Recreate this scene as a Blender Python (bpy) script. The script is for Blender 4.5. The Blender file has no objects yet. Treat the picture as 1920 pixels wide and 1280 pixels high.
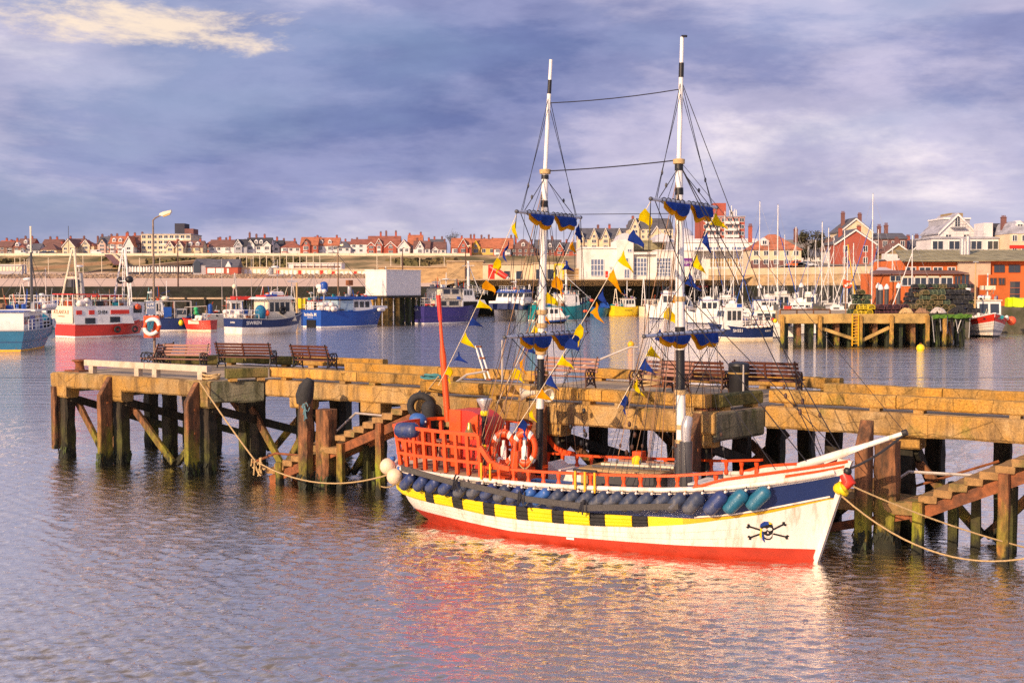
import bpy, math, random
from math import sin, cos, pi, radians as R
from mathutils import Vector, Matrix
random.seed(7)
scn = bpy.context.scene
COL = scn.collection
# ------------------------------------------------------------------ camera
CAMH, FPX, TH = 6.0, 2400.0, math.atan(103/2400.0)
cd = bpy.data.cameras.new('camera'); cam = bpy.data.objects.new('camera', cd); COL.objects.link(cam)
cd.sensor_width = 36; cd.lens = 45.0; cd.clip_start = 0.5; cd.clip_end = 6000
cam.location = (0, 0, CAMH); cam.rotation_euler = (pi/2 - TH, 0, 0); scn.camera = cam
# ------------------------------------------------------------------ light
SUN_AZ = R(217)      # compass bearing of the sun, 0 = +Y, clockwise
SUN_EL = R(23)
ld = bpy.data.lights.new('sun', 'SUN'); sun = bpy.data.objects.new('sun', ld); COL.objects.link(sun)
ld.energy = 4.9; ld.angle = R(0.6); ld.color = (1.0, 0.71, 0.46)
sd_ = Vector((sin(SUN_AZ)*cos(SUN_EL), cos(SUN_AZ)*cos(SUN_EL), sin(SUN_EL)))
sun.rotation_euler = sd_.to_track_quat('Z', 'Y').to_euler(); sun.location = sd_*100
scn.cycles.use_denoising = False      # keep the fine ripple and grain
vs = scn.view_settings
vs.view_transform = 'Standard'; vs.look = 'None'; vs.exposure = 0.15; vs.gamma = 1.0; vs.use_curve_mapping = False
# ------------------------------------------------------------------ sky (world)
W = bpy.data.worlds.new('World'); scn.world = W; W.use_nodes = True
def sky_world():
    nt = W.node_tree; N = nt.nodes; L = nt.links; N.clear()
    out = N.new('ShaderNodeOutputWorld'); bg = N.new('ShaderNodeBackground'); bg.inputs[1].default_value = 0.1
    L.new(bg.outputs[0], out.inputs[0])
    sky = N.new('ShaderNodeTexSky'); sky.sky_type = 'NISHITA'; sky.sun_disc = False
    sky.sun_elevation = SUN_EL; sky.sun_rotation = SUN_AZ; sky.altitude = 10; sky.air_density = 1.0; sky.dust_density = 1.5; sky.ozone_density = 2.0
    tc = N.new('ShaderNodeTexCoord')
    def noise(scale, sc, loc, det, rough, dist=0.0):
        mp = N.new('ShaderNodeMapping'); mp.inputs['Scale'].default_value = sc; mp.inputs['Location'].default_value = loc
        L.new(tc.outputs['Generated'], mp.inputs[0])
        n = N.new('ShaderNodeTexNoise'); n.inputs['Scale'].default_value = scale; n.inputs['Detail'].default_value = det
        n.inputs['Roughness'].default_value = rough; n.inputs['Distortion'].default_value = dist
        L.new(mp.outputs[0], n.inputs['Vector']); return n.outputs[0]
    def ramp(src, stops):
        r = N.new('ShaderNodeValToRGB'); e = r.color_ramp.elements; r.color_ramp.interpolation = 'EASE'
        while len(e) < len(stops): e.new(0.5)
        for k, (p, c) in enumerate(stops): e[k].position = p; e[k].color = (*c, 1)
        L.new(src, r.inputs[0]); return r.outputs[0]
    def mix(f, a, b, typ='MIX'):
        m = N.new('ShaderNodeMix'); m.data_type = 'RGBA'; m.blend_type = typ
        if isinstance(f, float): m.inputs[0].default_value = f
        else: L.new(f, m.inputs[0])
        for i, s in ((6, a), (7, b)):
            if isinstance(s, tuple): m.inputs[i].default_value = (*s, 1)
            else: L.new(s, m.inputs[i])
        return m.outputs[2]
    big = noise(2.0, (1.0, 1.0, 3.4), (8.60, 8.53, 0.04), 8, 0.55, 0.15)
    cover = ramp(big, [(0.34, (0.5, 0.5, 0.5)), (0.56, (1, 1, 1))])
    tone = noise(2.1, (1.0, 1.0, 3.6), (0.76, 7.52, 6.12), 10, 0.60, 0.15)
    cloud = ramp(tone, [(0.33, (1.5, 1.85, 3.9)), (0.43, (2.7, 2.9, 5.0)), (0.53, (5.0, 4.7, 6.4)), (0.65, (8.6, 7.7, 8.2))])
    fine = noise(8.0, (1.0, 1.0, 2.4), (1.3, 7.2, 4.2), 8, 0.62, 0.1)
    shade = ramp(fine, [(0.3, (0.80, 0.82, 0.87)), (0.7, (1.16, 1.14, 1.10))])
    cloud = mix(1.0, cloud, shade, 'MULTIPLY')
    blue = mix(0.55, sky.outputs[0], (3.1, 3.7, 6.2))
    base = mix(cover, blue, cloud)
    # one sunlit gap in the cloud deck, up left as in the photograph
    d = N.new('ShaderNodeVectorMath'); d.operation = 'SUBTRACT'; d.inputs[1].default_value = (-0.262, 0.946, 0.190)
    L.new(tc.outputs['Generated'], d.inputs[0])
    d2 = N.new('ShaderNodeVectorMath'); d2.operation = 'MULTIPLY'; d2.inputs[1].default_value = (8.0, 0.0, 45.0); L.new(d.outputs[0], d2.inputs[0])
    d3 = N.new('ShaderNodeVectorMath'); d3.operation = 'LENGTH'; L.new(d2.outputs[0], d3.inputs[0])
    pn = noise(12.0, (1.0, 1.0, 3.0), (5.2, 0.4, 1.9), 9, 0.66, 0.2)
    sub = N.new('ShaderNodeMath'); sub.operation = 'MULTIPLY_ADD'; sub.inputs[1].default_value = -0.34; L.new(d3.outputs['Value'], sub.inputs[0]); L.new(pn, sub.inputs[2])
    gap = ramp(sub.outputs[0], [(0.20, (0, 0, 0)), (0.44, (0.85, 0.85, 0.85))])
    base = mix(gap, base, (10.0, 8.0, 6.0))
    L.new(base, bg.inputs[0])
sky_world()
# ------------------------------------------------------------------ pixel of the photograph -> place in the world
def _ray(px, py):
    a = (px-960)/FPX; b = (640-py)/FPX
    return Vector((a, cos(TH)+b*sin(TH), -sin(TH)+b*cos(TH)))
def at_z(px, py, z): d = _ray(px, py); return Vector((0, 0, CAMH)) + d*((z-CAMH)/d.z)
def at_y(px, py, Y): d = _ray(px, py); return Vector((0, 0, CAMH)) + d*(Y/d.y)
# ------------------------------------------------------------------ mesh builder
class MB:
    def __init__(s): s.v = []; s.f = []; s.m = []
    def add(s, vs_, fs, mi=0):
        o = len(s.v); s.v += [tuple(p) for p in vs_]
        for f in fs: s.f.append(tuple(i+o for i in f)); s.m.append(mi)
        return s
    def box(s, x0, x1, y0, y1, z0, z1, mi=0):
        return s.add([(x0,y0,z0),(x1,y0,z0),(x1,y1,z0),(x0,y1,z0),(x0,y0,z1),(x1,y0,z1),(x1,y1,z1),(x0,y1,z1)],
                     [(3,2,1,0),(4,5,6,7),(0,1,5,4),(1,2,6,5),(2,3,7,6),(3,0,4,7)], mi)
    def cbox(s, c, d, mi=0): return s.box(c[0]-d[0]/2, c[0]+d[0]/2, c[1]-d[1]/2, c[1]+d[1]/2, c[2]-d[2]/2, c[2]+d[2]/2, mi)
    def bar(s, p, q, w, h, mi=0, up=(0, 0, 1)):
        p, q = Vector(p), Vector(q); t = (q-p).normalized(); a = t.cross(Vector(up))
        if a.length < 1e-3: a = t.cross(Vector((0, 1, 0)))
        a.normalize(); b = a.cross(t).normalized(); a *= w/2; b *= h/2
        return s.add([p-a-b, p+a-b, p+a+b, p-a+b, q-a-b, q+a-b, q+a+b, q-a+b], [(0,1,2,3),(7,6,5,4),(4,5,1,0),(5,6,2,1),(6,7,3,2),(7,4,0,3)], mi)
    def rbar(s, p, q, w, h, seg, jit, mi=0):
        # rough bar: split along its length with uneven edges
        p, q = Vector(p), Vector(q); t = (q-p).normalized(); a = t.cross(Vector((0, 0, 1))); 
        if a.length < 1e-3: a = t.cross(Vector((0, 1, 0)))
        a.normalize(); b = a.cross(t).normalized(); c = min(w, h)*0.12
        prof = [(-w/2+c,-h/2),(w/2-c,-h/2),(w/2,-h/2+c),(w/2,h/2-c),(w/2-c,h/2),(-w/2+c,h/2),(-w/2,h/2-c),(-w/2,-h/2+c)]
        rings = []
        for i in range(seg+1):
            o = p.lerp(q, i/seg)
            rings.append([o + a*(u+random.uniform(-jit, jit)) + b*(v+random.uniform(-jit, jit)) for u, v in prof])
        return s.loft(rings, mi, caps=True)
    def loft(s, rings, mi=0, caps=False, closed=True, mfun=None):
        n = len(rings[0]); o = len(s.v)
        for r in rings: s.v += [tuple(p) for p in r]
        for i in range(len(rings)-1):
            for j in range(n if closed else n-1):
                k = (j+1) % n
                s.f.append((o+i*n+j, o+i*n+k, o+(i+1)*n+k, o+(i+1)*n+j)); s.m.append(mfun(i, j) if mfun else mi)
        if caps:
            s.f.append(tuple(o+j for j in reversed(range(n)))); s.m.append(mi)
            s.f.append(tuple(o+(len(rings)-1)*n+j for j in range(n))); s.m.append(mi)
        return s
    def tube(s, pts, r, n=6, mi=0, caps=True):
        pts = [Vector(p) for p in pts]; rings = []
        rs = r if isinstance(r, (list, tuple)) else [r]*len(pts)
        t0 = (pts[1]-pts[0]).normalized(); a = t0.cross(Vector((0, 0, 1)))
        if a.length < 1e-3: a = Vector((1, 0, 0))
        a.normalize()
        for i, p in enumerate(pts):
            t = (pts[min(i+1, len(pts)-1)] - pts[max(i-1, 0)])
            if t.length < 1e-9: t = t0
            t.normalize(); a = (a - t*a.dot(t))
            if a.length < 1e-4: a = t.orthogonal()
            a.normalize(); b = t.cross(a)
            rings.append([p + (a*cos(2*pi*k/n) + b*sin(2*pi*k/n))*rs[i] for k in range(n)])
        return s.loft(rings, mi, caps)
    def lathe(s, prof, n=12, c=(0, 0, 0), mi=0, M=None):
        rings = []
        for r, z in prof:
            ring = [Vector((r*cos(2*pi*k/n), r*sin(2*pi*k/n), z)) for k in range(n)]
            if M is not None: ring = [M @ p for p in ring]
            rings.append([p + Vector(c) for p in ring])
        return s.loft(rings, mi, caps=True)
    def ball(s, c, r, n=10, mi=0, sz=1.0):
        m = max(4, n//2+1)
        return s.lathe([(max(1e-3, r*sin(pi*i/m)), -r*sz*cos(pi*i/m)) for i in range(m+1)], n, c, mi)
    def capsule(s, p, q, r, n=10, mi=0, e=0.5):
        p, q = Vector(p), Vector(q); t = (q-p).normalized(); L = (q-p).length
        M = t.to_track_quat('Z', 'Y').to_matrix(); c = e*r*1.6
        prof = [(r*0.12, 0), (r*0.5, c*0.12), (r*0.8, c*0.4), (r*0.96, c*0.8), (r, c*1.15), (r, L-c*1.15), (r*0.96, L-c*0.8), (r*0.8, L-c*0.4), (r*0.5, L-c*0.12), (r*0.12, L)]
        return s.lathe(prof, n, p, mi, M)
    def torus(s, c, R_, r, n=18, m=6, mi=0, M=None, mfun=None):
        rings = []
        for i in range(n+1):
            a = 2*pi*i/n
            ring = [Vector(((R_+r*cos(2*pi*k/m))*cos(a), (R_+r*cos(2*pi*k/m))*sin(a), r*sin(2*pi*k/m))) for k in range(m)]
            if M is not None: ring = [M @ p for p in ring]
            rings.append([p+Vector(c) for p in ring])
        return s.loft(rings, mi, mfun=mfun)
    def prism(s, poly, y0, y1, mi=0, axis='y'):
        # poly in (x,z) [axis y], (x,y) [axis z] or (y,z) [axis x], pushed from y0 to y1
        f = {'y': lambda p, d: (p[0], d, p[1]), 'z': lambda p, d: (p[0], p[1], d), 'x': lambda p, d: (d, p[0], p[1])}[axis]
        n = len(poly)
        return s.add([f(p, y0) for p in poly] + [f(p, y1) for p in poly],
                     [tuple(range(n))[::-1], tuple(range(n, 2*n))] + [(i, (i+1) % n, n+(i+1) % n, n+i) for i in range(n)], mi)
    def mesh(s, name, mats, smooth=None):
        me = bpy.data.meshes.new(name); me.from_pydata(s.v, [], s.f)
        for m in (mats if isinstance(mats, (list, tuple)) else [mats]): me.materials.append(m)
        if any(s.m): me.polygons.foreach_set('material_index', s.m)
        import bmesh
        b = bmesh.new(); b.from_mesh(me); bmesh.ops.recalc_face_normals(b, faces=b.faces); b.to_mesh(me); b.free()
        if smooth: me.shade_smooth(); me.set_sharp_from_angle(angle=R(smooth))
        me.update(); return me
    def build(s, name, mats, parent=None, smooth=None):
        return put(name, s.mesh(name, mats, smooth), parent)
def put(name, me, parent=None, loc=None, rot=None, scale=None):
    o = bpy.data.objects.new(name, me); COL.objects.link(o)
    if parent is not None: o.parent = parent
    if loc is not None: o.location = loc
    if rot is not None: o.rotation_euler = rot
    if scale is not None: o.scale = scale
    return o
def tag(o, label, cat, group=None, kind=None):
    if label: o['label'] = label
    if cat: o['category'] = cat
    if group: o['group'] = group
    if kind: o['kind'] = kind
    return o
def thing(name, label, cat, loc=(0, 0, 0), rz=0.0, group=None):
    o = bpy.data.objects.new(name, None); COL.objects.link(o); o.location = loc; o.rotation_euler = (0, 0, rz)
    o.empty_display_size = 0.2
    return tag(o, label, cat, group)
def copy_tree(o, parent=None):
    c = o.copy(); COL.objects.link(c); c.parent = parent
    for ch in list(o.children): copy_tree(ch, c)
    return c
ORD = ['first','second','third','fourth','fifth','sixth','seventh','eighth','ninth','tenth','eleventh','twelfth','thirteenth','fourteenth','fifteenth','sixteenth',
       'seventeenth','eighteenth','nineteenth','twentieth','twenty-first','twenty-second','twenty-third','twenty-fourth','twenty-fifth','twenty-sixth','twenty-seventh','twenty-eighth']
_fonts = {}
def text(name, s, size, loc, rot, m, parent, sx=1.0, bold=0.0):
    cu = bpy.data.curves.new(name, 'FONT'); cu.body = s; cu.size = size; cu.align_x = 'CENTER'; cu.align_y = 'CENTER'; cu.extrude = 0.004; cu.offset = bold*size
    t = bpy.data.objects.new('t', cu); COL.objects.link(t)
    dg = bpy.context.evaluated_depsgraph_get(); me = bpy.data.meshes.new_from_object(t.evaluated_get(dg)); me.name = name
    bpy.data.objects.remove(t); me.materials.clear(); me.materials.append(m)
    return put(name, me, parent, loc, rot, (sx, 1, 1))
def sag(p, q, drop, n=12):
    p, q = Vector(p), Vector(q)
    return [p.lerp(q, i/n) - Vector((0, 0, drop*4*(i/n)*(1-i/n))) for i in range(n+1)]
# ------------------------------------------------------------------ materials
MATS = {}
def mat(name, col, rough=0.6, metal=0.0, var=0.0, vs_=3.0, col2=None, c2=(0.45, 0.65), c2s=1.5, bump=0.0, bs=20.0, spec=0.5, stretch=(1, 1, 1), emit=None, col3=None, c3=(0.55, 0.7), c3s=0.7, trans=0.0, coat=0.0):
    if name in MATS: return MATS[name]
    m = bpy.data.materials.new(name); m.use_nodes = True; nt = m.node_tree; N = nt.nodes; L = nt.links
    p = N['Principled BSDF']; p.inputs['Roughness'].default_value = rough; p.inputs['Metallic'].default_value = metal
    p.inputs['Specular IOR Level'].default_value = spec; p.inputs['Coat Weight'].default_value = coat
    p.inputs['Base Color'].default_value = (*col, 1)
    if trans: p.inputs['Transmission Weight'].default_value = trans
    if emit: p.inputs['Emission Color'].default_value = (*emit[0], 1); p.inputs['Emission Strength'].default_value = emit[1]
    if var or col2 or bump or col3:
        tc = N.new('ShaderNodeTexCoord'); mp = N.new('ShaderNodeMapping'); mp.inputs['Scale'].default_value = stretch; L.new(tc.outputs['Object'], mp.inputs[0])
        def noise(sc, det=5, ro=0.6):
            n = N.new('ShaderNodeTexNoise'); n.inputs['Scale'].default_value = sc; n.inputs['Detail'].default_value = det; n.inputs['Roughness'].default_value = ro
            L.new(mp.outputs[0], n.inputs['Vector']); return n.outputs[0]
        cur = None
        def mx(f, a, b, typ):
            x = N.new('ShaderNodeMix'); x.data_type = 'RGBA'; x.blend_type = typ
            if isinstance(f, float): x.inputs[0].default_value = f
            else: L.new(f, x.inputs[0])
            for i, q in ((6, a), (7, b)):
                if isinstance(q, tuple): x.inputs[i].default_value = (*q, 1)
                else: L.new(q, x.inputs[i])
            return x.outputs[2]
        cur = tuple(col)
        for c, rng, s2 in ((col2, c2, c2s), (col3, c3, c3s)):
            if c:
                mr = N.new('ShaderNodeMapRange'); mr.inputs[1].default_value = rng[0]; mr.inputs[2].default_value = rng[1]; L.new(noise(s2, 6, 0.65), mr.inputs[0])
                cur = mx(mr.outputs[0], cur, tuple(c), 'MIX')
        if var:
            mr = N.new('ShaderNodeMapRange'); mr.inputs[1].default_value = 0.3; mr.inputs[2].default_value = 0.7; mr.inputs[3].default_value = 1-var; mr.inputs[4].default_value = 1+var
            L.new(noise(vs_, 6, 0.65), mr.inputs[0]); cmb = N.new('ShaderNodeCombineColor')
            for i in range(3): L.new(mr.outputs[0], cmb.inputs[i])
            cur = mx(1.0, cur, cmb.outputs[0], 'MULTIPLY')
        if not isinstance(cur, tuple): L.new(cur, p.inputs['Base Color'])
        if bump:
            b = N.new('ShaderNodeBump'); b.inputs['Strength'].default_value = 0.6; b.inputs['Distance'].default_value = bump
            L.new(noise(bs, 5, 0.65), b.inputs['Height']); L.new(b.outputs[0], p.inputs['Normal'])
    MATS[name] = m; return m
def paint(name, col, rough=0.38, var=0.10, dirt=None):
    return mat(name, col, rough, var=var, vs_=1.3, col2=dirt or tuple(c*0.62+0.02 for c in col), c2=(0.58, 0.78), c2s=2.2, bump=0.002, bs=9)
def cloth(name, col, tr=0.5):
    m = bpy.data.materials.new(name); m.use_nodes = True; nt = m.node_tree; N = nt.nodes; L = nt.links; N.remove(N['Principled BSDF'])
    d = N.new('ShaderNodeBsdfDiffuse'); t_ = N.new('ShaderNodeBsdfTranslucent'); x = N.new('ShaderNodeMixShader'); x.inputs[0].default_value = tr
    tc = N.new('ShaderNodeTexCoord'); n = N.new('ShaderNodeTexNoise'); n.inputs['Scale'].default_value = 5; L.new(tc.outputs['Object'], n.inputs['Vector'])
    r = N.new('ShaderNodeValToRGB'); r.color_ramp.elements[0].position = 0.3; r.color_ramp.elements[0].color = (*[c*0.8 for c in col], 1); r.color_ramp.elements[1].position = 0.7; r.color_ramp.elements[1].color = (*[min(0.95, c*1.15) for c in col], 1)
    L.new(n.outputs[0], r.inputs[0]); L.new(r.outputs[0], d.inputs[0]); L.new(r.outputs[0], t_.inputs[0]); L.new(d.outputs[0], x.inputs[1]); L.new(t_.outputs[0], x.inputs[2]); L.new(x.outputs[0], N['Material Output'].inputs[0])
    return m
def tidal(name, c1, c2, zw=0.28, za=0.95, alg=(0.20, 0.19, 0.015), stretch=(3, 3, 0.6), keep=0.5):
    # harbour timber: black weed at the waterline, yellow-green algae above it, dry wood higher up
    m = bpy.data.materials.new(name); m.use_nodes = True; nt = m.node_tree; N = nt.nodes; L = nt.links; p = N['Principled BSDF']; p.inputs['Roughness'].default_value = 0.85
    g = N.new('ShaderNodeNewGeometry'); sp = N.new('ShaderNodeSeparateXYZ'); L.new(g.outputs['Position'], sp.inputs[0])
    def noise(sc, st, det=6):
        mp = N.new('ShaderNodeMapping'); mp.inputs['Scale'].default_value = st; L.new(g.outputs['Position'], mp.inputs[0])
        n = N.new('ShaderNodeTexNoise'); n.inputs['Scale'].default_value = sc; n.inputs['Detail'].default_value = det; n.inputs['Roughness'].default_value = 0.68; L.new(mp.outputs[0], n.inputs['Vector']); return n.outputs[0]
    def rng(src, a, b, c=0.0, d=1.0):
        q = N.new('ShaderNodeMapRange'); q.inputs[1].default_value = a; q.inputs[2].default_value = b; q.inputs[3].default_value = c; q.inputs[4].default_value = d; L.new(src, q.inputs[0]); return q.outputs[0]
    def op(o, a, b):
        q = N.new('ShaderNodeMath'); q.operation = o
        for i, s_ in enumerate((a, b)):
            if isinstance(s_, float): q.inputs[i].default_value = s_
            else: L.new(s_, q.inputs[i])
        return q.outputs[0]
    def mix(f, a, b, typ='MIX'):
        x = N.new('ShaderNodeMix'); x.data_type = 'RGBA'; x.blend_type = typ
        if isinstance(f, float): x.inputs[0].default_value = f
        else: L.new(f, x.inputs[0])
        for i, s_ in ((6, a), (7, b)):
            if isinstance(s_, tuple): x.inputs[i].default_value = (*s_, 1)
            else: L.new(s_, x.inputs[i])
        return x.outputs[2]
    zz = op('ADD', sp.outputs['Z'], rng(noise(1.6, (2, 2, 0.7)), 0.25, 0.75, -0.55, 0.55))
    wood = mix(rng(noise(1.4, stretch), 0.42, 0.6), c1, c2)
    algf = op('MULTIPLY', rng(zz, za-0.35, za+0.55, 1.0, 0.0), rng(noise(1.1, (1, 1, 0.8), 3), 0.42-0.1*keep, 0.60, 0.0, 1.0))
    wood = mix(algf, wood, alg); wood = mix(rng(zz, zw-0.06, zw+0.22, 1.0, 0.0), wood, (0.016, 0.017, 0.009))
    v = rng(noise(7, (1, 1, 0.35)), 0.3, 0.7, 0.45, 1.5); cc = N.new('ShaderNodeCombineColor')
    for i in range(3): L.new(v, cc.inputs[i])
    L.new(mix(1.0, wood, cc.outputs[0], 'MULTIPLY'), p.inputs['Base Color'])
    b = N.new('ShaderNodeBump'); b.inputs['Strength'].default_value = 0.9; b.inputs['Distance'].default_value = 0.05; L.new(noise(6, (2, 2, 0.4)), b.inputs['Height']); L.new(b.outputs[0], p.inputs['Normal'])
    return m
def conc(name, base, pale, dark, green, grain=18.0, pit=0.5, amp=0.28):
    # weathered harbour concrete: aggregate grain, lime and rust streaks running down, dark pits, algae blotches
    m = bpy.data.materials.new(name); m.use_nodes = True; nt = m.node_tree; N = nt.nodes; L = nt.links; p = N['Principled BSDF']; p.inputs['Roughness'].default_value = 0.95; p.inputs['Specular IOR Level'].default_value = 0.25
    g = N.new('ShaderNodeNewGeometry')
    def noise(sc, st=(1, 1, 1), det=6, ro=0.65):
        mp = N.new('ShaderNodeMapping'); mp.inputs['Scale'].default_value = st; L.new(g.outputs['Position'], mp.inputs[0])
        n = N.new('ShaderNodeTexNoise'); n.inputs['Scale'].default_value = sc; n.inputs['Detail'].default_value = det; n.inputs['Roughness'].default_value = ro; L.new(mp.outputs[0], n.inputs['Vector']); return n.outputs[0]
    def rng(src, a, b, c=0.0, d=1.0):
        q = N.new('ShaderNodeMapRange'); q.inputs[1].default_value = a; q.inputs[2].default_value = b; q.inputs[3].default_value = c; q.inputs[4].default_value = d; L.new(src, q.inputs[0]); return q.outputs[0]
    def mix(f, a, b, typ='MIX'):
        x = N.new('ShaderNodeMix'); x.data_type = 'RGBA'; x.blend_type = typ
        if isinstance(f, float): x.inputs[0].default_value = f
        else: L.new(f, x.inputs[0])
        for i, s_ in ((6, a), (7, b)):
            if isinstance(s_, tuple): x.inputs[i].default_value = (*s_, 1)
            else: L.new(s_, x.inputs[i])
        return x.outputs[2]
    def grey(v):
        c = N.new('ShaderNodeCombineColor')
        for i in range(3): L.new(v, c.inputs[i])
        return c.outputs[0]
    col = mix(rng(noise(0.9), 0.42, 0.62), base, pale)
    col = mix(rng(noise(2.6, (1, 1, 0.16), 5), 0.47, 0.64, 0.0, 0.9), col, dark)
    col = mix(rng(noise(0.7, (1, 1, 1), 7, 0.7), 0.56, 0.70, 0.0, 0.85), col, green)
    col = mix(1.0, col, grey(rng(noise(grain, det=3, ro=0.7), 0.3, 0.7, 1.0-amp, 1.0+amp)), 'MULTIPLY')
    oi = N.new('ShaderNodeObjectInfo'); col = mix(1.0, col, grey(rng(oi.outputs['Random'], 0.0, 1.0, 0.78, 1.12)), 'MULTIPLY')
    vc = N.new('ShaderNodeTexVoronoi'); vc.feature = 'DISTANCE_TO_EDGE'; vc.inputs['Scale'].default_value = 0.9; wn = N.new('ShaderNodeMix'); wn.data_type = 'VECTOR'; wn.inputs[0].default_value = 0.12
    nn = N.new('ShaderNodeTexNoise'); nn.inputs['Scale'].default_value = 3.0; nn.inputs['Detail'].default_value = 5; L.new(g.outputs['Position'], nn.inputs['Vector']); L.new(g.outputs['Position'], wn.inputs[4]); L.new(nn.outputs['Color'], wn.inputs[5]); L.new(wn.outputs[1], vc.inputs['Vector'])
    col = mix(1.0, col, grey(rng(vc.outputs['Distance'], 0.0, 0.012, 0.45, 1.0)), 'MULTIPLY')
    vo = N.new('ShaderNodeTexVoronoi'); vo.inputs['Scale'].default_value = grain*0.8; L.new(g.outputs['Position'], vo.inputs['Vector'])
    pits = rng(vo.outputs['Distance'], 0.08, 0.26, 1.0-pit, 1.0); col = mix(1.0, col, grey(pits), 'MULTIPLY')
    L.new(col, p.inputs['Base Color'])
    b = N.new('ShaderNodeBump'); b.inputs['Strength'].default_value = 1.0; b.inputs['Distance'].default_value = 0.03; L.new(noise(grain*0.6, det=6, ro=0.72), b.inputs['Height'])
    b2 = N.new('ShaderNodeBump'); b2.inputs['Strength'].default_value = 0.6; b2.inputs['Distance'].default_value = 0.015; L.new(pits, b2.inputs['Height']); L.new(b.outputs[0], b2.inputs['Normal']); L.new(b2.outputs[0], p.inputs['Normal'])
    return m
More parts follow.
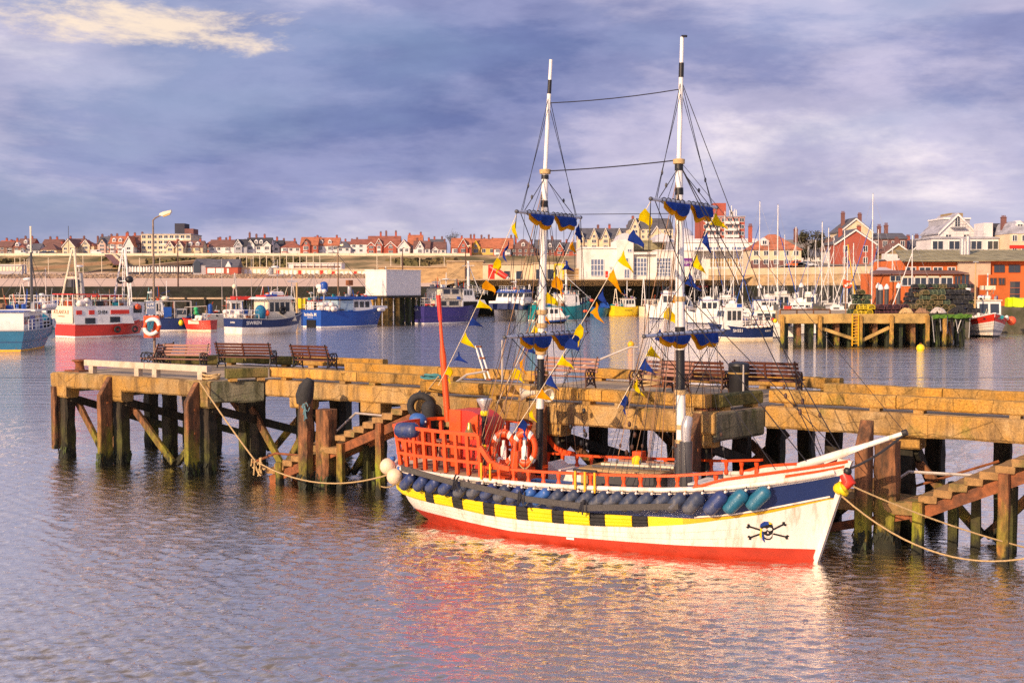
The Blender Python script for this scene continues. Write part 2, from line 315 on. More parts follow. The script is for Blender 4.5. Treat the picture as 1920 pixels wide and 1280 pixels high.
M = dict(
 white=paint('white_paint', (0.80, 0.78, 0.74)), cream=paint('cream_paint', (0.78, 0.68, 0.50)),
 red=paint('red_paint', (0.62, 0.035, 0.018)), orange=paint('orange_red_paint', (0.76, 0.085, 0.012), 0.4), navy=paint('navy_paint', (0.012, 0.028, 0.115)),
 blue=paint('blue_paint', (0.012, 0.075, 0.36)), purple=paint('purple_blue_paint', (0.045, 0.035, 0.20)), teal=paint('teal_paint', (0.01, 0.25, 0.28)),
 petrol=paint('petrol_blue_paint', (0.012, 0.13, 0.25), dirt=(0.10, 0.075, 0.05)), yellow=paint('yellow_paint', (0.85, 0.62, 0.012)), gold=paint('gold_paint', (0.80, 0.42, 0.01)),
 black=paint('black_paint', (0.012, 0.012, 0.014), 0.45), grey=paint('grey_paint', (0.32, 0.32, 0.33)), dgrey=paint('dark_grey_paint', (0.075, 0.075, 0.08)),
 antifoul=mat('red_antifouling', (0.47, 0.036, 0.011), 0.55, var=0.16, vs_=2.0, col2=(0.30, 0.035, 0.012), c2=(0.55, 0.8), c2s=1.6, stretch=(1, 1, 2.5), bump=0.004, bs=16),
 hull_white=mat('hull_white', (0.82, 0.75, 0.68), 0.4, var=0.07, vs_=7.0, col2=(0.50, 0.35, 0.22), c2=(0.50, 0.74), c2s=2.6, stretch=(2.2, 2.2, 0.35), col3=(0.66, 0.58, 0.50), c3=(0.5, 0.75), c3s=0.5, bump=0.004, bs=14),
 concrete=conc('lichen_concrete', (0.47, 0.265, 0.068), (0.43, 0.295, 0.14), (0.19, 0.12, 0.055), (0.16, 0.15, 0.03), 26.0, 0.22),
 concrete_shade_green=conc('shaded_algae_concrete', (0.21, 0.19, 0.13), (0.15, 0.15, 0.10), (0.07, 0.07, 0.04), (0.07, 0.11, 0.015)),  # shade of faces turned from the sun put into the base colour, plus algae
 aggregate=conc('kerb_aggregate', (0.54, 0.28, 0.05), (0.46, 0.29, 0.10), (0.24, 0.15, 0.05), (0.17, 0.14, 0.03), 24.0, 0.35, 0.36),
 moss=conc('mossy_kerb', (0.15, 0.14, 0.04), (0.22, 0.16, 0.06), (0.06, 0.06, 0.02), (0.06, 0.10, 0.012), 24.0),
 deck=mat('deck_concrete', (0.40, 0.30, 0.19), 0.95, var=0.22, vs_=1.6, col2=(0.26, 0.22, 0.14), c2=(0.5, 0.7), c2s=0.6, bump=0.012, bs=30),
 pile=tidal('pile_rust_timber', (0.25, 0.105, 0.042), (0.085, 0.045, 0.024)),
 pile_dark=tidal('pile_shaded_timber', (0.042, 0.030, 0.019), (0.020, 0.019, 0.011), alg=(0.075, 0.08, 0.014)),  # shade on the piles deepened in this base colour; fronts use the brighter copy
 weed=mat('weed_timber', (0.018, 0.022, 0.010), 0.7, var=0.6, vs_=5, col2=(0.055, 0.085, 0.010), c2=(0.5, 0.64), c2s=1.4, bump=0.06, bs=12, stretch=(2, 2, 0.8)),
 stair_post=tidal('stair_post_steel', (0.30, 0.105, 0.035), (0.16, 0.075, 0.03), 0.22, 1.0, (0.22, 0.25, 0.015), keep=1.6),
 jetty_post=tidal('jetty_post', (0.46, 0.25, 0.05), (0.26, 0.15, 0.04), 0.3, 1.0, (0.22, 0.22, 0.02)),
 step=mat('step_concrete', (0.31, 0.18, 0.07), 0.95, var=0.35, vs_=6, col2=(0.13, 0.12, 0.035), c2=(0.52, 0.68), c2s=1.3, bump=0.03, bs=22),
 rust=mat('rusty_steel', (0.26, 0.085, 0.028), 0.85, var=0.4, vs_=6, col2=(0.10, 0.04, 0.02), c2=(0.45, 0.65), c2s=2.0, bump=0.02, bs=18),
 galv=mat('galvanised_steel', (0.52, 0.46, 0.42), 0.5, 0.3, var=0.15, vs_=4),
 wood=mat('bench_wood', (0.11, 0.034, 0.020), 0.6, var=0.3, vs_=8, stretch=(1, 8, 8), bump=0.004, bs=20),
 wood_pale=mat('faded_bench_wood', (0.34, 0.17, 0.12), 0.7, var=0.25, vs_=8, stretch=(1, 8, 8), bump=0.004, bs=20),
 iron=mat('cast_iron', (0.014, 0.015, 0.019), 0.5, var=0.2), iron_brown=mat('brown_cast_iron', (0.085, 0.040, 0.026), 0.6, var=0.3),
 rope=mat('mooring_rope', (0.52, 0.36, 0.17), 0.9, var=0.3, vs_=20, bump=0.01, bs=60), rope_dark=mat('rigging_rope', (0.018, 0.018, 0.026), 0.8), rope_tan=mat('tan_rope', (0.28, 0.16, 0.09), 0.85),
 rubber=mat('black_rubber', (0.022, 0.022, 0.024), 0.8, var=0.4, vs_=8, bump=0.01, bs=40), rubber_strip=mat('worn_rubber_strip', (0.075, 0.070, 0.068), 0.85, var=0.3, vs_=20, bump=0.006, bs=60),
 glass=mat('dark_glass', (0.035, 0.045, 0.06), 0.08, spec=0.9), brass=mat('brass', (0.62, 0.36, 0.10), 0.3, 0.9), steel=mat('steel', (0.6, 0.58, 0.56), 0.35, 0.6),
 sailblue=cloth('sail_blue_cloth', (0.045, 0.11, 0.46)), sailyellow=cloth('sail_yellow_cloth', (0.88, 0.47, 0.02)),
 flagblue=cloth('flag_blue', (0.018, 0.045, 0.25), 0.3), flagyellow=cloth('flag_yellow', (0.90, 0.68, 0.01)), flagorange=cloth('flag_orange', (0.90, 0.42, 0.01)),
 buoy_white=mat('white_plastic_buoy', (0.80, 0.72, 0.66), 0.5, var=0.08), buoy_orange=mat('orange_buoy', (0.85, 0.12, 0.04), 0.5), buoy_cream=mat('cream_buoy', (0.80, 0.60, 0.42), 0.45, var=0.12, vs_=4),
)
# ================================================================== the setting: water, beach and land, harbour walls
def water_mat():
    m = bpy.data.materials.new('harbour_water'); m.use_nodes = True; nt = m.node_tree; N = nt.nodes; L = nt.links; p = N['Principled BSDF']
    p.inputs['Base Color'].default_value = (0.15, 0.135, 0.105, 1); p.inputs['Roughness'].default_value = 0.04; p.inputs['IOR'].default_value = 4.0
    p.inputs['Specular IOR Level'].default_value = 0.6
    tc = N.new('ShaderNodeTexCoord')
    def noise(sx, sy, det, ro, dist, rz=0.0):
        mp = N.new('ShaderNodeMapping'); mp.inputs['Scale'].default_value = (sx, sy, 1); mp.inputs['Rotation'].default_value = (0, 0, rz); L.new(tc.outputs['Object'], mp.inputs[0])
        n = N.new('ShaderNodeTexNoise'); n.inputs['Scale'].default_value = 1.0; n.inputs['Detail'].default_value = det; n.inputs['Roughness'].default_value = ro; n.inputs['Distortion'].default_value = dist
        L.new(mp.outputs[0], n.inputs['Vector']); return n.outputs[0]
    def math_(op, a, b=None):
        q = N.new('ShaderNodeMath'); q.operation = op
        for i, s in enumerate((a, b)):
            if s is None: continue
            if isinstance(s, (int, float)): q.inputs[i].default_value = s
            else: L.new(s, q.inputs[i])
        return q.outputs[0]
    a = noise(0.9, 3.0, 3, 0.55, 0.5, R(-6)); b = noise(8.0, 12.0, 2, 0.5, 0.3, R(10)); c = noise(0.05, 0.62, 3, 0.5, 0.5, R(-3))
    g = N.new('ShaderNodeNewGeometry'); sp = N.new('ShaderNodeSeparateXYZ'); L.new(g.outputs['Position'], sp.inputs[0])
    mr = N.new('ShaderNodeMapRange'); mr.inputs[1].default_value = 45; mr.inputs[2].default_value = 84; L.new(sp.outputs['Y'], mr.inputs[0])
    far = math_('ADD', math_('MULTIPLY', a, 1.1), math_('MULTIPLY', c, 3.6)); nr = noise(3.4, 8.5, 4, 0.6, 0.9, R(-7)); h = math_('ADD', math_('MULTIPLY', far, mr.outputs[0]), math_('ADD', math_('MULTIPLY', b, 0.10), math_('MULTIPLY', nr, 0.22)))
    bp = N.new('ShaderNodeBump'); bp.inputs['Strength'].default_value = 1.0; bp.inputs['Distance'].default_value = 0.10
    L.new(h, bp.inputs['Height'])
    # silty body under a mirror-like surface skin; the skin gains strength towards grazing angles
    N.remove(p); body = N.new('ShaderNodeBsdfDiffuse'); body.inputs[0].default_value = (0.12, 0.105, 0.075, 1); gl = N.new('ShaderNodeBsdfGlossy'); gl.inputs['Roughness'].default_value = 0.05; gl.inputs['Color'].default_value = (1, 0.94, 0.87, 1)
    lw = N.new('ShaderNodeLayerWeight'); lw.inputs[0].default_value = 0.5; rp = N.new('ShaderNodeValToRGB'); e_ = rp.color_ramp.elements
    for k_, (q_, c_) in enumerate(((0.20, 0.08), (0.46, 0.38), (0.65, 0.86), (0.82, 1.0))):
        if k_ > 1: e_.new(q_)
        e_[k_].position = q_; e_[k_].color = (c_, c_, c_, 1)
    L.new(lw.outputs['Facing'], rp.inputs[0]); mx_ = N.new('ShaderNodeMixShader'); L.new(rp.outputs[0], mx_.inputs[0]); L.new(body.outputs[0], mx_.inputs[1]); L.new(gl.outputs[0], mx_.inputs[2])
    for q_ in (gl.inputs['Normal'], lw.inputs['Normal']): L.new(bp.outputs[0], q_)
    L.new(mx_.outputs[0], N['Material Output'].inputs[0])
    return m
WATER = water_mat()
import numpy as np
def wave_field(X, Y, dy):
    rs = np.random.RandomState(11); Z = np.zeros_like(X); n = 46
    g = 0.80+0.42*np.sin(0.21*X+0.13*Y+1.0)*np.sin(0.37*Y-0.08*X)+0.22*np.sin(0.33*X-0.61*Y+np.sin(0.4*X))*np.sin(0.9*Y+0.2*X)
    for i in range(n):
        lam = 0.075*(0.62/0.075)**((i+rs.rand())/n); k = 2*pi/lam; th = R(82)+rs.randn()*R(25); ph = rs.rand()*2*pi
        s_ = WAVE_SLOPE*math.sqrt(2.0/n)*(0.8 if lam > 0.55 else 1.0)
        att = np.clip((lam/(dy*2.0))-0.8, 0, 1)
        w = k*(X*cos(th)+Y*sin(th))+ph+0.9*np.sin(0.8*X+0.5*Y+3*ph)+0.6*np.sin(-0.5*X+1.1*Y+5*ph)
        Z += att*(s_/k)*(np.sin(w)+0.18*np.sin(2*w+1.0))
    return Z*g
WAVE_SLOPE = 0.26
def near_water():
    ys_ = [11.0]
    while ys_[-1] < 84: ys_.append(ys_[-1]+max(0.028, 0.62*ys_[-1]**2/7680))
    ys_ = np.array(ys_); nx_ = 760; u = np.linspace(-0.58, 0.58, nx_+1); Y = np.repeat(ys_[:, None], nx_+1, 1); X = Y*u[None, :]
    dy = np.maximum(0.028, 0.62*Y**2/7680); Z = wave_field(X, Y, dy)
    f = np.clip((Y-11)/1.5, 0, 1)*np.clip((84-Y)/10, 0, 1)*np.clip((0.58-np.abs(X/Y))/0.03, 0, 1); Z *= f
    ny = len(ys_); V = np.stack([X, Y, Z], -1).reshape(-1, 3); i = np.arange(ny-1)[:, None]*(nx_+1)+np.arange(nx_)[None, :]; i = i.ravel()
    F = np.stack([i, i+1, i+nx_+2, i+nx_+1], -1); me = bpy.data.meshes.new('harbour_water'); me.vertices.add(len(V)); me.vertices.foreach_set('co', V.ravel())
    me.loops.add(F.size); me.loops.foreach_set('vertex_index', F.ravel().astype(np.int32)); me.polygons.add(len(F)); me.polygons.foreach_set('loop_start', np.arange(0, F.size, 4, dtype=np.int32)); me.polygons.foreach_set('loop_total', np.full(len(F), 4, dtype=np.int32))
    me.update(calc_edges=True); me.validate(); me.shade_smooth(); me.materials.append(WATER); o = put('harbour_water', me); o['kind'] = 'structure'
near_water()
b = MB()     # the rest of the harbour: flat sheet round the rippled part
b.add([(-0.58*84, 84, 0), (0.58*84, 84, 0), (900, 84, 0), (-900, 84, 0), (900, 300, 0), (-900, 300, 0), (-0.58*11, 11, 0), (0.58*11, 11, 0), (900, 11, 0), (-900, 11, 0), (900, -120, 0), (-900, -120, 0)],
      [(3, 0, 1, 2, 4, 5), (9, 6, 0, 3), (7, 8, 2, 1), (11, 10, 8, 7, 6, 9)])
b.build('harbour_water', WATER)['kind'] = 'structure'

def sstep(a, b_, x):
    t = max(0, min(1, (x-a)/(b_-a))); return t*t*(3-2*t)
def pw(pts, x):
    for (x0, y0), (x1, y1) in zip(pts, pts[1:]):
        if x <= x1: return y0 + (y1-y0)*max(0, (x-x0))/(x1-x0)
    return pts[-1][1]
HL = [(268, 5.0), (300, 5.7), (446, 8.9), (452, 10.0), (478, 10.3), (500, 11.2), (548, 19.0), (566, 19.9), (640, 20.5), (1600, 24)]
HM = [(282, 7.3), (385, 7.5), (420, 13), (448, 19), (560, 20.0), (640, 21), (1600, 24)]
HR = [(226, 9.4), (290, 10.8), (330, 12.5), (380, 18), (430, 22), (1600, 26)]
def ground_h(X, Y):
    r = X/Y
    l = pw(HL, Y); m_ = pw(HM, Y); r_ = pw(HR, Y)
    q = sstep(385, 400, Y); h = l + (m_-l)*(sstep(-0.075, -0.03, r)*(1-q) + sstep(0.045, 0.07, r)*q); return h + (r_-h)*sstep(0.175, 0.215, r)
land_m = bpy.data.materials.new('beach_and_slope')
def land_mat():
    m = land_m; m.use_nodes = True; nt = m.node_tree; N = nt.nodes; L = nt.links; p = N['Principled BSDF']; p.inputs['Roughness'].default_value = 0.95; p.inputs['Specular IOR Level'].default_value = 0.2
    g = N.new('ShaderNodeNewGeometry'); sp = N.new('ShaderNodeSeparateXYZ'); L.new(g.outputs['Position'], sp.inputs[0])
    def noise(sc, det=5, st=(1, 1, 1)):
        mp = N.new('ShaderNodeMapping'); mp.inputs['Scale'].default_value = st; L.new(g.outputs['Position'], mp.inputs[0])
        n = N.new('ShaderNodeTexNoise'); n.inputs['Scale'].default_value = sc; n.inputs['Detail'].default_value = det; L.new(mp.outputs[0], n.inputs['Vector']); return n.outputs[0]
    def ramp(src, stops):
        r = N.new('ShaderNodeValToRGB'); e = r.color_ramp.elements
        while len(e) < len(stops): e.new(0.5)
        for k, (q, c) in enumerate(stops): e[k].position = q; e[k].color = (*c, 1)
        L.new(src, r.inputs[0]); return r.outputs[0]
    def mr(src, a, b_):
        q = N.new('ShaderNodeMapRange'); q.inputs[1].default_value = a; q.inputs[2].default_value = b_; L.new(src, q.inputs[0]); return q.outputs[0]
    def mix(f, a, b_):
        x = N.new('ShaderNodeMix'); x.data_type = 'RGBA'; L.new(f, x.inputs[0]); L.new(a, x.inputs[6]); L.new(b_, x.inputs[7]); return x.outputs[2]
    sand = ramp(noise(0.05, 5, (0.3, 1, 1)), [(0.3, (0.66, 0.47, 0.33)), (0.7, (0.78, 0.57, 0.42))])
    grass = ramp(noise(0.09, 8), [(0.34, (0.12, 0.105, 0.045)), (0.48, (0.27, 0.20, 0.095)), (0.62, (0.50, 0.34, 0.17))])
    town = ramp(noise(0.1), [(0.3, (0.22, 0.19, 0.15)), (0.7, (0.36, 0.30, 0.22))])
    y = sp.outputs['Y']
    base = mix(mr(y, 498, 506), sand, grass); base = mix(mr(y, 552, 560), base, town)
    x = sp.outputs['X']; d = N.new('ShaderNodeMath'); d.operation = 'DIVIDE'; L.new(x, d.inputs[0]); L.new(y, d.inputs[1])
    yy = N.new('ShaderNodeMath'); yy.operation = 'GREATER_THAN'; yy.inputs[1].default_value = 396; L.new(y, yy.inputs[0]); ya = N.new('ShaderNodeMath'); ya.operation = 'MULTIPLY_ADD'; ya.inputs[1].default_value = -0.10; L.new(yy.outputs[0], ya.inputs[0]); L.new(d.outputs[0], ya.inputs[2])
    base = mix(mr(ya.outputs[0], -0.06, -0.045), base, town)
    L.new(base, p.inputs['Base Color'])
land_mat()
ys = [268, 276, 284, 292, 300, 330, 370, 400, 420, 440, 446, 452, 465, 478, 490, 500, 508, 516, 524, 532, 540, 548, 556, 566, 600, 700, 900, 1600]
b = MB(); nx = 150
for Y in ys:
    for i in range(nx+1):
        r = -0.62 + 1.24*i/nx; X = r*Y; j = 0.35 if 500 < Y < 548 else (0.08 if Y > 300 else 0)
        b.v.append((X, Y, ground_h(X, Y) + random.uniform(-j, j)))
for k in range(len(ys)-1):
    for i in range(nx):
        b.f.append((k*(nx+1)+i, k*(nx+1)+i+1, (k+1)*(nx+1)+i+1, (k+1)*(nx+1)+i)); b.m.append(0)
b.build('beach_and_hillside', land_m, smooth=60)['kind'] = 'structure'
# far ground sheet to the horizon
b = MB(); b.add([(-5000, 1590, 20), (5000, 1590, 20), (5000, 5500, 20), (-5000, 5500, 20)], [(0, 1, 2, 3)])
b.build('far_ground', mat('far_land', (0.16, 0.15, 0.09), 0.95, var=0.2, vs_=0.01))['kind'] = 'structure'
# rough scrub on the slope under the houses
b = MB()
for k in range(5200):
    r = random.uniform(-0.42, -0.04); Y = random.uniform(504, 534)
    f = sin(r*60)+sin(r*23+1.3)+ (Y-525)/18.0
    if f < 0.1 or (-0.30 < r < -0.285) or (r < -0.24 and Y > 540): continue
    X = r*Y; z = ground_h(X, Y); h = random.uniform(0.5, 1.7); a = random.uniform(0, pi); c, s_ = cos(a)*h, sin(a)*h
    b.add([(X-c, Y-s_, z-0.2), (X+c, Y+s_, z-0.2), (X+c*0.5, Y+s_*0.5+0.3, z+h), (X-c*0.6, Y-s_*0.6, z+h*0.8)], [(0, 1, 2, 3)])
tag(b.build('hillside_scrub', mat('scrub', (0.105, 0.092, 0.036), 0.95, var=0.5, vs_=0.4, col2=(0.20, 0.14, 0.06), c2=(0.45, 0.65), c2s=0.05)), 'olive scrub covering the slope below the clifftop houses', 'scrub', kind='stuff')
# rock armour between sand and promenade
b = MB()
for k in range(2600):
    X = random.uniform(-215, -28); Y = random.uniform(443, 453); z = ground_h(X, Y); s_ = random.uniform(0.22, 0.55)
    M3 = Matrix.Rotation(random.uniform(0, 6), 3, Vector((random.random(), random.random(), 1)))
    pts = [M3 @ Vector((x*s_*random.uniform(0.7, 1.2), y*s_*random.uniform(0.7, 1.2), q*s_*0.7)) + Vector((X, Y, z)) for q in (-1, 1) for x, y in ((-1, -1), (1, -1), (1, 1), (-1, 1))]
    b.add(pts, [(3,2,1,0),(4,5,6,7),(0,1,5,4),(1,2,6,5),(2,3,7,6),(3,0,4,7)])
tag(b.build('rock_armour', mat('armour_rock', (0.34, 0.24, 0.16), 0.9, var=0.45, vs_=0.4)), 'low rock armour bank between sand and promenade', 'rocks', kind='stuff')

darkstone = mat('weedy_wall_stone', (0.022, 0.021, 0.017), 0.95, var=0.55, vs_=0.8, col2=(0.014, 0.017, 0.010), c2=(0.4, 0.62), c2s=0.25, bump=0.15, bs=1.5, stretch=(1, 1, 2))
sandstone = mat('sandstone_wall', (0.48, 0.33, 0.17), 0.95, var=0.3, vs_=0.5, col2=(0.26, 0.18, 0.10), c2=(0.5, 0.7), c2s=0.3, bump=0.08, bs=2, stretch=(1, 1, 2.5))
coping = mat('coping_stone', (0.44, 0.33, 0.22), 0.9, var=0.2, vs_=0.6)
def wall_run(t, name, p, q, z0, z1, thick, m, base_off=0.0):
    p, q = Vector((*p, 0)), Vector((*q, 0)); d = (q-p).normalized(); n = Vector((-d.y, d.x, 0))
    b_ = MB(); a0, a1 = p - n*base_off, q - n*base_off
    b_.add([(*v.xy, z) for z in (z0, z1) for v in (a0, a1, q+n*thick, p+n*thick)], [(3,2,1,0),(4,5,6,7),(0,1,5,4),(1,2,6,5),(2,3,7,6),(3,0,4,7)])
    return b_.build(name, m, t)
t = thing('harbour_wall', 'long dark weed-covered harbour wall in front of the beach', 'wall')
wall_run(t, 'wall_face', (-190, 268), (-14, 268), -1, 6.0, 4, darkstone)
wall_run(t, 'ledge', (-190, 266.2), (-14, 266.2), 3.35, 3.72, 1.79, coping)
wall_run(t, 'ledge_foot', (-190, 266.6), (-14, 266.6), -1, 3.349, 1.39, darkstone)
for k in range(44):
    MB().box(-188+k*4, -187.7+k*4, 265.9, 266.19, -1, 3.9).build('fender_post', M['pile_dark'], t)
t = thing('harbour_wall', 'dark harbour wall with sandstone top below the white seafront hall', 'wall')
wall_run(t, 'wall_face', (-16, 282), (44, 282), -1, 6.1, 4, darkstone)
wall_run(t, 'upper_courses', (-16, 281.9), (44, 281.9), 6.1, 7.35, 4, sandstone)
wall_run(t, 'coping', (-16, 281.7), (44, 281.7), 7.35, 7.62, 1.2, coping)
t = thing('harbour_wall', 'tall golden sandstone harbour wall behind the yacht masts', 'wall')
wall_run(t, 'wall_face', (43, 281), (76, 224), -1, 6.2, 4, darkstone)
wall_run(t, 'upper_courses', (43, 280.8), (76, 223.8), 6.2, 8.4, 4, sandstone)
wall_run(t, 'parapet', (43, 280.5), (76, 223.5), 8.4, 9.8, 1.0, mat('pale_parapet', (0.62, 0.47, 0.30), 0.9, var=0.2, vs_=0.4))
d = (Vector((76, 224, 0))-Vector((43, 281, 0)))
for k in range(26):
    q = Vector((43, 280.6, 0)) + d*(k+0.5)/26 + Vector((-0.3, -0.35, 0))
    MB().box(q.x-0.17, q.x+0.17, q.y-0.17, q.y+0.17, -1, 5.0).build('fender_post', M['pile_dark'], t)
# quay behind the far jetty on the right
b = MB(); b.prism([(41.5, 149), (53.3, 149), (53.3, 166), (130, 166), (130, 232), (41.5, 232)], -1, 3.3, axis='z')
b.build('quay', [mat('quay_concrete', (0.13, 0.11, 0.085), 0.95, var=0.3, vs_=0.5, col2=(0.06, 0.065, 0.03), c2=(0.45, 0.65), c2s=0.2, bump=0.05, bs=3)])['kind'] = 'structure'
# promenade strip + low white sea wall on the clifftop
t = thing('promenade_wall', 'low pale wall along the clifftop road', 'wall')
for i in range(30):
    x0 = -240+i*7.4; MB().box(x0, x0+7.3, 551, 551.5, ground_h(x0+3, 551)-1.0, ground_h(x0+3, 551)+1.1).build('panel', M['cream'], t)
# ================================================================== the concrete pier on piles
PO = at_z(95, 697, 3.0); PANG = R(-34.57); PZ = 3.0
def pier_loc(s, y, z=PZ):
    return Vector((PO.x + s*cos(PANG) - y*sin(PANG), PO.y + s*sin(PANG) + y*cos(PANG), z))
pier = thing('pier', 'weathered concrete pier on timber piles behind the pirate ship', 'pier', (PO.x, PO.y, 0), PANG)
FRONT = [(0, 0), (8.1, 0), (9.0, 1.55), (16.6, 1.55), (16.6, -0.25), (25.6, -0.05), (25.95, 2.15), (42, 2.5)]
BACK = [(42, 5.7), (26.2, 5.6), (26.2, 7.6), (17.6, 7.6), (17.6, 5.3), (9.2, 5.3), (9.2, 7.7), (0.5, 6.6), (0, 3.5)]
b = MB(); b.prism([(x, y+0.25) for x, y in FRONT] + BACK, 2.74, 3.0, axis='z'); b.build('deck', M['deck'], pier)
# edge beams: one piece per run, with deeper haunches at the piles
def beam_run(p, q, m, h=0.52, w=0.5, zt=2.996, name='edge_beam', off=0.25):
    p, q = Vector((*p, 0)), Vector((*q, 0)); d = (q-p).normalized(); n = Vector((-d.y, d.x, 0))
    L_ = (q-p).length; k = max(1, round(L_/4.2))
    for i in range(k):
        a = p + d*(L_*i/k + (0.008 if i else 0)) + n*off; c = p + d*(L_*(i+1)/k) + n*off
        MB().rbar((*a.xy, zt-h/2), (*c.xy, zt-h/2), w, h, max(2, int(6*(c-a).length/2)), 0.012).build(name, m, pier)
beam_run((0, 0), (8.1, 0), M['concrete']); beam_run((8.1, 0.05), (8.98, 1.5), M['concrete_shade_green'], 0.70)
beam_run((9.0, 1.55), (16.6, 1.55), M['concrete']); beam_run((16.4, -0.25), (25.6, -0.05), M['concrete'], 0.54)
beam_run((25.62, 0.05), (25.95, 2.1), M['concrete_shade_green'], 0.72); beam_run((25.95, 2.15), (42, 2.5), M['concrete'], 0.54)
for (p, q) in (((9.2, 5.3), (17.6, 5.3)), ((17.6, 7.6), (26.2, 7.6)), ((26.2, 5.6), (42, 5.7)), ((0.5, 6.6), (9.2, 7.7))):
    beam_run((p[0], p[1]-0.5), (q[0], q[1]-0.5), M['concrete'], 0.5)
beam_run((0.02, 3.5), (0.02, 0.5), M['concrete'], 0.5, off=0.26)
# cross beams under the deck at every pile bent
BENTS = [(0.45, 0.0, 6.0), (3.4, 0.0, 6.6), (7.6, 0.0, 7.0), (10.4, 1.6, 5.0), (13.4, 1.6, 5.0), (17.4, -0.1, 5.0), (20.9, -0.1, 7.2), (25.1, 0.0, 7.2), (29.3, 2.5, 5.2), (32.8, 2.6, 5.2), (36.5, 2.6, 5.2)]
for s, y0, y1 in BENTS:
    MB().rbar((s, y0+0.52, 2.52), (s, y1, 2.52), 0.5, 0.42, 5, 0.012).build('cross_beam', M['concrete_shade_green'], pier)
    MB().rbar((s-0.40, y0+0.27, 2.44), (s+0.40, y0+0.27, 2.44), 0.52, 0.62, 3, 0.015).build('haunch', M['concrete'], pier)
# kerbs: raised on small blocks, a gap of daylight under them
def kerb_run(p, q, ms, back=False, lift=0.085, h=0.31, w=0.36, step=3.3, zt=3.0, blk=True):
    p, q = Vector((*p, 0)), Vector((*q, 0)); d = (q-p).normalized(); n = Vector((-d.y, d.x, 0)); L_ = (q-p).length; k = max(1, round(L_/step))
    for i in range(k):
        a = p + d*(L_*i/k+0.012); c = p + d*(L_*(i+1)/k-0.012)
        MB().rbar((*a.xy, zt+lift+h/2), (*c.xy, zt+lift+h/2), w, h, max(3, int((c-a).length*4)), 0.010).build('kerb', ms[i % len(ms)], pier)
        if blk:
            for f in (0.16, 0.84):
                e = a.lerp(c, f); MB().rbar((*(e-d*0.12).xy, zt+lift/2-0.01), (*(e+d*0.12).xy, zt+lift/2-0.01), w*0.8, lift+0.02, 1, 0.004).build('kerb_block', M['concrete'], pier)
A, G = M['aggregate'], M['moss']
kerb_run((8.35, 0.45), (9.0, 1.62), [G], step=9); kerb_run((9.05, 1.85), (16.5, 1.85), [A]); kerb_run((16.7, 0.05), (25.35, 0.22), [A])
kerb_run((25.45, 0.35), (25.75, 2.1), [G], step=9); kerb_run((25.95, 2.5), (42, 2.85), [A])
kerb_run((1.6, 6.35), (5.4, 6.85), [G, A], step=2.6); kerb_run((5.4, 6.85), (9.1, 7.4), [A]); kerb_run((9.4, 5.05), (17.5, 5.05), [A]); kerb_run((17.6, 7.4), (26.0, 7.4), [A]); kerb_run((26.3, 5.35), (42, 5.5), [A])
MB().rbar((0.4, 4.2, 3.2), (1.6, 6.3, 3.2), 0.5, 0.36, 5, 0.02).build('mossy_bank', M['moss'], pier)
# low white timber guard rail on the pier head
RAILM = mat('weathered_rail', (0.56, 0.46, 0.35), 0.8, var=0.15, vs_=5, col2=(0.36, 0.30, 0.20), c2=(0.5, 0.75), c2s=3, bump=0.01, bs=20)
gr = thing('guard_rail', 'low white timber rail on the left pier head', 'rail', pier_loc(1.28, 0.42), PANG)
MB().box(0.15, 3.3, -0.1, 0.1, 0.26, 0.46).build('rail', RAILM, gr); MB().box(3.33, 6.35, -0.1, 0.1, 0.26, 0.46).build('rail', RAILM, gr)
for x in (0.5, 2.9, 3.8, 6.0): MB().box(x-0.11, x+0.11, -0.09, 0.09, 0, 0.26).build('post', RAILM, gr)
# piles, front fender posts and braces
def weed_fringe(s, y, hw, hd, o):
    # ragged bladderwrack hanging round a pile at the tide line
    b_ = MB()
    for k in range(46):
        a = random.uniform(-1, 1); e = random.choice(((a*hw, -hd-0.01), (hw+0.01, a*hd), (-hw-0.01, a*hd))); z = random.uniform(0.05, 0.46)**1.0; l = random.uniform(0.08, 0.24); r = random.uniform(0.015, 0.05); q = random.uniform(-.04, .04)
        x0, y0 = s+e[0], y+e[1]; ox, oy = (0, -0.035) if abs(e[1]) > hd else ((0.035 if e[0] > 0 else -0.035), 0); tx, ty = (r, 0) if abs(e[1]) > hd else (0, r)
        b_.add([(x0-tx, y0-ty, z), (x0+tx, y0+ty, z), (x0+tx*0.4+ox+q, y0+ty*0.4+oy, z-l), (x0-tx*0.8+ox+q, y0-ty*0.8+oy, z-l*0.8)], [(0, 1, 2, 3)])
    b_.build('weed_fringe', M['weed'], o)['kind'] = 'stuff'
def pile(s, y, w, d, z1, m=None, low=True, name='pile', lean=0):
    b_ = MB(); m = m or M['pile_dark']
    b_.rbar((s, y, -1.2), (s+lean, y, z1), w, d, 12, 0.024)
    o = b_.build(name, m, pier)
    if y < 2.6: weed_fringe(s, y, w/2, d/2, o)
    return o
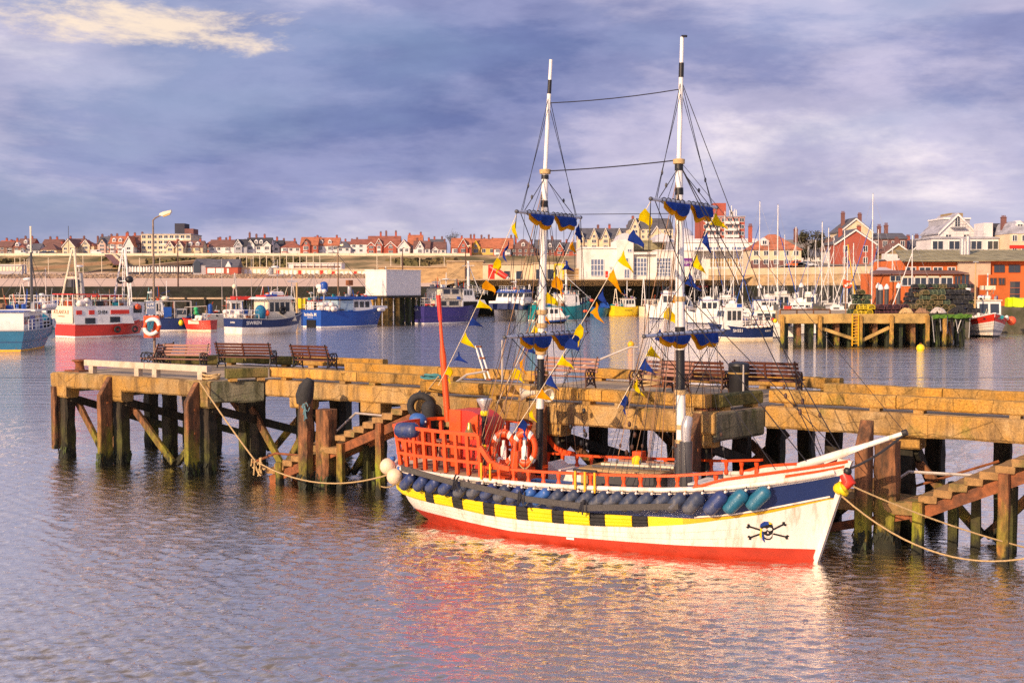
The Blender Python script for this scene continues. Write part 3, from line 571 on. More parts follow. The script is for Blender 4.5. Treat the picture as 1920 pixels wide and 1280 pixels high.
def fender_post(s, y, top, w=0.20, dp=0.48):
    # timber fender with a sloping head, standing proud of the beam
    b_ = MB(); c = 0.025; rg = []
    for z, f in [(-1.2+i*0.35, 0) for i in range(int((top-0.62+1.2)/0.35)+1)] + [(top-0.62, 0), (top-0.02, 1)]:
        j = lambda: random.uniform(-.012, .012); y0_ = y-dp*(1-0.88*f)
        rg.append([(s-w/2+c+j(), y0_, z), (s+w/2-c+j(), y0_+j(), z), (s+w/2, y0_+c, z), (s+w/2+j(), y, z), (s-w/2+j(), y, z), (s-w/2, y0_+c, z)])
    o = b_.loft(rg, caps=True).build('fender_post', M['pile'], pier); weed_fringe(s, y-dp/2, w/2, dp/2, o)
    for zb in (1.35, 2.1):
        MB().cbox((s+w/2+0.012, y-dp*0.4, zb), (0.03, 0.07, 0.07)).build('bolt', M['rust'], o)
for s, y0, y1 in BENTS:
    k = max(2, round((y1-y0)/2.2)+1)
    for i in range(k):
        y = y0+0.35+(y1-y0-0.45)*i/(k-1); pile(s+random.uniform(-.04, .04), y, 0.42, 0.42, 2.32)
    # cross braces in the bent
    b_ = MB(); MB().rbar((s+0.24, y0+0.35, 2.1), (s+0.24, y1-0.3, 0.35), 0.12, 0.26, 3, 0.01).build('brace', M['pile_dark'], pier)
for (a, c, y) in ((0.45, 3.4, 0.75), (3.4, 7.6, 0.75), (7.6, 10.4, 2.3), (10.4, 13.4, 2.3), (13.4, 17.4, 2.3), (17.4, 20.9, 1.0), (20.9, 25.1, 1.0), (25.1, 29.3, 3.1), (29.3, 32.8, 3.1), (32.8, 36.5, 3.1), (3.4, 7.6, 5.2), (20.9, 25.1, 5.6)):
    m_ = (a+c)/2
    MB().rbar((a, y, 1.95), (m_, y, 0.12), 0.15, 0.22, 3, 0.01).build('brace', M['pile'], pier); MB().rbar((c, y, 1.95), (m_+0.02, y+0.16, 0.12), 0.15, 0.22, 3, 0.01).build('brace', M['pile'], pier)
for s in (3.25, 7.55, 25.15): fender_post(s, -0.02, 2.98)
for s in (17.2, 20.9): fender_post(s, -0.28, 2.98)
for k in range(4): MB().rbar((0.2, -0.02+0.17*k, 0.3), (0.2, -0.02+0.17*k, 2.5), 0.22, 0.12, 4, 0.012).build('fender_board', M['pile'], pier)
# free-standing dolphin posts beside the stairs
pile(12.25, 0.0, 0.34, 0.34, 2.75, M['pile'], name='dolphin_post'); pile(12.75, 0.35, 0.5, 0.5, 2.35, M['pile'], name='dolphin_post')
fender_post(28.95, 1.0, 2.95, 0.3, 0.4); pile(29.35, 1.25, 0.5, 0.5, 2.45, M['pile'], name='dolphin_post')
for s, y in ((27.2, 3.6), (31.2, 4.2), (5.4, 4.1), (12.0, 3.6)): pile(s, y, 0.36, 0.36, 2.7)
# ------------------------------------------------------------------ stairs down to the water
def stairs(name, label, s0, z0, s1, z1, y0, y1, land, nsteps):
    t = thing(name, label, 'stairs', (PO.x, PO.y, 0), PANG)
    for k in range(nsteps):
        f = k/(nsteps-1); s = s0+(s1-s0)*f; z = z0+(z1-z0)*f
        if land and land[0] <= s <= land[1]: continue
        MB().rbar((s, y0, z), (s, y1, z), 0.40, 0.17, 4, 0.012).build('step', M['step'], t)
    for y in (y0+0.12, y1-0.12):
        MB().bar((s0-0.1, y, z0-0.30), (s1+0.15, y, z1-0.30), 0.1, 0.26).build('stringer', M['rust'], t)
    return t
stL = stairs('pier_stairs', 'worn concrete steps down to water left of the ship stern', 10.6, 0.35, 16.35, 2.75, 0.15, 1.35, (12.0, 13.3), 17)
MB().rbar((11.9, 0.75, 1.17), (13.45, 0.75, 1.17), 1.3, 0.20, 4, 0.02).build('landing', M['step'], stL)
for s, zt in ((11.0, 0.5), (13.5, 1.25), (15.0, 1.95)):
    MB().rbar((s, 0.16, -1.2), (s, 0.16, zt+0.15), 0.21, 0.21, 8, 0.012).build('post', M['stair_post'], stL)
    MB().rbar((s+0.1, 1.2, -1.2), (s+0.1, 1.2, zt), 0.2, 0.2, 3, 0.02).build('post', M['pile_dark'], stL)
MB().tube([(11.6, 1.5, 1.15), (12.9, 1.5, 2.15), (14.9, 1.5, 2.12), (17.2, 1.4, 3.5), (17.9, 1.35, 3.62)], 0.035, 6).build('handrail', M['galv'], stL)
MB().tube([(9.3, 0.7, 0.45), (10.1, 0.9, 0.78), (11.3, 0.95, 0.78)], 0.04, 6).build('handrail', M['rust'], stL)
stR = stairs('pier_stairs', 'concrete steps down to water right of the ship bow', 30.0, 1.05, 34.0, 3.0, 1.05, 2.3, None, 13)
MB().rbar((27.6, 1.75, 0.95), (30.1, 1.75, 0.95), 1.5, 0.28, 5, 0.03).build('landing', M['step'], stR)
MB().rbar((26.3, 1.6, 0.75), (27.6, 1.6, 0.85), 0.9, 0.3, 4, 0.03).build('landing', M['concrete_shade_green'], stR)
MB().bar((27.4, 1.15, 0.15), (29.9, 1.15, 0.82), 0.1, 0.2).build('stringer', M['rust'], stR); MB().bar((26.0, 1.2, 0.5), (27.3, 1.2, 0.72), 0.1, 0.16).build('stringer', M['pile_dark'], stR)
for s, zt in ((30.15, 0.95), (32.0, 1.75), (33.6, 2.5)):
    MB().rbar((s, 1.0, -1.2), (s, 1.0, zt+0.2), 0.23, 0.23, 8, 0.012).build('post', M['stair_post'], stR)
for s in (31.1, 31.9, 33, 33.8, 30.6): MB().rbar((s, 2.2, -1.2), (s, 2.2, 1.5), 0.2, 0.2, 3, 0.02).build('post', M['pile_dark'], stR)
MB().tube([(28.7, 2.35, 1.0), (29.5, 2.38, 1.62), (31.2, 2.38, 1.66), (31.5, 2.38, 1.8), (34.6, 2.3, 3.85)], 0.04, 6).build('handrail', M['galv'], stR)
MB().tube([(28.2, 3.0, 0.7), (31.4, 3.0, 1.95)], 0.035, 6).build('handrail', M['rust'], stR)
# white hand rail going down the far side of the pier
hr = thing('hand_rail', 'white tube hand rail at the far pier edge behind the left mast', 'rail', pier_loc(17.3, 5.6), PANG)
MB().tube([(0.5, 0, 0.3), (2.4, 0.8, 1.15), (2.6, 0.9, 1.15)], 0.035, 6).build('rail', M['galv'], hr); MB().tube([(2.5, 0.85, -0.2), (2.5, 0.85, 1.15)], 0.03, 6).build('post', M['galv'], hr)
hr = thing('hand_rail', 'short white gangway rail with cross bars near the red steering oar', 'rail', pier_loc(15.0, 4.4), PANG)
for k in (0, 0.16): MB().tube([(0.3+k, 0.0, 1.15), (0.95+k, -0.35, 0.15)], 0.028, 6).build('rail', M['white'], hr)
for f in (0.1, 0.4, 0.7, 0.95):
    MB().bar((0.28+0.75*f, -0.4*f, 1.25-1.15*f), (0.48+0.75*f, -0.4*f, 1.25-1.15*f), 0.05, 0.05).build('cross_bar', M['rust'], hr)
MB().tube([(1.25, 0.1, 0.0), (1.25, 0.1, 1.35)], 0.035, 6).build('post', M['galv'], hr)
# ------------------------------------------------------------------ benches
def bench_meshes(wm, im, key, L_=1.75):
    seat = MB().cbox((0, 0, 0), (L_, 0.062, 0.03)).mesh('slat_'+key, wm)
    end = MB()   # cast end: legs, seat rail, arm scroll, back stay
    def t(pts, r=0.028): end.tube([(0, y, z) for y, z in pts], r, 6)
    t([(-0.30, 0.0), (-0.24, 0.20), (-0.25, 0.42), (-0.28, 0.52), (-0.22, 0.63), (-0.05, 0.64), (0.20, 0.60)])
    t([(0.34, 0.0), (0.24, 0.22), (0.22, 0.45), (0.30, 0.72), (0.37, 0.90), (0.40, 0.96)]); t([(-0.25, 0.40), (0.0, 0.41), (0.23, 0.37)])
    t([(-0.25, 0.16), (0.0, 0.22), (0.24, 0.16)], 0.022)
    for cy, cz, r in ((-0.1, 0.30, 0.075), (0.1, 0.29, 0.075), (-0.08, 0.52, 0.075), (0.1, 0.50, 0.07)):
        end.torus((0, cy, cz), r, 0.020, 10, 5, M=Matrix.Rotation(pi/2, 3, 'Y'))
    return seat, end.mesh('bench_end_'+key, im, smooth=50)
BM = {k: bench_meshes(w, i, k) for k, w, i in (('dark', M['wood'], M['iron']), ('pale', M['wood_pale'], M['iron']), ('brown', M['wood_pale'], M['iron_brown']), ('red', M['wood'], M['iron_brown']))}
def bench(s, y, rz, key, label, L_=1.75, plaque=False):
    # local front is -y; rz turns it on the pier
    t = thing('bench', label, 'bench', pier_loc(s, y, 3.002), PANG+rz, 'benches on the pier'); seat, end = BM[key]; f = L_/1.75
    for k in range(5): put('seat_slat', seat, t, (0, -0.24+k*0.105, 0.43-0.012*k), (R(3), 0, 0), (f, 1, 1))
    for k in range(4): put('back_slat', seat, t, (0, 0.235+k*0.042, 0.55+k*0.11), (R(70), 0, 0), (f, 1.25, 1))
    for x in (-1, 1): put('end_frame', end, t, (x*(L_/2-0.09), 0, 0))
    MB().bar((0, 0.25, 0.48), (0, 0.40, 0.92), 0.06, 0.03).build('back_stay', M['wood'], t)
    if plaque: MB().cbox((0.0, 0.30, 0.70), (0.16, 0.012, 0.05)).build('plaque', M['steel'], t)
bench(4.0, 5.55, pi+R(18), 'dark', 'dark wooden bench with its back to us, mossy kerb behind', 2.3)
bench(7.35, 5.6, pi+R(3), 'dark', 'red-brown slatted bench with black iron ends, alone near the kerb', 1.75)
bench(1.75, 3.2, R(-62), 'pale', 'iron-ended bench seen end-on beside the lifebuoy post', 1.6)
bench(3.3, 3.05, R(20), 'pale', 'faded pink slatted bench facing the camera on the pier head', 1.9)
bench(19.1, 3.6, R(0), 'brown', 'faded bench facing us behind the left mast', 1.9)
bench(22.2, 3.55, R(-14), 'brown', 'faded bench facing us behind the right mast', 1.9, True)
bench(22.75, 4.75, pi+R(3), 'red', 'brown bench turned away, back to back with another', 1.9, True)
bench(24.6, 5.5, pi+R(4), 'red', 'dark red bench turned away behind the litter bin', 1.9)
# litter bin
t = thing('litter_bin', 'round black litter bin standing in front of a bench', 'bin', pier_loc(24.05, 4.72), PANG)
MB().lathe([(0.25, 0), (0.27, 0.03), (0.27, 0.60), (0.275, 0.62), (0.275, 0.64)], 20).build('body', M['iron'], t, smooth=40)
MB().lathe([(0.285, 0.64), (0.29, 0.66), (0.29, 0.86), (0.26, 0.90), (0.12, 0.93)], 20).build('hood', M['iron'], t, smooth=40)
MB().lathe([(0.292, 0.60), (0.296, 0.61), (0.296, 0.635), (0.292, 0.645)], 20).build('band', mat('gold_band', (0.35, 0.22, 0.06), 0.5), t)
MB().box(-0.15, 0.15, -0.295, -0.2, 0.68, 0.82).build('slot', mat('bin_slot', (0.002, 0.002, 0.002), 0.9), t); MB().box(0.2, 0.24, -0.2, -0.15, 0.1, 0.86).build('hinge', M['steel'], t)
# mooring bollards
def bollard(s, y, label, r=0.16, h=0.42, m=M['rust']):
    t = thing('bollard', label, 'bollard', pier_loc(s, y, 3.0), PANG, 'bollards on the pier')
    MB().box(-0.4, 0.4, -0.35, 0.35, 0, 0.05).build('base_plate', m, t)
    MB().lathe([(r*1.15, 0.05), (r, 0.1), (r*0.9, h*0.6), (r*1.2, h*0.82), (r*1.75, h*0.88), (r*1.75, h*0.98), (r*1.1, h)], 16).build('post', m, t, smooth=40)
bollard(0.62, 0.75, 'rusty mushroom bollard on the left corner of the pier')
bollard(20.95, 6.4, 'rusty bollard on far pier edge with rope coiled beside it')
t = thing('twin_bollard', 'rusty twin-post bollard at the pier edge beside the right mast', 'bollard', pier_loc(25.0, 0.45, 3.0), PANG, 'bollards on the pier')
MB().box(-0.42, 0.42, -0.26, 0.26, 0, 0.06).build('base_plate', M['rust'], t)
for x in (-0.22, 0.22): MB().lathe([(0.11, 0.06), (0.10, 0.30), (0.125, 0.31), (0.125, 0.36)], 14, (x, 0, 0)).build('post', M['rust'], t, smooth=40)
def coil(s, y, label, n=5, r=0.3, z=3.0, m=M['rope']):
    pts = []
    for i in range(n*14+1):
        a = 2*pi*i/14; rr = r*(0.75+0.25*sin(a*0.37)); pts.append((rr*cos(a)*1.25, rr*sin(a), 0.04+0.035*(i/14)+0.02*sin(a*2.3)))
    t = thing('rope_coil', label, 'rope', pier_loc(s, y, z), PANG); MB().tube(pts, 0.03, 6).build('coils', m, t, smooth=60)
coil(20.3, 6.3, 'pale rope coiled on the far pier edge between benches', 8, 0.4); coil(7.6, 0.55, 'rope wound round the pier head at the end of the white rail', 4, 0.26)
coil(17.0, 0.1, 'blue-green rope lying over the kerb above the hanging tyres', 3, 0.3, 3.42, mat('teal_rope', (0.05, 0.20, 0.22), 0.9))
# lifebuoy post with sign
lp = thing('lifebuoy_station', 'lifebuoy post with blue sign and orange housing on the pier head', 'lifebuoy', pier_loc(1.25, 3.45, 3.0), 0)
MB().box(-0.16, 0.16, -0.12, -0.08, 1.97, 2.45).build('sign', paint('sign_blue', (0.10, 0.14, 0.25)), lp)
text('lettering', 'LIFE', 0.13, (0, -0.125, 2.35), (pi/2, 0, 0), M['white'], lp)
text('lettering', 'BUOY', 0.10, (0, -0.125, 2.22), (pi/2, 0, 0), M['white'], lp)
MB().box(-0.28, 0.26, -0.10, 0.12, 1.12, 1.92).build('housing', M['orange'], lp)
LB = M['white'], M['orange']
bz = MB().torus((0, 0, 0), 0.26, 0.078, 24, 8, M=Matrix.Rotation(pi/2, 3, 'X'), mfun=lambda i, j: 1 if (i % 12) in (0, 1, 2) else 0).mesh('lifebuoy_ring', list(LB), 50)
put('ring', bz, lp, (0.06, -0.22, 1.53), (0, R(40), 0), (0.95, 1, 1.1))
b = MB()
for k in range(9): b.tube(sag((random.uniform(-.12, .16), -0.28, 1.74), (random.uniform(-.12, .16), -0.30, 1.7), random.uniform(0.2, 0.42), 8), 0.018, 5)
b.build('line', mat('blue_line', (0.03, 0.17, 0.26), 0.9), lp)
# lamp post on the pier head (its foot stands by the lifebuoy)
def lamp(name, label, P, h, arm=0.95, r=0.075, m=None, glow=False):
    t = thing(name, label, 'lamp post', P, 0, None); m = m or M['galv']
    MB().tube([(0, 0, 0), (0, 0, h*0.35), (0, 0, h)], [r*1.25, r, r*0.7], 8).build('pole', m, t, smooth=50)
    MB().tube([(0, 0, h-0.02), (arm*0.25, 0, h+0.2*arm), (arm, 0, h+0.55*arm)], r*0.6, 6).build('arm', m, t)
    hd = MB(); k_ = arm/0.55
    hd.loft([[(arm*0.7, -0.06*k_, h+0.26*k_), (arm*0.7, 0.06*k_, h+0.26*k_), (arm*0.7, 0.06*k_, h+0.36*k_), (arm*0.7, -0.06*k_, h+0.36*k_)], [(arm*1.1, -0.15*k_, h+0.22*k_), (arm*1.1, 0.15*k_, h+0.22*k_), (arm*1.1, 0.12*k_, h+0.46*k_), (arm*1.1, -0.12*k_, h+0.46*k_)],
             [(arm*2.0, -0.12*k_, h+0.42*k_), (arm*2.0, 0.12*k_, h+0.42*k_), (arm*2.0, 0.09*k_, h+0.58*k_), (arm*2.0, -0.09*k_, h+0.58*k_)]], caps=True)
    o = hd.build('lamp_head', M['cream'], t)
    MB().bar((arm*1.12, 0, h+0.22*k_), (arm*1.85, 0, h+0.37*k_), 0.2*k_, 0.12*k_).build('lens', mat('lamp_lens_lit' if glow else 'lamp_lens', (0.8, 0.5, 0.15), 0.3, emit=((1, 0.55, 0.15), 8) if glow else None), o)
    return t
lamp('lamp_post', 'tall lamp post rising from the pier head, lamp over the lifebuoy', pier_loc(1.17, 3.62, 3.0), 5.45, 0.34, 0.046, mat('lamp_post_paint', (0.22, 0.16, 0.12), 0.6, var=0.3, vs_=5))
# tyres and rubber on the pier face
TY = MB().torus((0, 0, 0), 0.30, 0.105, 20, 8, M=Matrix.Rotation(pi/2, 3, 'X')).mesh('tyre', M['rubber'], 50)
for s, lb in ((16.05, 'left of two black tyres hanging on the pier face above the stern'), (17.0, 'right of two black tyres hanging on the pier face above the stern')):
    tag(put('tyre', TY, None, pier_loc(s, 1.1 if s < 16.5 else -0.45, 2.72), (R(6), R(-12), PANG+R(22))), lb, 'tyre', 'tyres on the pier face')
for k, (s, lb) in enumerate(((16.85, 'thick black rubber fender behind the hanging tyres'),)):
    tag(MB().capsule((0, 0, 0), (0, 0, 0.9), 0.2, 12).build('rubber_fender', M['rubber'], None, 50), lb, 'fender').location = pier_loc(s+0.5, -0.55, 2.0)
tag(MB().tube([(0, 0, 0), (0.02, 0, 0.25), (0.08, 0, 0.5), (0.2, 0, 0.75)], [0.22, 0.27, 0.24, 0.13], 10).build('rubber_wrap', M['rubber'], None, 50), 'black rubber boot capping the dolphin post left of the stairs', 'fender').location = pier_loc(12.2, -0.02, 2.5)
MBr = MB()
for k in range(14): MBr.tube(sag((0, 0, 0), (random.uniform(-.15, .2), random.uniform(-.1, .1), random.uniform(-.5, .1)), random.uniform(-0.1, 0.2), 5), 0.015, 4)
tag(MBr.build('rope_tangle', mat('blue_net', (0.12, 0.24, 0.28), 0.9)), 'tangle of pale blue rope on the dolphin post', 'rope').location = pier_loc(12.42, -0.22, 2.5)
# ================================================================== the pirate ship
SA = R(-32); SU = Vector((cos(SA), sin(SA), 0)); SN = Vector((-sin(SA), cos(SA), 0)); SO = Vector((-3.031, 33.801, 0))
ship = thing('pirate_ship', 'white and red two-masted pirate pleasure ship moored at the pier', 'ship', SO, SA)
def ship_w(x, y, z): return SO + SU*x + SN*y + Vector((0, 0, z))
def ship_l(px, py, y):     # local place of a photo pixel on the ship's lengthwise plane at offset y
    d = _ray(px, py); c = Vector((0, 0, CAMH)); t = (SO + SN*y - c).dot(SN)/d.dot(SN); p = c + d*t - SO
    return Vector((p.dot(SU), p.dot(SN), p.z))
def interp(pts, x):
    if x <= pts[0][0]: return pts[0][1]
    for (a, b_), (c, d) in zip(pts, pts[1:]):
        if x <= c:
            t = (x-a)/(c-a); return b_+(d-b_)*t
    return pts[-1][1]
RAILHB = [(0.25, 0.45), (0.5, 0.78), (0.9, 1.06), (1.5, 1.27), (2.5, 1.45), (4, 1.55), (6, 1.6), (8, 1.55), (9.5, 1.3), (10.5, 0.94), (11.3, 0.52), (12.06, 0.03)]
WLHB = [(1.15, 0.15), (1.35, 0.5), (1.8, 0.75), (2.36, 0.96), (3.45, 1.27), (4.42, 1.44), (6.0, 1.46), (7.5, 1.39), (8.8, 1.20), (10.05, 0.80), (11.0, 0.30), (11.41, 0.03)]
RAILZ = [(0.2, 1.42), (1.0, 1.37), (3.6, 1.37), (5.1, 1.38), (6.6, 1.43), (8.5, 1.52), (9.7, 1.63), (10.7, 1.78), (11.6, 1.95), (12.1, 2.08)]
YB = [(0.3, 0.85), (1, 0.70), (1.76, 0.64), (2.7, 0.59), (3.7, 0.52), (4.7, 0.51), (5.7, 0.53), (6.7, 0.56), (7.75, 0.63), (8.9, 0.77), (9.74, 0.93), (10.5, 1.065), (11.75, 1.41)]
RT = [(0.3, 0.42), (1.8, 0.33), (2.7, 0.27), (4.5, 0.20), (6.0, 0.23), (7.6, 0.27), (8.9, 0.29), (10.1, 0.31), (11.5, 0.28)]
YT = [(0.3, 1.1), (1, 0.97), (2.1, 0.88), (4.1, 0.82), (6.3, 0.85), (7.3, 0.87), (8.1, 0.90), (9.1, 0.915), (9.8, 1.00), (10.5, 1.135), (11.75, 1.435)]
XA = [(-0.6, 2.2), (0, 1.25), (0.35, 0.95), (0.8, 0.62), (1.2, 0.35), (1.42, 0.25)]
XB = [(-0.6, 11.25), (0, 11.41), (2.25, 12.10)]
def smooth_interp(pts, x): return (interp(pts, x-0.25)+2*interp(pts, x)+interp(pts, x+0.25))/4
def ship_hb(x, z):
    zr = interp(RAILZ, x); f = max(0.0, min(1.0, z/zr)); k_ = max(0.0, min(1.0, (x-7.0)/3.5)); xr = x + (12.06-interp(XB, min(z, 2.1)))*k_
    hr_, hw = smooth_interp(RAILHB, xr), smooth_interp(WLHB, min(11.4, x))
    if x < 1.25: hw = max(0.05, 0.30*(x/1.25))
    g = 1-(1-f)**(1.9+1.8*max(0, min(1, (2.6-x)/1.4)))
    h = hw + (hr_-hw)*g
    if z < 0: h = hw*(1+z*1.1)
    return max(0.02, h)
blocks = [(790, 807), (845, 865), (907, 929), (971, 993), (1039, 1061), (1109, 1137), (1187, 1214)]
bx = [(ship_l(a, 950, -1.5).x, ship_l(c, 950, -1.5).x) for a, c in blocks]
ts = sorted(set([i/44 for i in range(45)] + [(x-0.25)/11.81 for p in bx for x in p] + [0.01, 0.022, 0.985, 0.993]))
lev = ['keel', 'wl', 'rt', 'yb', 'yt', 'bt', 'rl']
def lev_z(k, x):
    rz_ = interp(RAILZ, x)
    return {'keel': -0.6, 'wl': -0.02, 'rt': interp(RT, x), 'yb': min(interp(YB, x), rz_-0.2), 'yt': min(interp(YT, x), rz_-0.15), 'bt': rz_-0.10, 'rl': rz_}[k]
def hull_ring(t):
    ring = []
    xm = 0.25 + t*(12.06-0.25)
    for k in lev:
        z = lev_z(k, xm); x = xm + max(0, 1-t/0.2)**2*(interp(XA, z)-0.25) + max(0, (t-0.75)/0.25)**2*(interp(XB, z)-12.06); z = lev_z(k, x)
        e = min(1.0, (t/0.03))**0.5 if t < 0.03 else 1.0
        ring.append((x, ship_hb(x, z)*max(0.04, e), z))
    fl = []
    for a, c in zip(ring, ring[1:]):      # one extra point between levels so the flare curves
        fl.append(a); mz = (a[2]+c[2])/2; mx_ = (a[0]+c[0])/2; e = min(1.0, t/0.03)**0.5 if t < 0.03 else 1.0
        fl.append((mx_, ship_hb(mx_, mz)*max(0.04, e), mz))
    fl.append(ring[-1]); return fl
rings = [hull_ring(t) for t in ts]; nl = len(rings[0])
hm = [M['antifoul'], M['hull_white'], M['yellow'], M['black'], M['navy'], M['gold']]
def hull_mat(i, j):
    xm = sum(rings[q][5][0] for q in (i, i+1))/2
    if j < 4: return 0
    if j < 6: return 1
    if j < 8:
        if any(a < xm < c for a, c in bx): return 3
        return 5 if xm > 8.9 else 2
    if j < 10: return 4
    return 1
hb_ = MB()
for sgn in (-1, 1): hb_.loft([[(x, sgn*y, z) for x, y, z in r] for r in rings], closed=False, mfun=hull_mat)
e = len(hb_.v)
hb_.add([(rings[0][j][0], s*rings[0][j][1], rings[0][j][2]) for j in range(nl) for s in (-1, 1)], [(2*j, 2*j+1, 2*j+3, 2*j+2) for j in range(nl-1)], 1)
hb_.build('hull', hm, ship, smooth=50)
# ridged rubber blocks, yellow and black, bolted along the side
ed = [0.60] + [v for p in bx for v in p]
for k, (x0, x1) in enumerate(zip(ed, ed[1:])):
    rg = []; n = 4
    for i in range(n+1):
        x = x0+0.008+(x1-x0-0.016)*i/n; za, zb = interp(YB, x)+0.004, interp(YT, x)
        prof = [(0, -0.02), (0, 0.03), (0.16, 0.05), (0.30, 0.05), (0.34, 0.03), (0.38, 0.05), (0.62, 0.055), (0.66, 0.03), (0.70, 0.05), (0.9, 0.05), (1.0, 0.03), (1.0, -0.02)]
        rg.append([(x, -(ship_hb(x, za+(zb-za)*f)+o), za+(zb-za)*f) for f, o in prof])
    MB().loft(rg, caps=True).build('black_block' if k % 2 else 'yellow_block', [M['rubber'] if k % 2 else M['yellow']], ship)
MB().cbox((6.1, -(ship_hb(6.1, 0.2)+0.012), 0.20), (0.2, 0.03, 0.045)).build('hull_anode', M['white'], ship)
def at_rail(x, z=None, out=0.0, side=-1):
    z = interp(RAILZ, x) if z is None else z
    return Vector((x, side*(ship_hb(x, min(z, interp(RAILZ, x)))+out), z))
for fz in (0.30, 0.62):      # plank seams in the white topside
    MB().tube([at_rail(x_, interp(RT, x_)+(interp(YB, x_)-interp(RT, x_))*fz, 0.001) for x_ in [1.6+i*0.36 for i in range(27)]], 0.004, 4).build('plank_seam', mat('seam', (0.56, 0.46, 0.36), 0.9), ship)
# bulwark at the bow, stem, deck, rubbing rail
BULZ = [(9.0, 1.56), (9.67, 1.80), (10.7, 1.985), (11.7, 2.16), (12.12, 2.25)]
b = MB()
xs = [9.0+i*(12.08-9.0)/16 for i in range(17)]
for sgn in (-1, 1):
    def bp(x, f):
        z0, z1 = interp(RAILZ, x), interp(BULZ, x); z = z0+(z1-z0)*f; return (x+0.03*f, sgn*(ship_hb(x, z0)+0.05*f*min(1, (12.1-x))), z)
    b.loft([[bp(x, f) for f in (0, 0.3, 0.62, 0.90, 1.0)] for x in xs], closed=False, mfun=lambda i, j: 1 if j == 3 or (j == 1 and xs[i] > 10.9) else 0)
b.build('bow_bulwark', [M['hull_white'], M['orange']], ship, smooth=40)
b = MB(); b.prism([(11.05, -0.6), (11.40, -0.6), (11.47, 0), (11.88, 1.3), (12.20, 2.26), (11.9, 2.30), (11.60, 1.3), (11.16, 0)], -0.085, 0.085); b.build('stem', M['hull_white'], ship)
for sgn, nm in ((-1, 'rubbing_rail'), (1, 'rubbing_rail')):
    MB().tube([at_rail(0.5+i*11.35/40, None, 0.04, sgn) for i in range(41)], 0.062, 8).build(nm, M['hull_white'], ship, smooth=60)
MB().tube([at_rail(0.5, None, 0.04, -1), (0.22, -0.3, 1.42), (0.2, 0.3, 1.42), at_rail(0.5, None, 0.04, 1)], 0.062, 8).build('rubbing_rail', M['hull_white'], ship, smooth=60)
MB().tube([at_rail(9.1+i*2.65/14, interp(YT, 9.1+i*2.65/14)+0.035, 0.012) for i in range(15)], 0.022, 6).build('bow_moulding', M['hull_white'], ship, smooth=60)
b = MB()
dx = [0.5+i*11.2/30 for i in range(31)]
b.loft([[(x, -ship_hb(x, 1.1)+0.02, interp(RAILZ, x)-0.34), (x, 0, interp(RAILZ, x)-0.28), (x, ship_hb(x, 1.1)-0.02, interp(RAILZ, x)-0.34)] for x in dx], closed=False)
b.build('deck', mat('ship_deck', (0.34, 0.24, 0.17), 0.85, var=0.25, vs_=3, stretch=(1, 9, 1), bump=0.01, bs=8), ship)
# low orange rail with stubby balusters along the waist
def low_rail(sgn):
    P = [at_rail(3.6+i*(9.7-3.6)/24, None, 0.0, sgn) for i in range(25)]
    top = [p + Vector((0, -sgn*0.03, 0.31 + max(0, p.x-8.7)*0.03)) for p in P]
    rb = MB()
    for a, c in zip(top, top[1:]): rb.bar(a, c, 0.11, 0.055)
    ro = rb.build('waist_rail', M['orange'], ship)
    x = 3.75
    while x < 9.8:
        p = at_rail(x, None, -0.03, sgn); MB().lathe([(0.055, 0), (0.055, 0.08), (0.035, 0.12), (0.04, 0.18), (0.055, 0.22), (0.055, 0.285)], 8, p).build('baluster', M['orange'], ship, smooth=40); x += 0.415
low_rail(-1); low_rail(1)
for sgn in (-1, 1):       # orange capping on the bow bulwark
    MB().tube([(x+0.03, sgn*(ship_hb(x, interp(RAILZ, x))+0.05*min(1, 12.1-x)), interp(BULZ, x)+0.015) for x in xs], 0.035, 6).build('bow_capping', M['orange'], ship)
# poop rail: a tall open balustrade round the stern
def poop_pt(u, h):
    # u runs from the near forward end, round the stern, to the far forward end; h from 0 (deck) to 1 (top rail)
    L1, L2 = 2.75, 2.0
    if u < L1: x, y, lean = 3.62-u, None, -1
    elif u < L1+L2: f = (u-L1)/L2; x = 0.87-0.25*sin(pi*f); y = -(1-2*f)*1.06; lean = 0
    else: x, y, lean = 0.87+(u-L1-L2), None, 1
    z0 = interp(RAILZ, x)+0.08; z = z0 + h*(2.44+0.03*(3.6-x)/2.7-z0)
    if lean: y = lean*(smooth_interp(RAILHB, max(x, 0.87))-0.04+0.10*h)
    else: x -= 0.12*h; y *= 1+0.08*h
    return Vector((x, y, z))
UT = 2.75*2+2.0
for h, w in ((1.0, 0.075), (0.66, 0.06), (0.32, 0.07)):
    b = MB(); n = 30
    pts = [poop_pt(UT*i/n, h) for i in range(n+1)]
    for a, c in zip(pts, pts[1:]): b.bar(a, c, w, w*1.05)
    b.build('poop_rail', M['orange'], ship)
k = 0; u = 0.0
while u <= UT+0.01:
    MB().bar(poop_pt(u, 0), poop_pt(u, 1.0), 0.085, 0.085, up=(0, 1, 0)).build('poop_post', M['orange'], ship); u += 0.355
# lower solid kick board round the poop
b = MB()
pts = [(poop_pt(UT*i/30, 0.0), poop_pt(UT*i/30, 0.13)) for i in range(31)]
for sgn in (-1, 1):     # curved knees from the poop rail down to the waist rail
    P = [poop_pt(0 if sgn < 0 else UT, 0.72)+Vector((0.03, 0, 0)), Vector((3.80, sgn*1.55, 1.98)), Vector((3.95, sgn*1.56, 1.82)), Vector((4.2, sgn*1.57, 1.73)), Vector((4.5, sgn*1.57, 1.70))]
    b = MB()
    for a, c in zip(P, P[1:]): b.bar(a, c, 0.09, 0.11)
    b.build('rail_knee', M['orange'], ship)
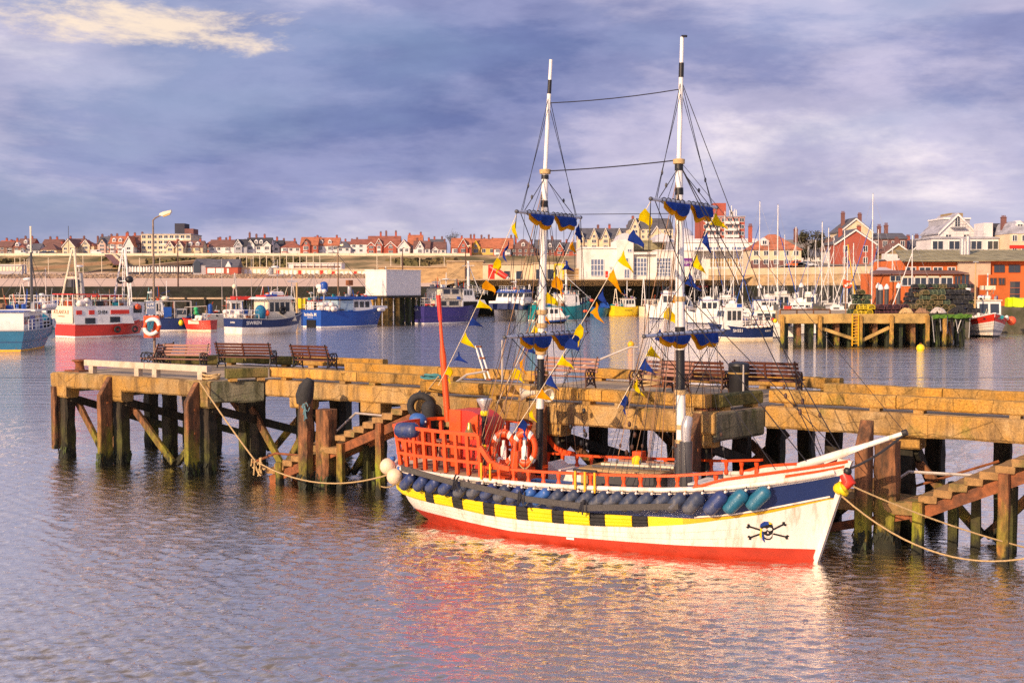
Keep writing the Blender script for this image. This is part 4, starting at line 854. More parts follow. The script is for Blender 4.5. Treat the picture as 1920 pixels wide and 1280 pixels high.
# fore end cross rail of the poop, with the opening
b = MB(); b.bar((3.62, 0.35, 2.42), (3.62, 1.5, 2.42), 0.07, 0.08); b.bar((3.62, 0.35, 2.0), (3.62, 1.5, 2.0), 0.06, 0.06); b.build('poop_rail', M['orange'], ship)
for y in (0.35, 0.75, 1.15): MB().bar((3.62, y, 1.2), (3.62, y, 2.45), 0.08, 0.08, up=(0, 1, 0)).build('poop_post', M['orange'], ship)
MB().box(3.45, 4.2, -1.25, 1.25, 1.06, 1.42).build('poop_step', M['orange'], ship); MB().box(0.75, 3.44, -0.98, 0.98, 1.2, 1.40).build('poop_deck', mat('poop_planks', (0.22, 0.13, 0.09), 0.9, var=0.4, vs_=4, stretch=(1, 8, 1)), ship)
# helm cabin with rounded top
cb = MB(); prof = [(-0.42, 1.42), (-0.42, 2.80), (-0.2, 2.86)] + [(0.05+0.55*sin(a), 2.26+0.60*cos(a)) for a in [i*pi/2/6 for i in range(7)]] + [(0.60, 1.42)]
prof = [(1.95, 1.42), (1.95, 2.86), (2.38, 2.87)] + [(2.45+0.66*sin(a), 2.25+0.62*cos(a)) for a in [i*pi/2/6 for i in range(7)]] + [(3.11, 1.42)]
cab = MB().prism(prof, -0.35, 0.5).build('helm_cabin', M['red'], ship, smooth=40)
MB().box(1.93, 2.28, -0.385, -0.352, 1.44, 2.88).build('corner_post', M['orange'], cab)
MB().prism([(2.85, 2.20), (3.07, 2.24), (3.07, 2.84), (2.95, 2.78), (2.80, 2.66)], -0.80, -0.70).build('bell_bracket', M['orange'], ship)
bell = MB().lathe([(0.02, 0.26), (0.055, 0.25), (0.075, 0.12), (0.11, 0.03), (0.16, 0.0)], 14, (2.93, -0.95, 2.40)).build('ship_bell', M['brass'], ship, smooth=60)
MB().tube([(2.93, -0.95, 2.4), (2.93, -0.95, 1.95)], 0.018, 5).build('bell_rope', M['rope'], bell)
# searchlight / vent post, stool, steering oar
vp = MB().tube([(2.95, -0.3, 1.45), (2.95, -0.3, 2.78)], 0.075, 10).build('vent_post', M['black'], ship, smooth=60)
MB().lathe([(0.08, 0), (0.09, 0.04), (0.10, 0.08), (0.21, 0.28), (0.20, 0.31), (0.05, 0.33)], 14, (2.95, -0.3, 2.88)).build('vent_cowl', M['steel'], vp, smooth=50)
MB().lathe([(0.09, 0), (0.105, 0.02), (0.105, 0.10), (0.09, 0.12)], 12, (2.95, -0.3, 2.77)).build('vent_collar', M['yellow'], vp, smooth=50)
MB().lathe([(0.09, 0), (0.10, 0.02), (0.10, 0.08), (0.09, 0.1)], 12, (2.95, -0.3, 1.95)).build('vent_collar', M['yellow'], vp, smooth=50)
st = MB().lathe([(0.02, 0), (0.2, 0.01), (0.2, 0.05), (0.02, 0.06)], 14, (1.75, -0.45, 2.06)).build('helm_stool', M['wood_pale'], ship)
for a in (0.5, 2.6, 4.7): MB().bar((1.75+0.1*cos(a), -0.45+0.1*sin(a), 2.06), (1.75+0.2*cos(a), -0.45+0.2*sin(a), 1.42), 0.03, 0.03).build('stool_leg', M['wood_pale'], st)
P0, P1 = ship_l(840, 790, 0.0), ship_l(822, 553, 0.0)
oar = MB().tube([P0, P0.lerp(P1, 0.42), P0.lerp(P1, 0.52), P0.lerp(P1, 0.62), P1], [0.085, 0.08, 0.085, 0.05, 0.03], 8).build('ensign_staff', M['orange'], ship, smooth=50)
MB().tube([P0.lerp(P1, 0.80), P1], [0.055, 0.06], 8).build('rolled_flag', M['red'], oar)
# deck furniture
dh = MB().box(5.95, 7.75, -0.55, 0.55, 1.08, 1.66).build('deck_house', M['dgrey'], ship)
MB().box(5.85, 7.9, -0.65, 0.65, 1.66, 1.72).build('house_top', paint('tan_wood', (0.45, 0.29, 0.13)), dh)
MB().box(5.87, 6.05, -0.59, 0.59, 1.08, 1.655).build('house_end', paint('tan_wood', (0.45, 0.29, 0.13)), dh)
for k in range(4): MB().bar((6.1+k*0.1, -0.45+k*0.27, 1.76+0.02*k), (8.05, -0.3+k*0.2, 1.80+0.02*k), 0.05, 0.05).build('spare_spar', [M['dgrey'], M['cream'], M['grey'], M['wood_pale']][k], dh)
MB().prism([(4.3, 1.08), (6.0, 1.08), (6.0, 1.40), (4.55, 1.44), (4.3, 1.60)], 0.55, 1.25).build('seat_locker', M['white'], ship)
MB().box(4.4, 5.9, -0.6, -0.2, 1.08, 1.30).build('blue_seat', paint('seat_blue', (0.04, 0.16, 0.42)), ship); MB().box(8.6, 9.9, -0.55, 0.55, 1.2, 1.56).build('fore_hatch', M['white'], ship)
MB().box(7.75, 8.3, 0.2, 0.9, 1.1, 1.6).build('winch_box', M['white'], ship)
MB().torus((9.2, -0.85, 1.42), 0.27, 0.07, 16, 6).build('coiled_hose', M['orange'], ship, smooth=60)
MB().torus((9.9, -0.6, 1.52), 0.25, 0.07, 16, 6).build('coiled_hose', M['orange'], ship, smooth=60)
MB().lathe([(0.10, 0), (0.12, 0.05), (0.12, 0.22), (0.05, 0.28)], 12, (7.0, 0.1, 1.72)).build('yellow_light', M['yellow'], ship, smooth=40)
MB().box(6.55, 6.8, 0.75, 1.0, 1.15, 2.0).build('deck_post', M['orange'], ship)
MB().box(4.12, 4.32, -0.95, -0.75, 1.06, 2.03).build('samson_post', M['orange'], ship); 
for x in (6.35, 6.6, 6.85): MB().bar((x, -1.72, 1.35), (x, -1.72, 1.84), 0.045, 0.045).build('boarding_stanchion', M['gold'], ship)
MB().bar((6.3, -1.72, 1.84), (6.9, -1.72, 1.84), 0.06, 0.05).build('boarding_bar', M['black'], ship)
for x in (3.75, 4.0): MB().bar((x, -1.66, 1.40), (x, -1.66, 1.80), 0.04, 0.04).build('boarding_stanchion', M['gold'], ship)
# funnel / exhaust beside the mast
MB().tube([(8.36, -0.12, 1.2), (8.36, -0.12, 2.45)], 0.15, 12).build('exhaust_lower', M['dgrey'], ship, smooth=60)
MB().tube([(8.36, -0.12, 2.451), (8.36, -0.12, 2.75), (8.37, -0.10, 2.85), (8.36, -0.02, 2.98)], [0.11, 0.12, 0.13, 0.12], 12).build('exhaust_pipe', M['steel'], ship, smooth=60)
# ------------------------------------------------------------------ masts, yards, furled sails
def mast(pts, segs, label):
    # pts: (pixel x, pixel y) along the mast on the centre plane; segs: (pixel y0, pixel y1, radius, material)
    P = [ship_l(px, py, 0.0) for px, py in pts]
    def on(py): 
        for (a, b_), (c, d) in zip(zip(P, pts), zip(P[1:], pts[1:])):
            if b_[1] >= py >= d[1]: return a.lerp(c, (b_[1]-py)/(b_[1]-d[1]))
        return P[0] if py > pts[0][1] else P[-1]
    root = None
    for k, (y0, y1, r, m_) in enumerate(segs):
        o = MB().tube([on(y0), on(y1)], [r, r*0.97], 10).build('mast' if root is None else ('mast_band' if abs(y1-y0) < 40 else 'mast_section'), M[m_], ship if root is None else root, smooth=60)
        root = root or o
    o = root; o['label'] = label
    return root, on
m1, on1 = mast([(1010, 890), (1015, 628), (1022, 325), (1033, 112)], [(900, 735, 0.095, 'black'), (765, 740, 0.10, 'white'), (736, 672, 0.088, 'black'), (672, 600, 0.095, 'white'), (600, 400, 0.09, 'white'), (400, 318, 0.085, 'white'), (318, 176, 0.052, 'white'), (175, 150, 0.05, 'black'), (150, 112, 0.042, 'white'),
     (658, 628, 0.1, 'black'), (388, 376, 0.095, 'black'), (336, 328, 0.095, 'black')], 'left mast, white with black bands')
m2, on2 = mast([(1277, 900), (1276, 735), (1273, 305), (1279, 70)], [(900, 830, 0.155, 'dgrey'), (830, 735, 0.115, 'white'), (735, 655, 0.105, 'black'), (655, 560, 0.115, 'white'), (560, 395, 0.105, 'white'), (395, 300, 0.09, 'white'), (300, 145, 0.055, 'white'), (145, 118, 0.06, 'black'), (118, 70, 0.045, 'white'),
     (636, 612, 0.12, 'black'), (365, 352, 0.10, 'black'), (320, 308, 0.10, 'black')], 'right mast, white with black bands')
for (o, on, ys_) in ((m1, on1, (735, 660, 610, 322, 585)), (m2, on2, (828, 800, 735, 640, 560, 303))):
    for py in ys_:
        p = on(py); MB().lathe([(0.10, -0.06), (0.135, -0.05), (0.14, 0.05), (0.10, 0.06)], 10, p).build('rope_collar', M['rope'], o, smooth=40)
p = on2(70); MB().bar(p+Vector((0, 0, 0.02)), p+Vector((0.13, -0.05, 0.0)), 0.05, 0.05).build('wind_vane', M['black'], m2)
p = on1(735)
for sgn in (-1, 1): MB().lathe([(0.05, 0), (0.06, 0.1), (0.09, 0.22), (0.17, 0.36), (0.155, 0.37), (0.04, 0.2)], 12, p+Vector((0.08*sgn, -0.1*1, 0.0)), M=Vector((sgn*0.9, -0.45, -0.12)).to_track_quat('Z', 'Y').to_matrix()).build('loudspeaker', M['cream'], m1, smooth=50)
LOBE = [[(0, 0.12), (0.08, 0.40), (0.2, 0.62), (0.32, 0.64), (0.44, 0.52), (0.5, 0.48), (0.56, 0.66), (0.66, 0.88), (0.78, 0.97), (0.88, 0.90), (0.96, 0.60), (1, 0.12)],
        [(0, 0.02), (0.1, 0.30), (0.25, 0.68), (0.4, 0.92), (0.5, 0.97), (0.6, 0.85), (0.68, 0.66), (0.74, 0.78), (0.84, 0.84), (0.94, 0.78), (1, 0.5)]]
def yard(root, on, pl, pr, pm, drop, w, label, bunch=False):
    # px ends left/right; the yard lies athwart the ship through the mast
    c = on(pm); kpx = abs((ship_w(c.x, c.y+1, c.z).x*FPX/ship_w(c.x, c.y+1, c.z).y) - (ship_w(c.x, c.y-1, c.z).x*FPX/ship_w(c.x, c.y-1, c.z).y))/2
    cx = 960 + FPX*ship_w(*c).x/ship_w(*c).y
    a = Vector((c.x+0.12, c.y-(cx-pl)/kpx, c.z)); d = Vector((c.x+0.12, c.y+(pr-cx)/kpx, c.z))
    yo = MB().tube([a, a.lerp(d, 0.5), d], [0.040, 0.05, 0.040], 8).build('yard', paint('pale_blue_spar', (0.52, 0.55, 0.62)), root, smooth=60)
    for f in (0.0, 0.14, 0.86, 1.0):
        q = a.lerp(d, f); MB().ball(q, 0.055, 8, sz=0.9).build('yard_band', M['dgrey'], root, smooth=60)
    for f0, f1, ph in ((0.15, 0.485, 0.0), (0.52, 0.85, 1.7)):
        for nm, m_, dd, off in (('sail_trim', 'sailyellow', 0.10, 0.0), ('sail', 'sailblue', 0.0, 0.03)):
            b_ = MB(); n = 18; rows = 5; rg = []
            for i in range(n+1):
                f = i/n; q = a.lerp(d, f0+(f1-f0)*f)
                edge = interp(LOBE[1 if ph else 0], f)*(0.75 if bunch and not ph else 1.0) + dd/drop
                rg.append([q + Vector((0.05+off*2+0.05*sin(7*f+ph)*r/rows, 0.03*sin(9*f)*r/rows, -0.03-drop*edge*r/rows)) for r in range(rows+1)])
            # thick cloth: a second skin 12 mm behind
            b_.loft(rg, closed=False); b_.loft([[p_+Vector((0.012, 0, 0)) for p_ in r] for r in rg], closed=False)
            b_.build(nm, M[m_], root, smooth=80)
        for i in range(5):
            q = a.lerp(d, f0+(f1-f0)*(i+0.5)/5); MB().torus(q, 0.068, 0.012, 8, 4, M=Matrix.Rotation(pi/2, 3, 'X')).build('gasket', M['rope_dark'], root)
    return a, d
Y1a, Y1b = yard(m1, on1, 963, 1083, 402, 0.27, 1, '')
Y2a, Y2b = yard(m1, on1, 942, 1097, 627, 0.30, 1, '')
Y3a, Y3b = yard(m2, on2, 1213, 1337, 381, 0.30, 1, '')
Y4a, Y4b = yard(m2, on2, 1203, 1353, 624, 0.30, 1, '', True)
# bowsprit
tip = ship_l(1697, 811, 0.0)
bsp = MB().tube([(11.0, 0, 2.05), (11.9, 0, 2.38), (12.35, 0, 2.56), tip], [0.09, 0.10, 0.066, 0.046], 10).build('bowsprit', M['hull_white'], ship, smooth=60)
MB().prism([(11.6, 2.16), (12.55, 2.60), (12.5, 2.67), (11.5, 2.30)], -0.06, 0.06).build('bowsprit_cheek', M['hull_white'], bsp)
MB().tube([tip-Vector((0.05, 0, 0.02)), tip+Vector((0.04, 0, 0.015))], 0.075, 10).build('bowsprit_cap', M['black'], bsp)
MB().tube(sag((12.15, -0.02, 2.1), tip+Vector((-0.05, 0, -0.06)), 0.07), 0.03, 6).build('bobstay', M['rope_dark'], bsp)
# figurehead beak: red shell with yellow lip
fh = MB().tube([(12.02, -0.02, 1.98), (12.12, -0.02, 1.8), (12.0, -0.05, 1.66)], [0.12, 0.16, 0.10], 10).build('figurehead', M['red'], ship, smooth=60)
MB().ball((11.96, -0.08, 1.66), 0.16, 12, sz=0.85).build('yellow_lamp', M['yellow'], fh, smooth=60)
MB().torus((12.02, -0.1, 1.66), 0.13, 0.05, 14, 6, M=Matrix.Rotation(R(60), 3, 'Y')).build('lamp_rim', M['yellow'], fh, smooth=60)
MB().ball((12.1, -0.05, 2.04), 0.10, 8).build('black_cap', M['black'], fh, smooth=60)
# skull and crossbones, flat shapes standing 3 mm proud of the bow planks
ec = ship_l(1439, 996, -0.62); ex = ec.x; ez = ec.z
def bow_pt(dx_, dz_, out=0.008):
    x = ex+dx_; z = ez+dz_; y = -(ship_hb(x, z)+out); return (x, y, z)
def decal(poly, m_, out, name='skull_mark', parent=None, sub=3):
    b_ = MB(); n = len(poly); cx, cz = sum(p[0] for p in poly)/n, sum(p[1] for p in poly)/n
    b_.add([bow_pt(cx, cz, out)] + [bow_pt(x, z, out) for x, z in poly] + [bow_pt(x, z, -0.02) for x, z in poly], [(0, 1+i, 1+(i+1) % n) for i in range(n)] + [(1+i, 1+n+i, 1+n+(i+1) % n, 1+(i+1) % n) for i in range(n)])
    return b_.build(name, M[m_], parent or ship)
def ell(cx, cz, rx, rz_, n=14, a0=0, a1=2*pi, rot=0):
    pts = []
    for i in range(n):
        a = a0+(a1-a0)*i/(n-1 if a1-a0 < 6 else n); x, z = rx*cos(a), rz_*sin(a); pts.append((cx+x*cos(rot)-z*sin(rot), cz+x*sin(rot)+z*cos(rot)))
    return pts
S_ = 1.12
em = decal([(x*S_, z*S_) for x, z in [(-0.105, 0.03), (-0.10, 0.12), (-0.05, 0.175), (0.03, 0.18), (0.10, 0.14), (0.115, 0.05), (0.09, -0.03), (0.085, -0.12), (0.04, -0.165), (-0.03, -0.165), (-0.065, -0.12), (-0.07, -0.03)]], 'black', 0.012, 'skull')
for poly, m_, nm in ((ell(-0.042, 0.040, 0.042, 0.036, rot=0.35), 'hull_white', 'eye_socket'), (ell(0.050, 0.052, 0.042, 0.034, rot=0.15), 'hull_white', 'eye_socket'), ([(-0.055, -0.055), (-0.03, -0.085), (0.06, -0.08), (0.085, -0.045), (0.07, -0.105), (0.035, -0.135), (-0.01, -0.135), (-0.045, -0.105)], 'hull_white', 'grin'),
                 ([(0.0, -0.035), (0.03, -0.035), (0.016, 0.01)], 'hull_white', 'nose')):
    decal([(x*S_, z*S_) for x, z in poly], m_, 0.016, nm, em)
for k in range(5): decal([(x*S_, z*S_) for x, z in [(-0.02+k*0.02, -0.116), (-0.015+k*0.02, -0.116), (-0.015+k*0.02, -0.10), (-0.02+k*0.02, -0.10)]], 'black', 0.020, 'tooth_gap', em)
decal([(x*S_, z*S_) for x, z in [(-0.115, 0.085), (-0.10, 0.155), (-0.04, 0.205), (0.04, 0.205), (0.105, 0.16), (0.0, 0.135)]], 'sailblue', 0.019, 'headscarf', em)
decal([(x*S_, z*S_) for x, z in [(0.04, 0.205), (0.105, 0.16), (0.05, 0.148)]], 'yellow', 0.022, 'scarf_patch', em)
decal([(x*S_, z*S_) for x, z in [(-0.105, 0.07), (-0.075, 0.06), (-0.10, -0.13), (-0.13, -0.10)]], 'yellow', 0.019, 'scarf_tail', em)
decal([(x*S_, z*S_) for x, z in [(-0.09, 0.0), (-0.065, 0.0), (-0.045, -0.22), (-0.085, -0.16)]], 'sailblue', 0.021, 'scarf_tail', em)
for x0, z0, x1, z1 in ((-0.10, 0.03, -0.29, 0.10), (0.11, 0.05, 0.28, 0.15), (-0.10, -0.04, -0.28, -0.115), (0.10, -0.04, 0.31, -0.10)):
    dx_, dz_ = x1-x0, z1-z0; l = math.hypot(dx_, dz_); ux, uz = dx_/l, dz_/l; nx_, nz = -uz, ux; w = 0.017
    poly = [(x0+nx_*w, z0+nz*w), (x1+nx_*w, z1+nz*w), (x1+ux*0.02+nx_*0.05, z1+uz*0.02+nz*0.05), (x1+ux*0.055+nx_*0.03, z1+uz*0.055+nz*0.03), (x1+ux*0.035, z1+uz*0.035), (x1+ux*0.055-nx_*0.03, z1+uz*0.055-nz*0.03), (x1+ux*0.02-nx_*0.05, z1+uz*0.02-nz*0.05), (x1-nx_*w, z1-nz*w), (x0-nx_*w, z0-nz*w)]
    decal([(x*S_, z*S_) for x, z in poly], 'black', 0.012, 'bone', em)
# ------------------------------------------------------------------ rigging (parts of the ship)
def line(p, q, r=0.009, m_='rope_dark', s=0.0, name='rigging_line'):
    MB().tube(sag(p, q, s, 6) if s else [p, q], r, 4, caps=False).build(name, M[m_], ship)
T1, T1l, T2, T2l = on1(178), on1(325), on2(150), on2(305)
def lerp_y(a, d, f): return a.lerp(d, f)
for top, low, ya, yb, yla, ylb, xr in ((T1, T1l, Y1a, Y1b, Y2a, Y2b, 4.2), (T2, T2l, Y3a, Y3b, Y4a, Y4b, 8.0)):
    for a in (ya, yb):
        line(top, a.lerp((ya+yb)/2, 0.16)); line(top-Vector((0, 0, 0.25)), a.lerp((ya+yb)/2, 0.12), 0.008)
        line(low-Vector((0, 0, 0.1)), a.lerp((ya+yb)/2, 0.2), 0.012); line(low-Vector((0, 0, 0.05)), a.lerp((ya+yb)/2, 0.45), 0.007)
        m_ = low.lerp(a.lerp((ya+yb)/2, 0.2), 0.62); MB().ball(m_, 0.036, 6, sz=1.6).build('block', M['dgrey'], ship)
        b_ = top.lerp(a.lerp((ya+yb)/2, 0.16), 0.78); MB().ball(b_, 0.03, 6, sz=2).build('block', M['dgrey'], ship)
    for sg, ul, ll in ((-1, ya, yla), (1, yb, ylb)):
        for k, dx_ in enumerate((-0.75, -0.45, -0.15, 0.35, 0.7)):
            foot = at_rail(xr+dx_, None, 0.0, sg)+Vector((0, 0, 0.25)); line(low-Vector((0, 0, 0.15+0.05*k)), foot, 0.0085 if k else 0.011, 'rope_dark' if k % 3 else 'rope_tan')
            if k in (0, 2, 4):
                h = foot.lerp(low, 0.10); MB().ball(h, 0.032, 8, sz=1.6).build('deadeye', M['iron_brown'], ship); MB().ball(foot.lerp(low, 0.05), 0.032, 8, sz=1.6).build('deadeye', M['dgrey'], ship)
        line(ul.lerp(ll, 0.02), ll.lerp((yla+ylb)/2, 0.1), 0.008); line(ul.lerp((ya+yb)/2, 0.1), (yla+ylb)/2+Vector((0, 0, 1.2)), 0.012)
        line(ll.lerp((yla+ylb)/2, 0.12), (yla+ylb)/2-Vector((0, 0, 1.1)), 0.012); line(ll, at_rail(xr-0.9, None, 0, sg)+Vector((0, 0, 0.3)), 0.008); line(ul, ll, 0.008)
        line((yla+ylb)/2+Vector((0, 0, 1.3)), ll.lerp((yla+ylb)/2, 0.08), 0.010)
for (ya, yb, xr) in ((Y2a, Y2b, 4.2), (Y4a, Y4b, 8.0)):
    for f, dx_, sg in ((0.1, -0.6, -1), (0.2, -0.35, -1), (0.3, 0.2, -1), (0.7, 0.1, 1), (0.8, 0.35, 1), (0.9, 0.6, 1), (0.05, -1.1, -1), (0.95, -0.8, 1)):
        line(ya.lerp(yb, f), at_rail(xr+dx_, None, -0.05, sg)+Vector((0, 0, 0.28)), 0.006, 'rope_tan' if f in (0.2, 0.8) else 'rope_dark')
for (ya, yb, yc_, yd) in ((Y1a, Y1b, Y2a, Y2b), (Y3a, Y3b, Y4a, Y4b)):
    for f in (0.12, 0.28, 0.4, 0.6, 0.72, 0.88): line(ya.lerp(yb, f), yc_.lerp(yd, f+0.04*(0.5-f)), 0.0055)
for k in range(3): line(on1(560)+Vector((0, 0.1*k-0.1, 0)), at_rail(3.2+0.25*k, None, -0.2)+Vector((0, 0, 0.1)), 0.011, 'rope_tan')
for k in range(4): line(on2(420)+Vector((0, 0.1*k-0.1, 0)), (7.3+0.08*k, -0.1*k, 1.75), 0.0085, 'rope_tan' if k < 2 else 'rope_dark')
line(on1(193), on2(167), 0.012, s=0.05); line(on1(321), on2(300), 0.014, s=0.03); line((Y1b+Y1a)/2, (Y3a+Y3b)/2-Vector((0, 0, 0.23)), 0.008)
sh = Vector((12.0, 0, 2.3))
line(on2(150), (11.55, 0, 2.35), 0.009); line(on2(300), tip, 0.006); line(on2(305), (11.5, -0.03, 2.33), 0.012); line(on2(306), (11.95, 0.03, 2.42), 0.012); line(on2(570), (11.2, -0.1, 2.2), 0.012); line(on2(620), (10.6, -0.35, 2.0), 0.010); line(on2(540), (11.9, 0.0, 2.42), 0.010)
for q, s_ in ((ship_l(1473, 742, 0), 0.05), (ship_l(1500, 772, 0), 0.055), (ship_l(1505, 752, 0.1), 0.055), (ship_l(1537, 778, 0.1), 0.045), (ship_l(1470, 725, 0), 0.045)): MB().ball(q, s_*0.8, 8, sz=1.7).build('block', M['iron_brown'], ship, smooth=60)
for px_, py_ in ((1180, 795), (1190, 815), (1185, 838), (1192, 850), (1175, 848), (1070, 800), (1095, 770), (1098, 815), (1090, 830)):
    MB().ball(ship_l(px_, py_, 1.0), 0.05, 8, sz=1.5).build('block', M['iron_brown'] if px_ > 1150 else M['iron'], ship, smooth=60)
# ------------------------------------------------------------------ bunting strings of pennants
def bunting(label, P, Q, cols, size=0.30, start=0.08, s=0.12):
    # pennants hang from a cord; each is a part
    t = thing('bunting', label, 'bunting', SO, SA, 'bunting strings in the rigging'); pts = sag(P, Q, s, 24)
    MB().tube(pts, 0.008, 5, caps=False).build('cord', M['cream'], t)
    n = len(cols)
    for k, c in enumerate(cols):
        f = start + (1-start-0.07)*(k+random.uniform(-.16, .16)*(0 < k < n-1))/max(1, n-1); i = f*24; i0 = min(23, int(i)); p = pts[i0].lerp(pts[i0+1], i-i0); d = (pts[i0+1]-pts[i0]).normalized()
        w = size*random.uniform(0.9, 1.12); a = p; c_ = p + d*w*1.0
        out = Vector((random.uniform(0.5, 1.0), random.uniform(-0.6, 0.1), random.uniform(-1.0, -0.05))).normalized()*w*random.uniform(1.2, 1.6)
        rows = []
        for r in range(5):
            g = r/4; e0 = a.lerp(a.lerp(c_, 0.5)+out, g); e1 = c_.lerp(a.lerp(c_, 0.5)+out*1.0, g); wv = Vector((0.03*sin(g*6+2*k), 0.08*sin(g*5+k), -0.09*g*g)); rows.append([e0+wv, e0.lerp(e1, 0.5)+wv*1.3+Vector((0.02*sin(g*7+k), 0.06*sin(g*4+2*k)*(1-g), 0)), e1+wv])
        b_ = MB(); b_.loft(rows, closed=False); b_.loft([[q+Vector((0.006, 0.006, 0)) for q in r] for r in rows], closed=False)
        b_.build('pennant', M[{'b': 'flagblue', 'y': 'flagyellow', 'o': 'flagorange'}[c]], t, smooth=80)
bunting('pennant string from the red staff up to the left mast yard', ship_l(822, 722, -0.6), Y1a+Vector((0, 0, -0.05)), 'ybybyoyby', 0.28)
bunting('pennant string from the poop rail up to the right mast, near end', ship_l(962, 812, -1.4), Y3a+Vector((0, 0, -0.05)), 'byobybyoboyby', 0.28, 0.03)
bunting('pennant string from the low rigging to the far end of the left yard', ship_l(930, 760, 0.4), Y1b+Vector((0, 0, -0.05)), 'yobyoyobob', 0.28, 0.16)
bunting('pennant string from the deck house to the far end of right yard', ship_l(1158, 765, 0.6), Y3b+Vector((0, 0, -0.05)), 'bybybyobyby', 0.28, 0.02)
# ------------------------------------------------------------------ fenders hung along the side
FC = [mat('fender_navy', (0.020, 0.042, 0.15), 0.45, var=0.25, vs_=6, col2=(0.11, 0.12, 0.15), c2=(0.5, 0.72), c2s=4), mat('fender_blue', (0.03, 0.11, 0.36), 0.4, var=0.2, vs_=6, col2=(0.10, 0.16, 0.30), c2=(0.55, 0.75), c2s=5),
      mat('fender_slate', (0.032, 0.048, 0.095), 0.55, var=0.3, vs_=7, col2=(0.15, 0.145, 0.14), c2=(0.48, 0.7), c2s=4), mat('fender_teal', (0.015, 0.13, 0.22), 0.4, var=0.2, vs_=6, col2=(0.08, 0.18, 0.24), c2=(0.55, 0.75), c2s=5)]
FN = ['navy', 'bright blue', 'slate grey', 'teal']
seq = [0, 0, 0, 0, 2, 2, 0, 2, 0, 1, 1, 2, 2, 2, 2, 2, 2, 2, 2, 2, 2, 0, 3, 3]
pxs = [765, 790, 813, 838, 866, 893, 917, 942, 967, 990, 1016, 1042, 1070, 1098, 1125, 1152, 1180, 1207, 1240, 1270, 1303, 1345, 1383, 1427]
nF = len(seq)
for k, (c, px_) in enumerate(zip(seq, pxs)):
    q = ship_l(px_, 925, -1.55 if px_ < 1300 else -1.3); x = q.x
    for _ in range(4):
        yy = -(ship_hb(x, 1.0)+0.17); x = ship_l(px_, 925, yy).x
    zt = interp(RAILZ, x)-0.06; Lf = 0.38 if k < 20 else 0.48; r = random.uniform(0.128, 0.145) if k < 20 else 0.165
    lx = random.uniform(0.20, 0.26); top = Vector((x+lx*0.8, -(ship_hb(x+0.14, zt)+0.16), zt-0.02)); bot = Vector((x-lx, -(ship_hb(x-0.2, zt-Lf)+0.17), zt-Lf*random.uniform(0.90, 1.05)))
    t = thing('fender', f'{FN[c]} fender hanging on the ship side, {ORD[nF-1-k]} from the bow', 'fender', ship_w(*bot), SA, 'fenders along the ship side')
    MB().capsule((0, 0, 0), top-bot, r, 12).build('body', FC[c], t, smooth=60)
    MB().tube([top-bot-Vector((0, 0, 0.02)), Vector((x+0.17, -(ship_hb(x+0.17, zt+0.06)+0.05), zt+0.12))-bot], 0.014, 5).build('lanyard', M['rope'] if k % 2 else M['rope_dark'], t)
    MB().ball(top-bot+Vector((0.01, -0.03, 0.03)), 0.032, 6).build('eye', M['buoy_white'], t)
# worn rubber strips tied over the fenders
for k, (a, c, lb) in enumerate((((752, 877), (851, 905), 'aftmost worn black rubber strip tied over the fenders'), ((862, 905), (985, 934), 'second worn rubber strip from the stern over the fenders'), ((972, 933), (1092, 949), 'third worn rubber strip from the stern over the fenders'), ((1090, 952), (1272, 949), 'longest worn rubber strip, nearest the bow, over the fenders'))):
    n = 8; rg = []
    for i in range(n+1):
        px_ = a[0]+(c[0]-a[0])*i/n; py_ = a[1]+(c[1]-a[1])*i/n; x = ship_l(px_, py_, -1.8).x; y = -(ship_hb(max(0.75, x), 1.0)+0.325); q = ship_l(px_, py_, y); h = 0.07
        rg.append([(q.x, q.y, q.z-h), (q.x, q.y-0.02, q.z+h), (q.x, q.y+0.02, q.z+h), (q.x, q.y+0.04, q.z-h)])
    o = MB().loft(rg, caps=True).build('rubber_strip', M['rubber_strip']); o.location = SO; o.rotation_euler = (0, 0, SA); tag(o, lb, 'fender', 'rubber strips along the ship side')
for px_, py_ in ((855, 905), (978, 934), (1093, 950)):
    b_ = MB(); q = ship_l(px_, py_, -1.9)
    for i in range(7): b_.tube(sag(q+Vector((random.uniform(-.12, .12), 0, random.uniform(.05, .2))), q+Vector((random.uniform(-.12, .12), -0.02, random.uniform(-.2, -.02))), random.uniform(-.05, .1), 4), 0.02, 4)
    b_.build('lashing', M['rope_dark'], ship)
# two pale ball fenders and the big stern fender
for px_, py_, lb in ((727, 874, 'upper pale pink ball fender at the ship stern'), (740, 893, 'lower pale pink ball fender at the ship stern')):
    q = ship_w(*ship_l(px_, py_, -1.15)); o = thing('ball_fender', lb, 'fender', q, SA, 'ball fenders at the stern')
    MB().ball((0, 0, 0), 0.205, 16, sz=1.05).build('ball', M['buoy_cream'], o, smooth=80); MB().lathe([(0.05, 0), (0.08, 0.05), (0.06, 0.12)], 10, (0.1, 0.08, 0.14)).build('blue_neck', FC[1], o)
for a, c, yy, lb in (((742, 806), (778, 806), -1.30, 'big blue cylinder fender lashed across the stern rail, near one'), ((770, 786), (792, 790), 0.4, 'blue cylinder fender behind the stern rail, far one')):
    p, q = ship_l(*a, yy), ship_l(*c, yy); o = thing('stern_fender', lb, 'fender', ship_w(*p), SA, 'cylinder fenders at the stern rail')
    MB().capsule((0, 0, 0), (q-p)+Vector((0.10, 0, 0)), 0.20, 14).build('body', FC[1] if yy > 0 else FC[0], o, smooth=60); MB().ball((q-p)+Vector((0.1, 0, 0)), 0.03, 6).build('eye', M['buoy_white'], o)
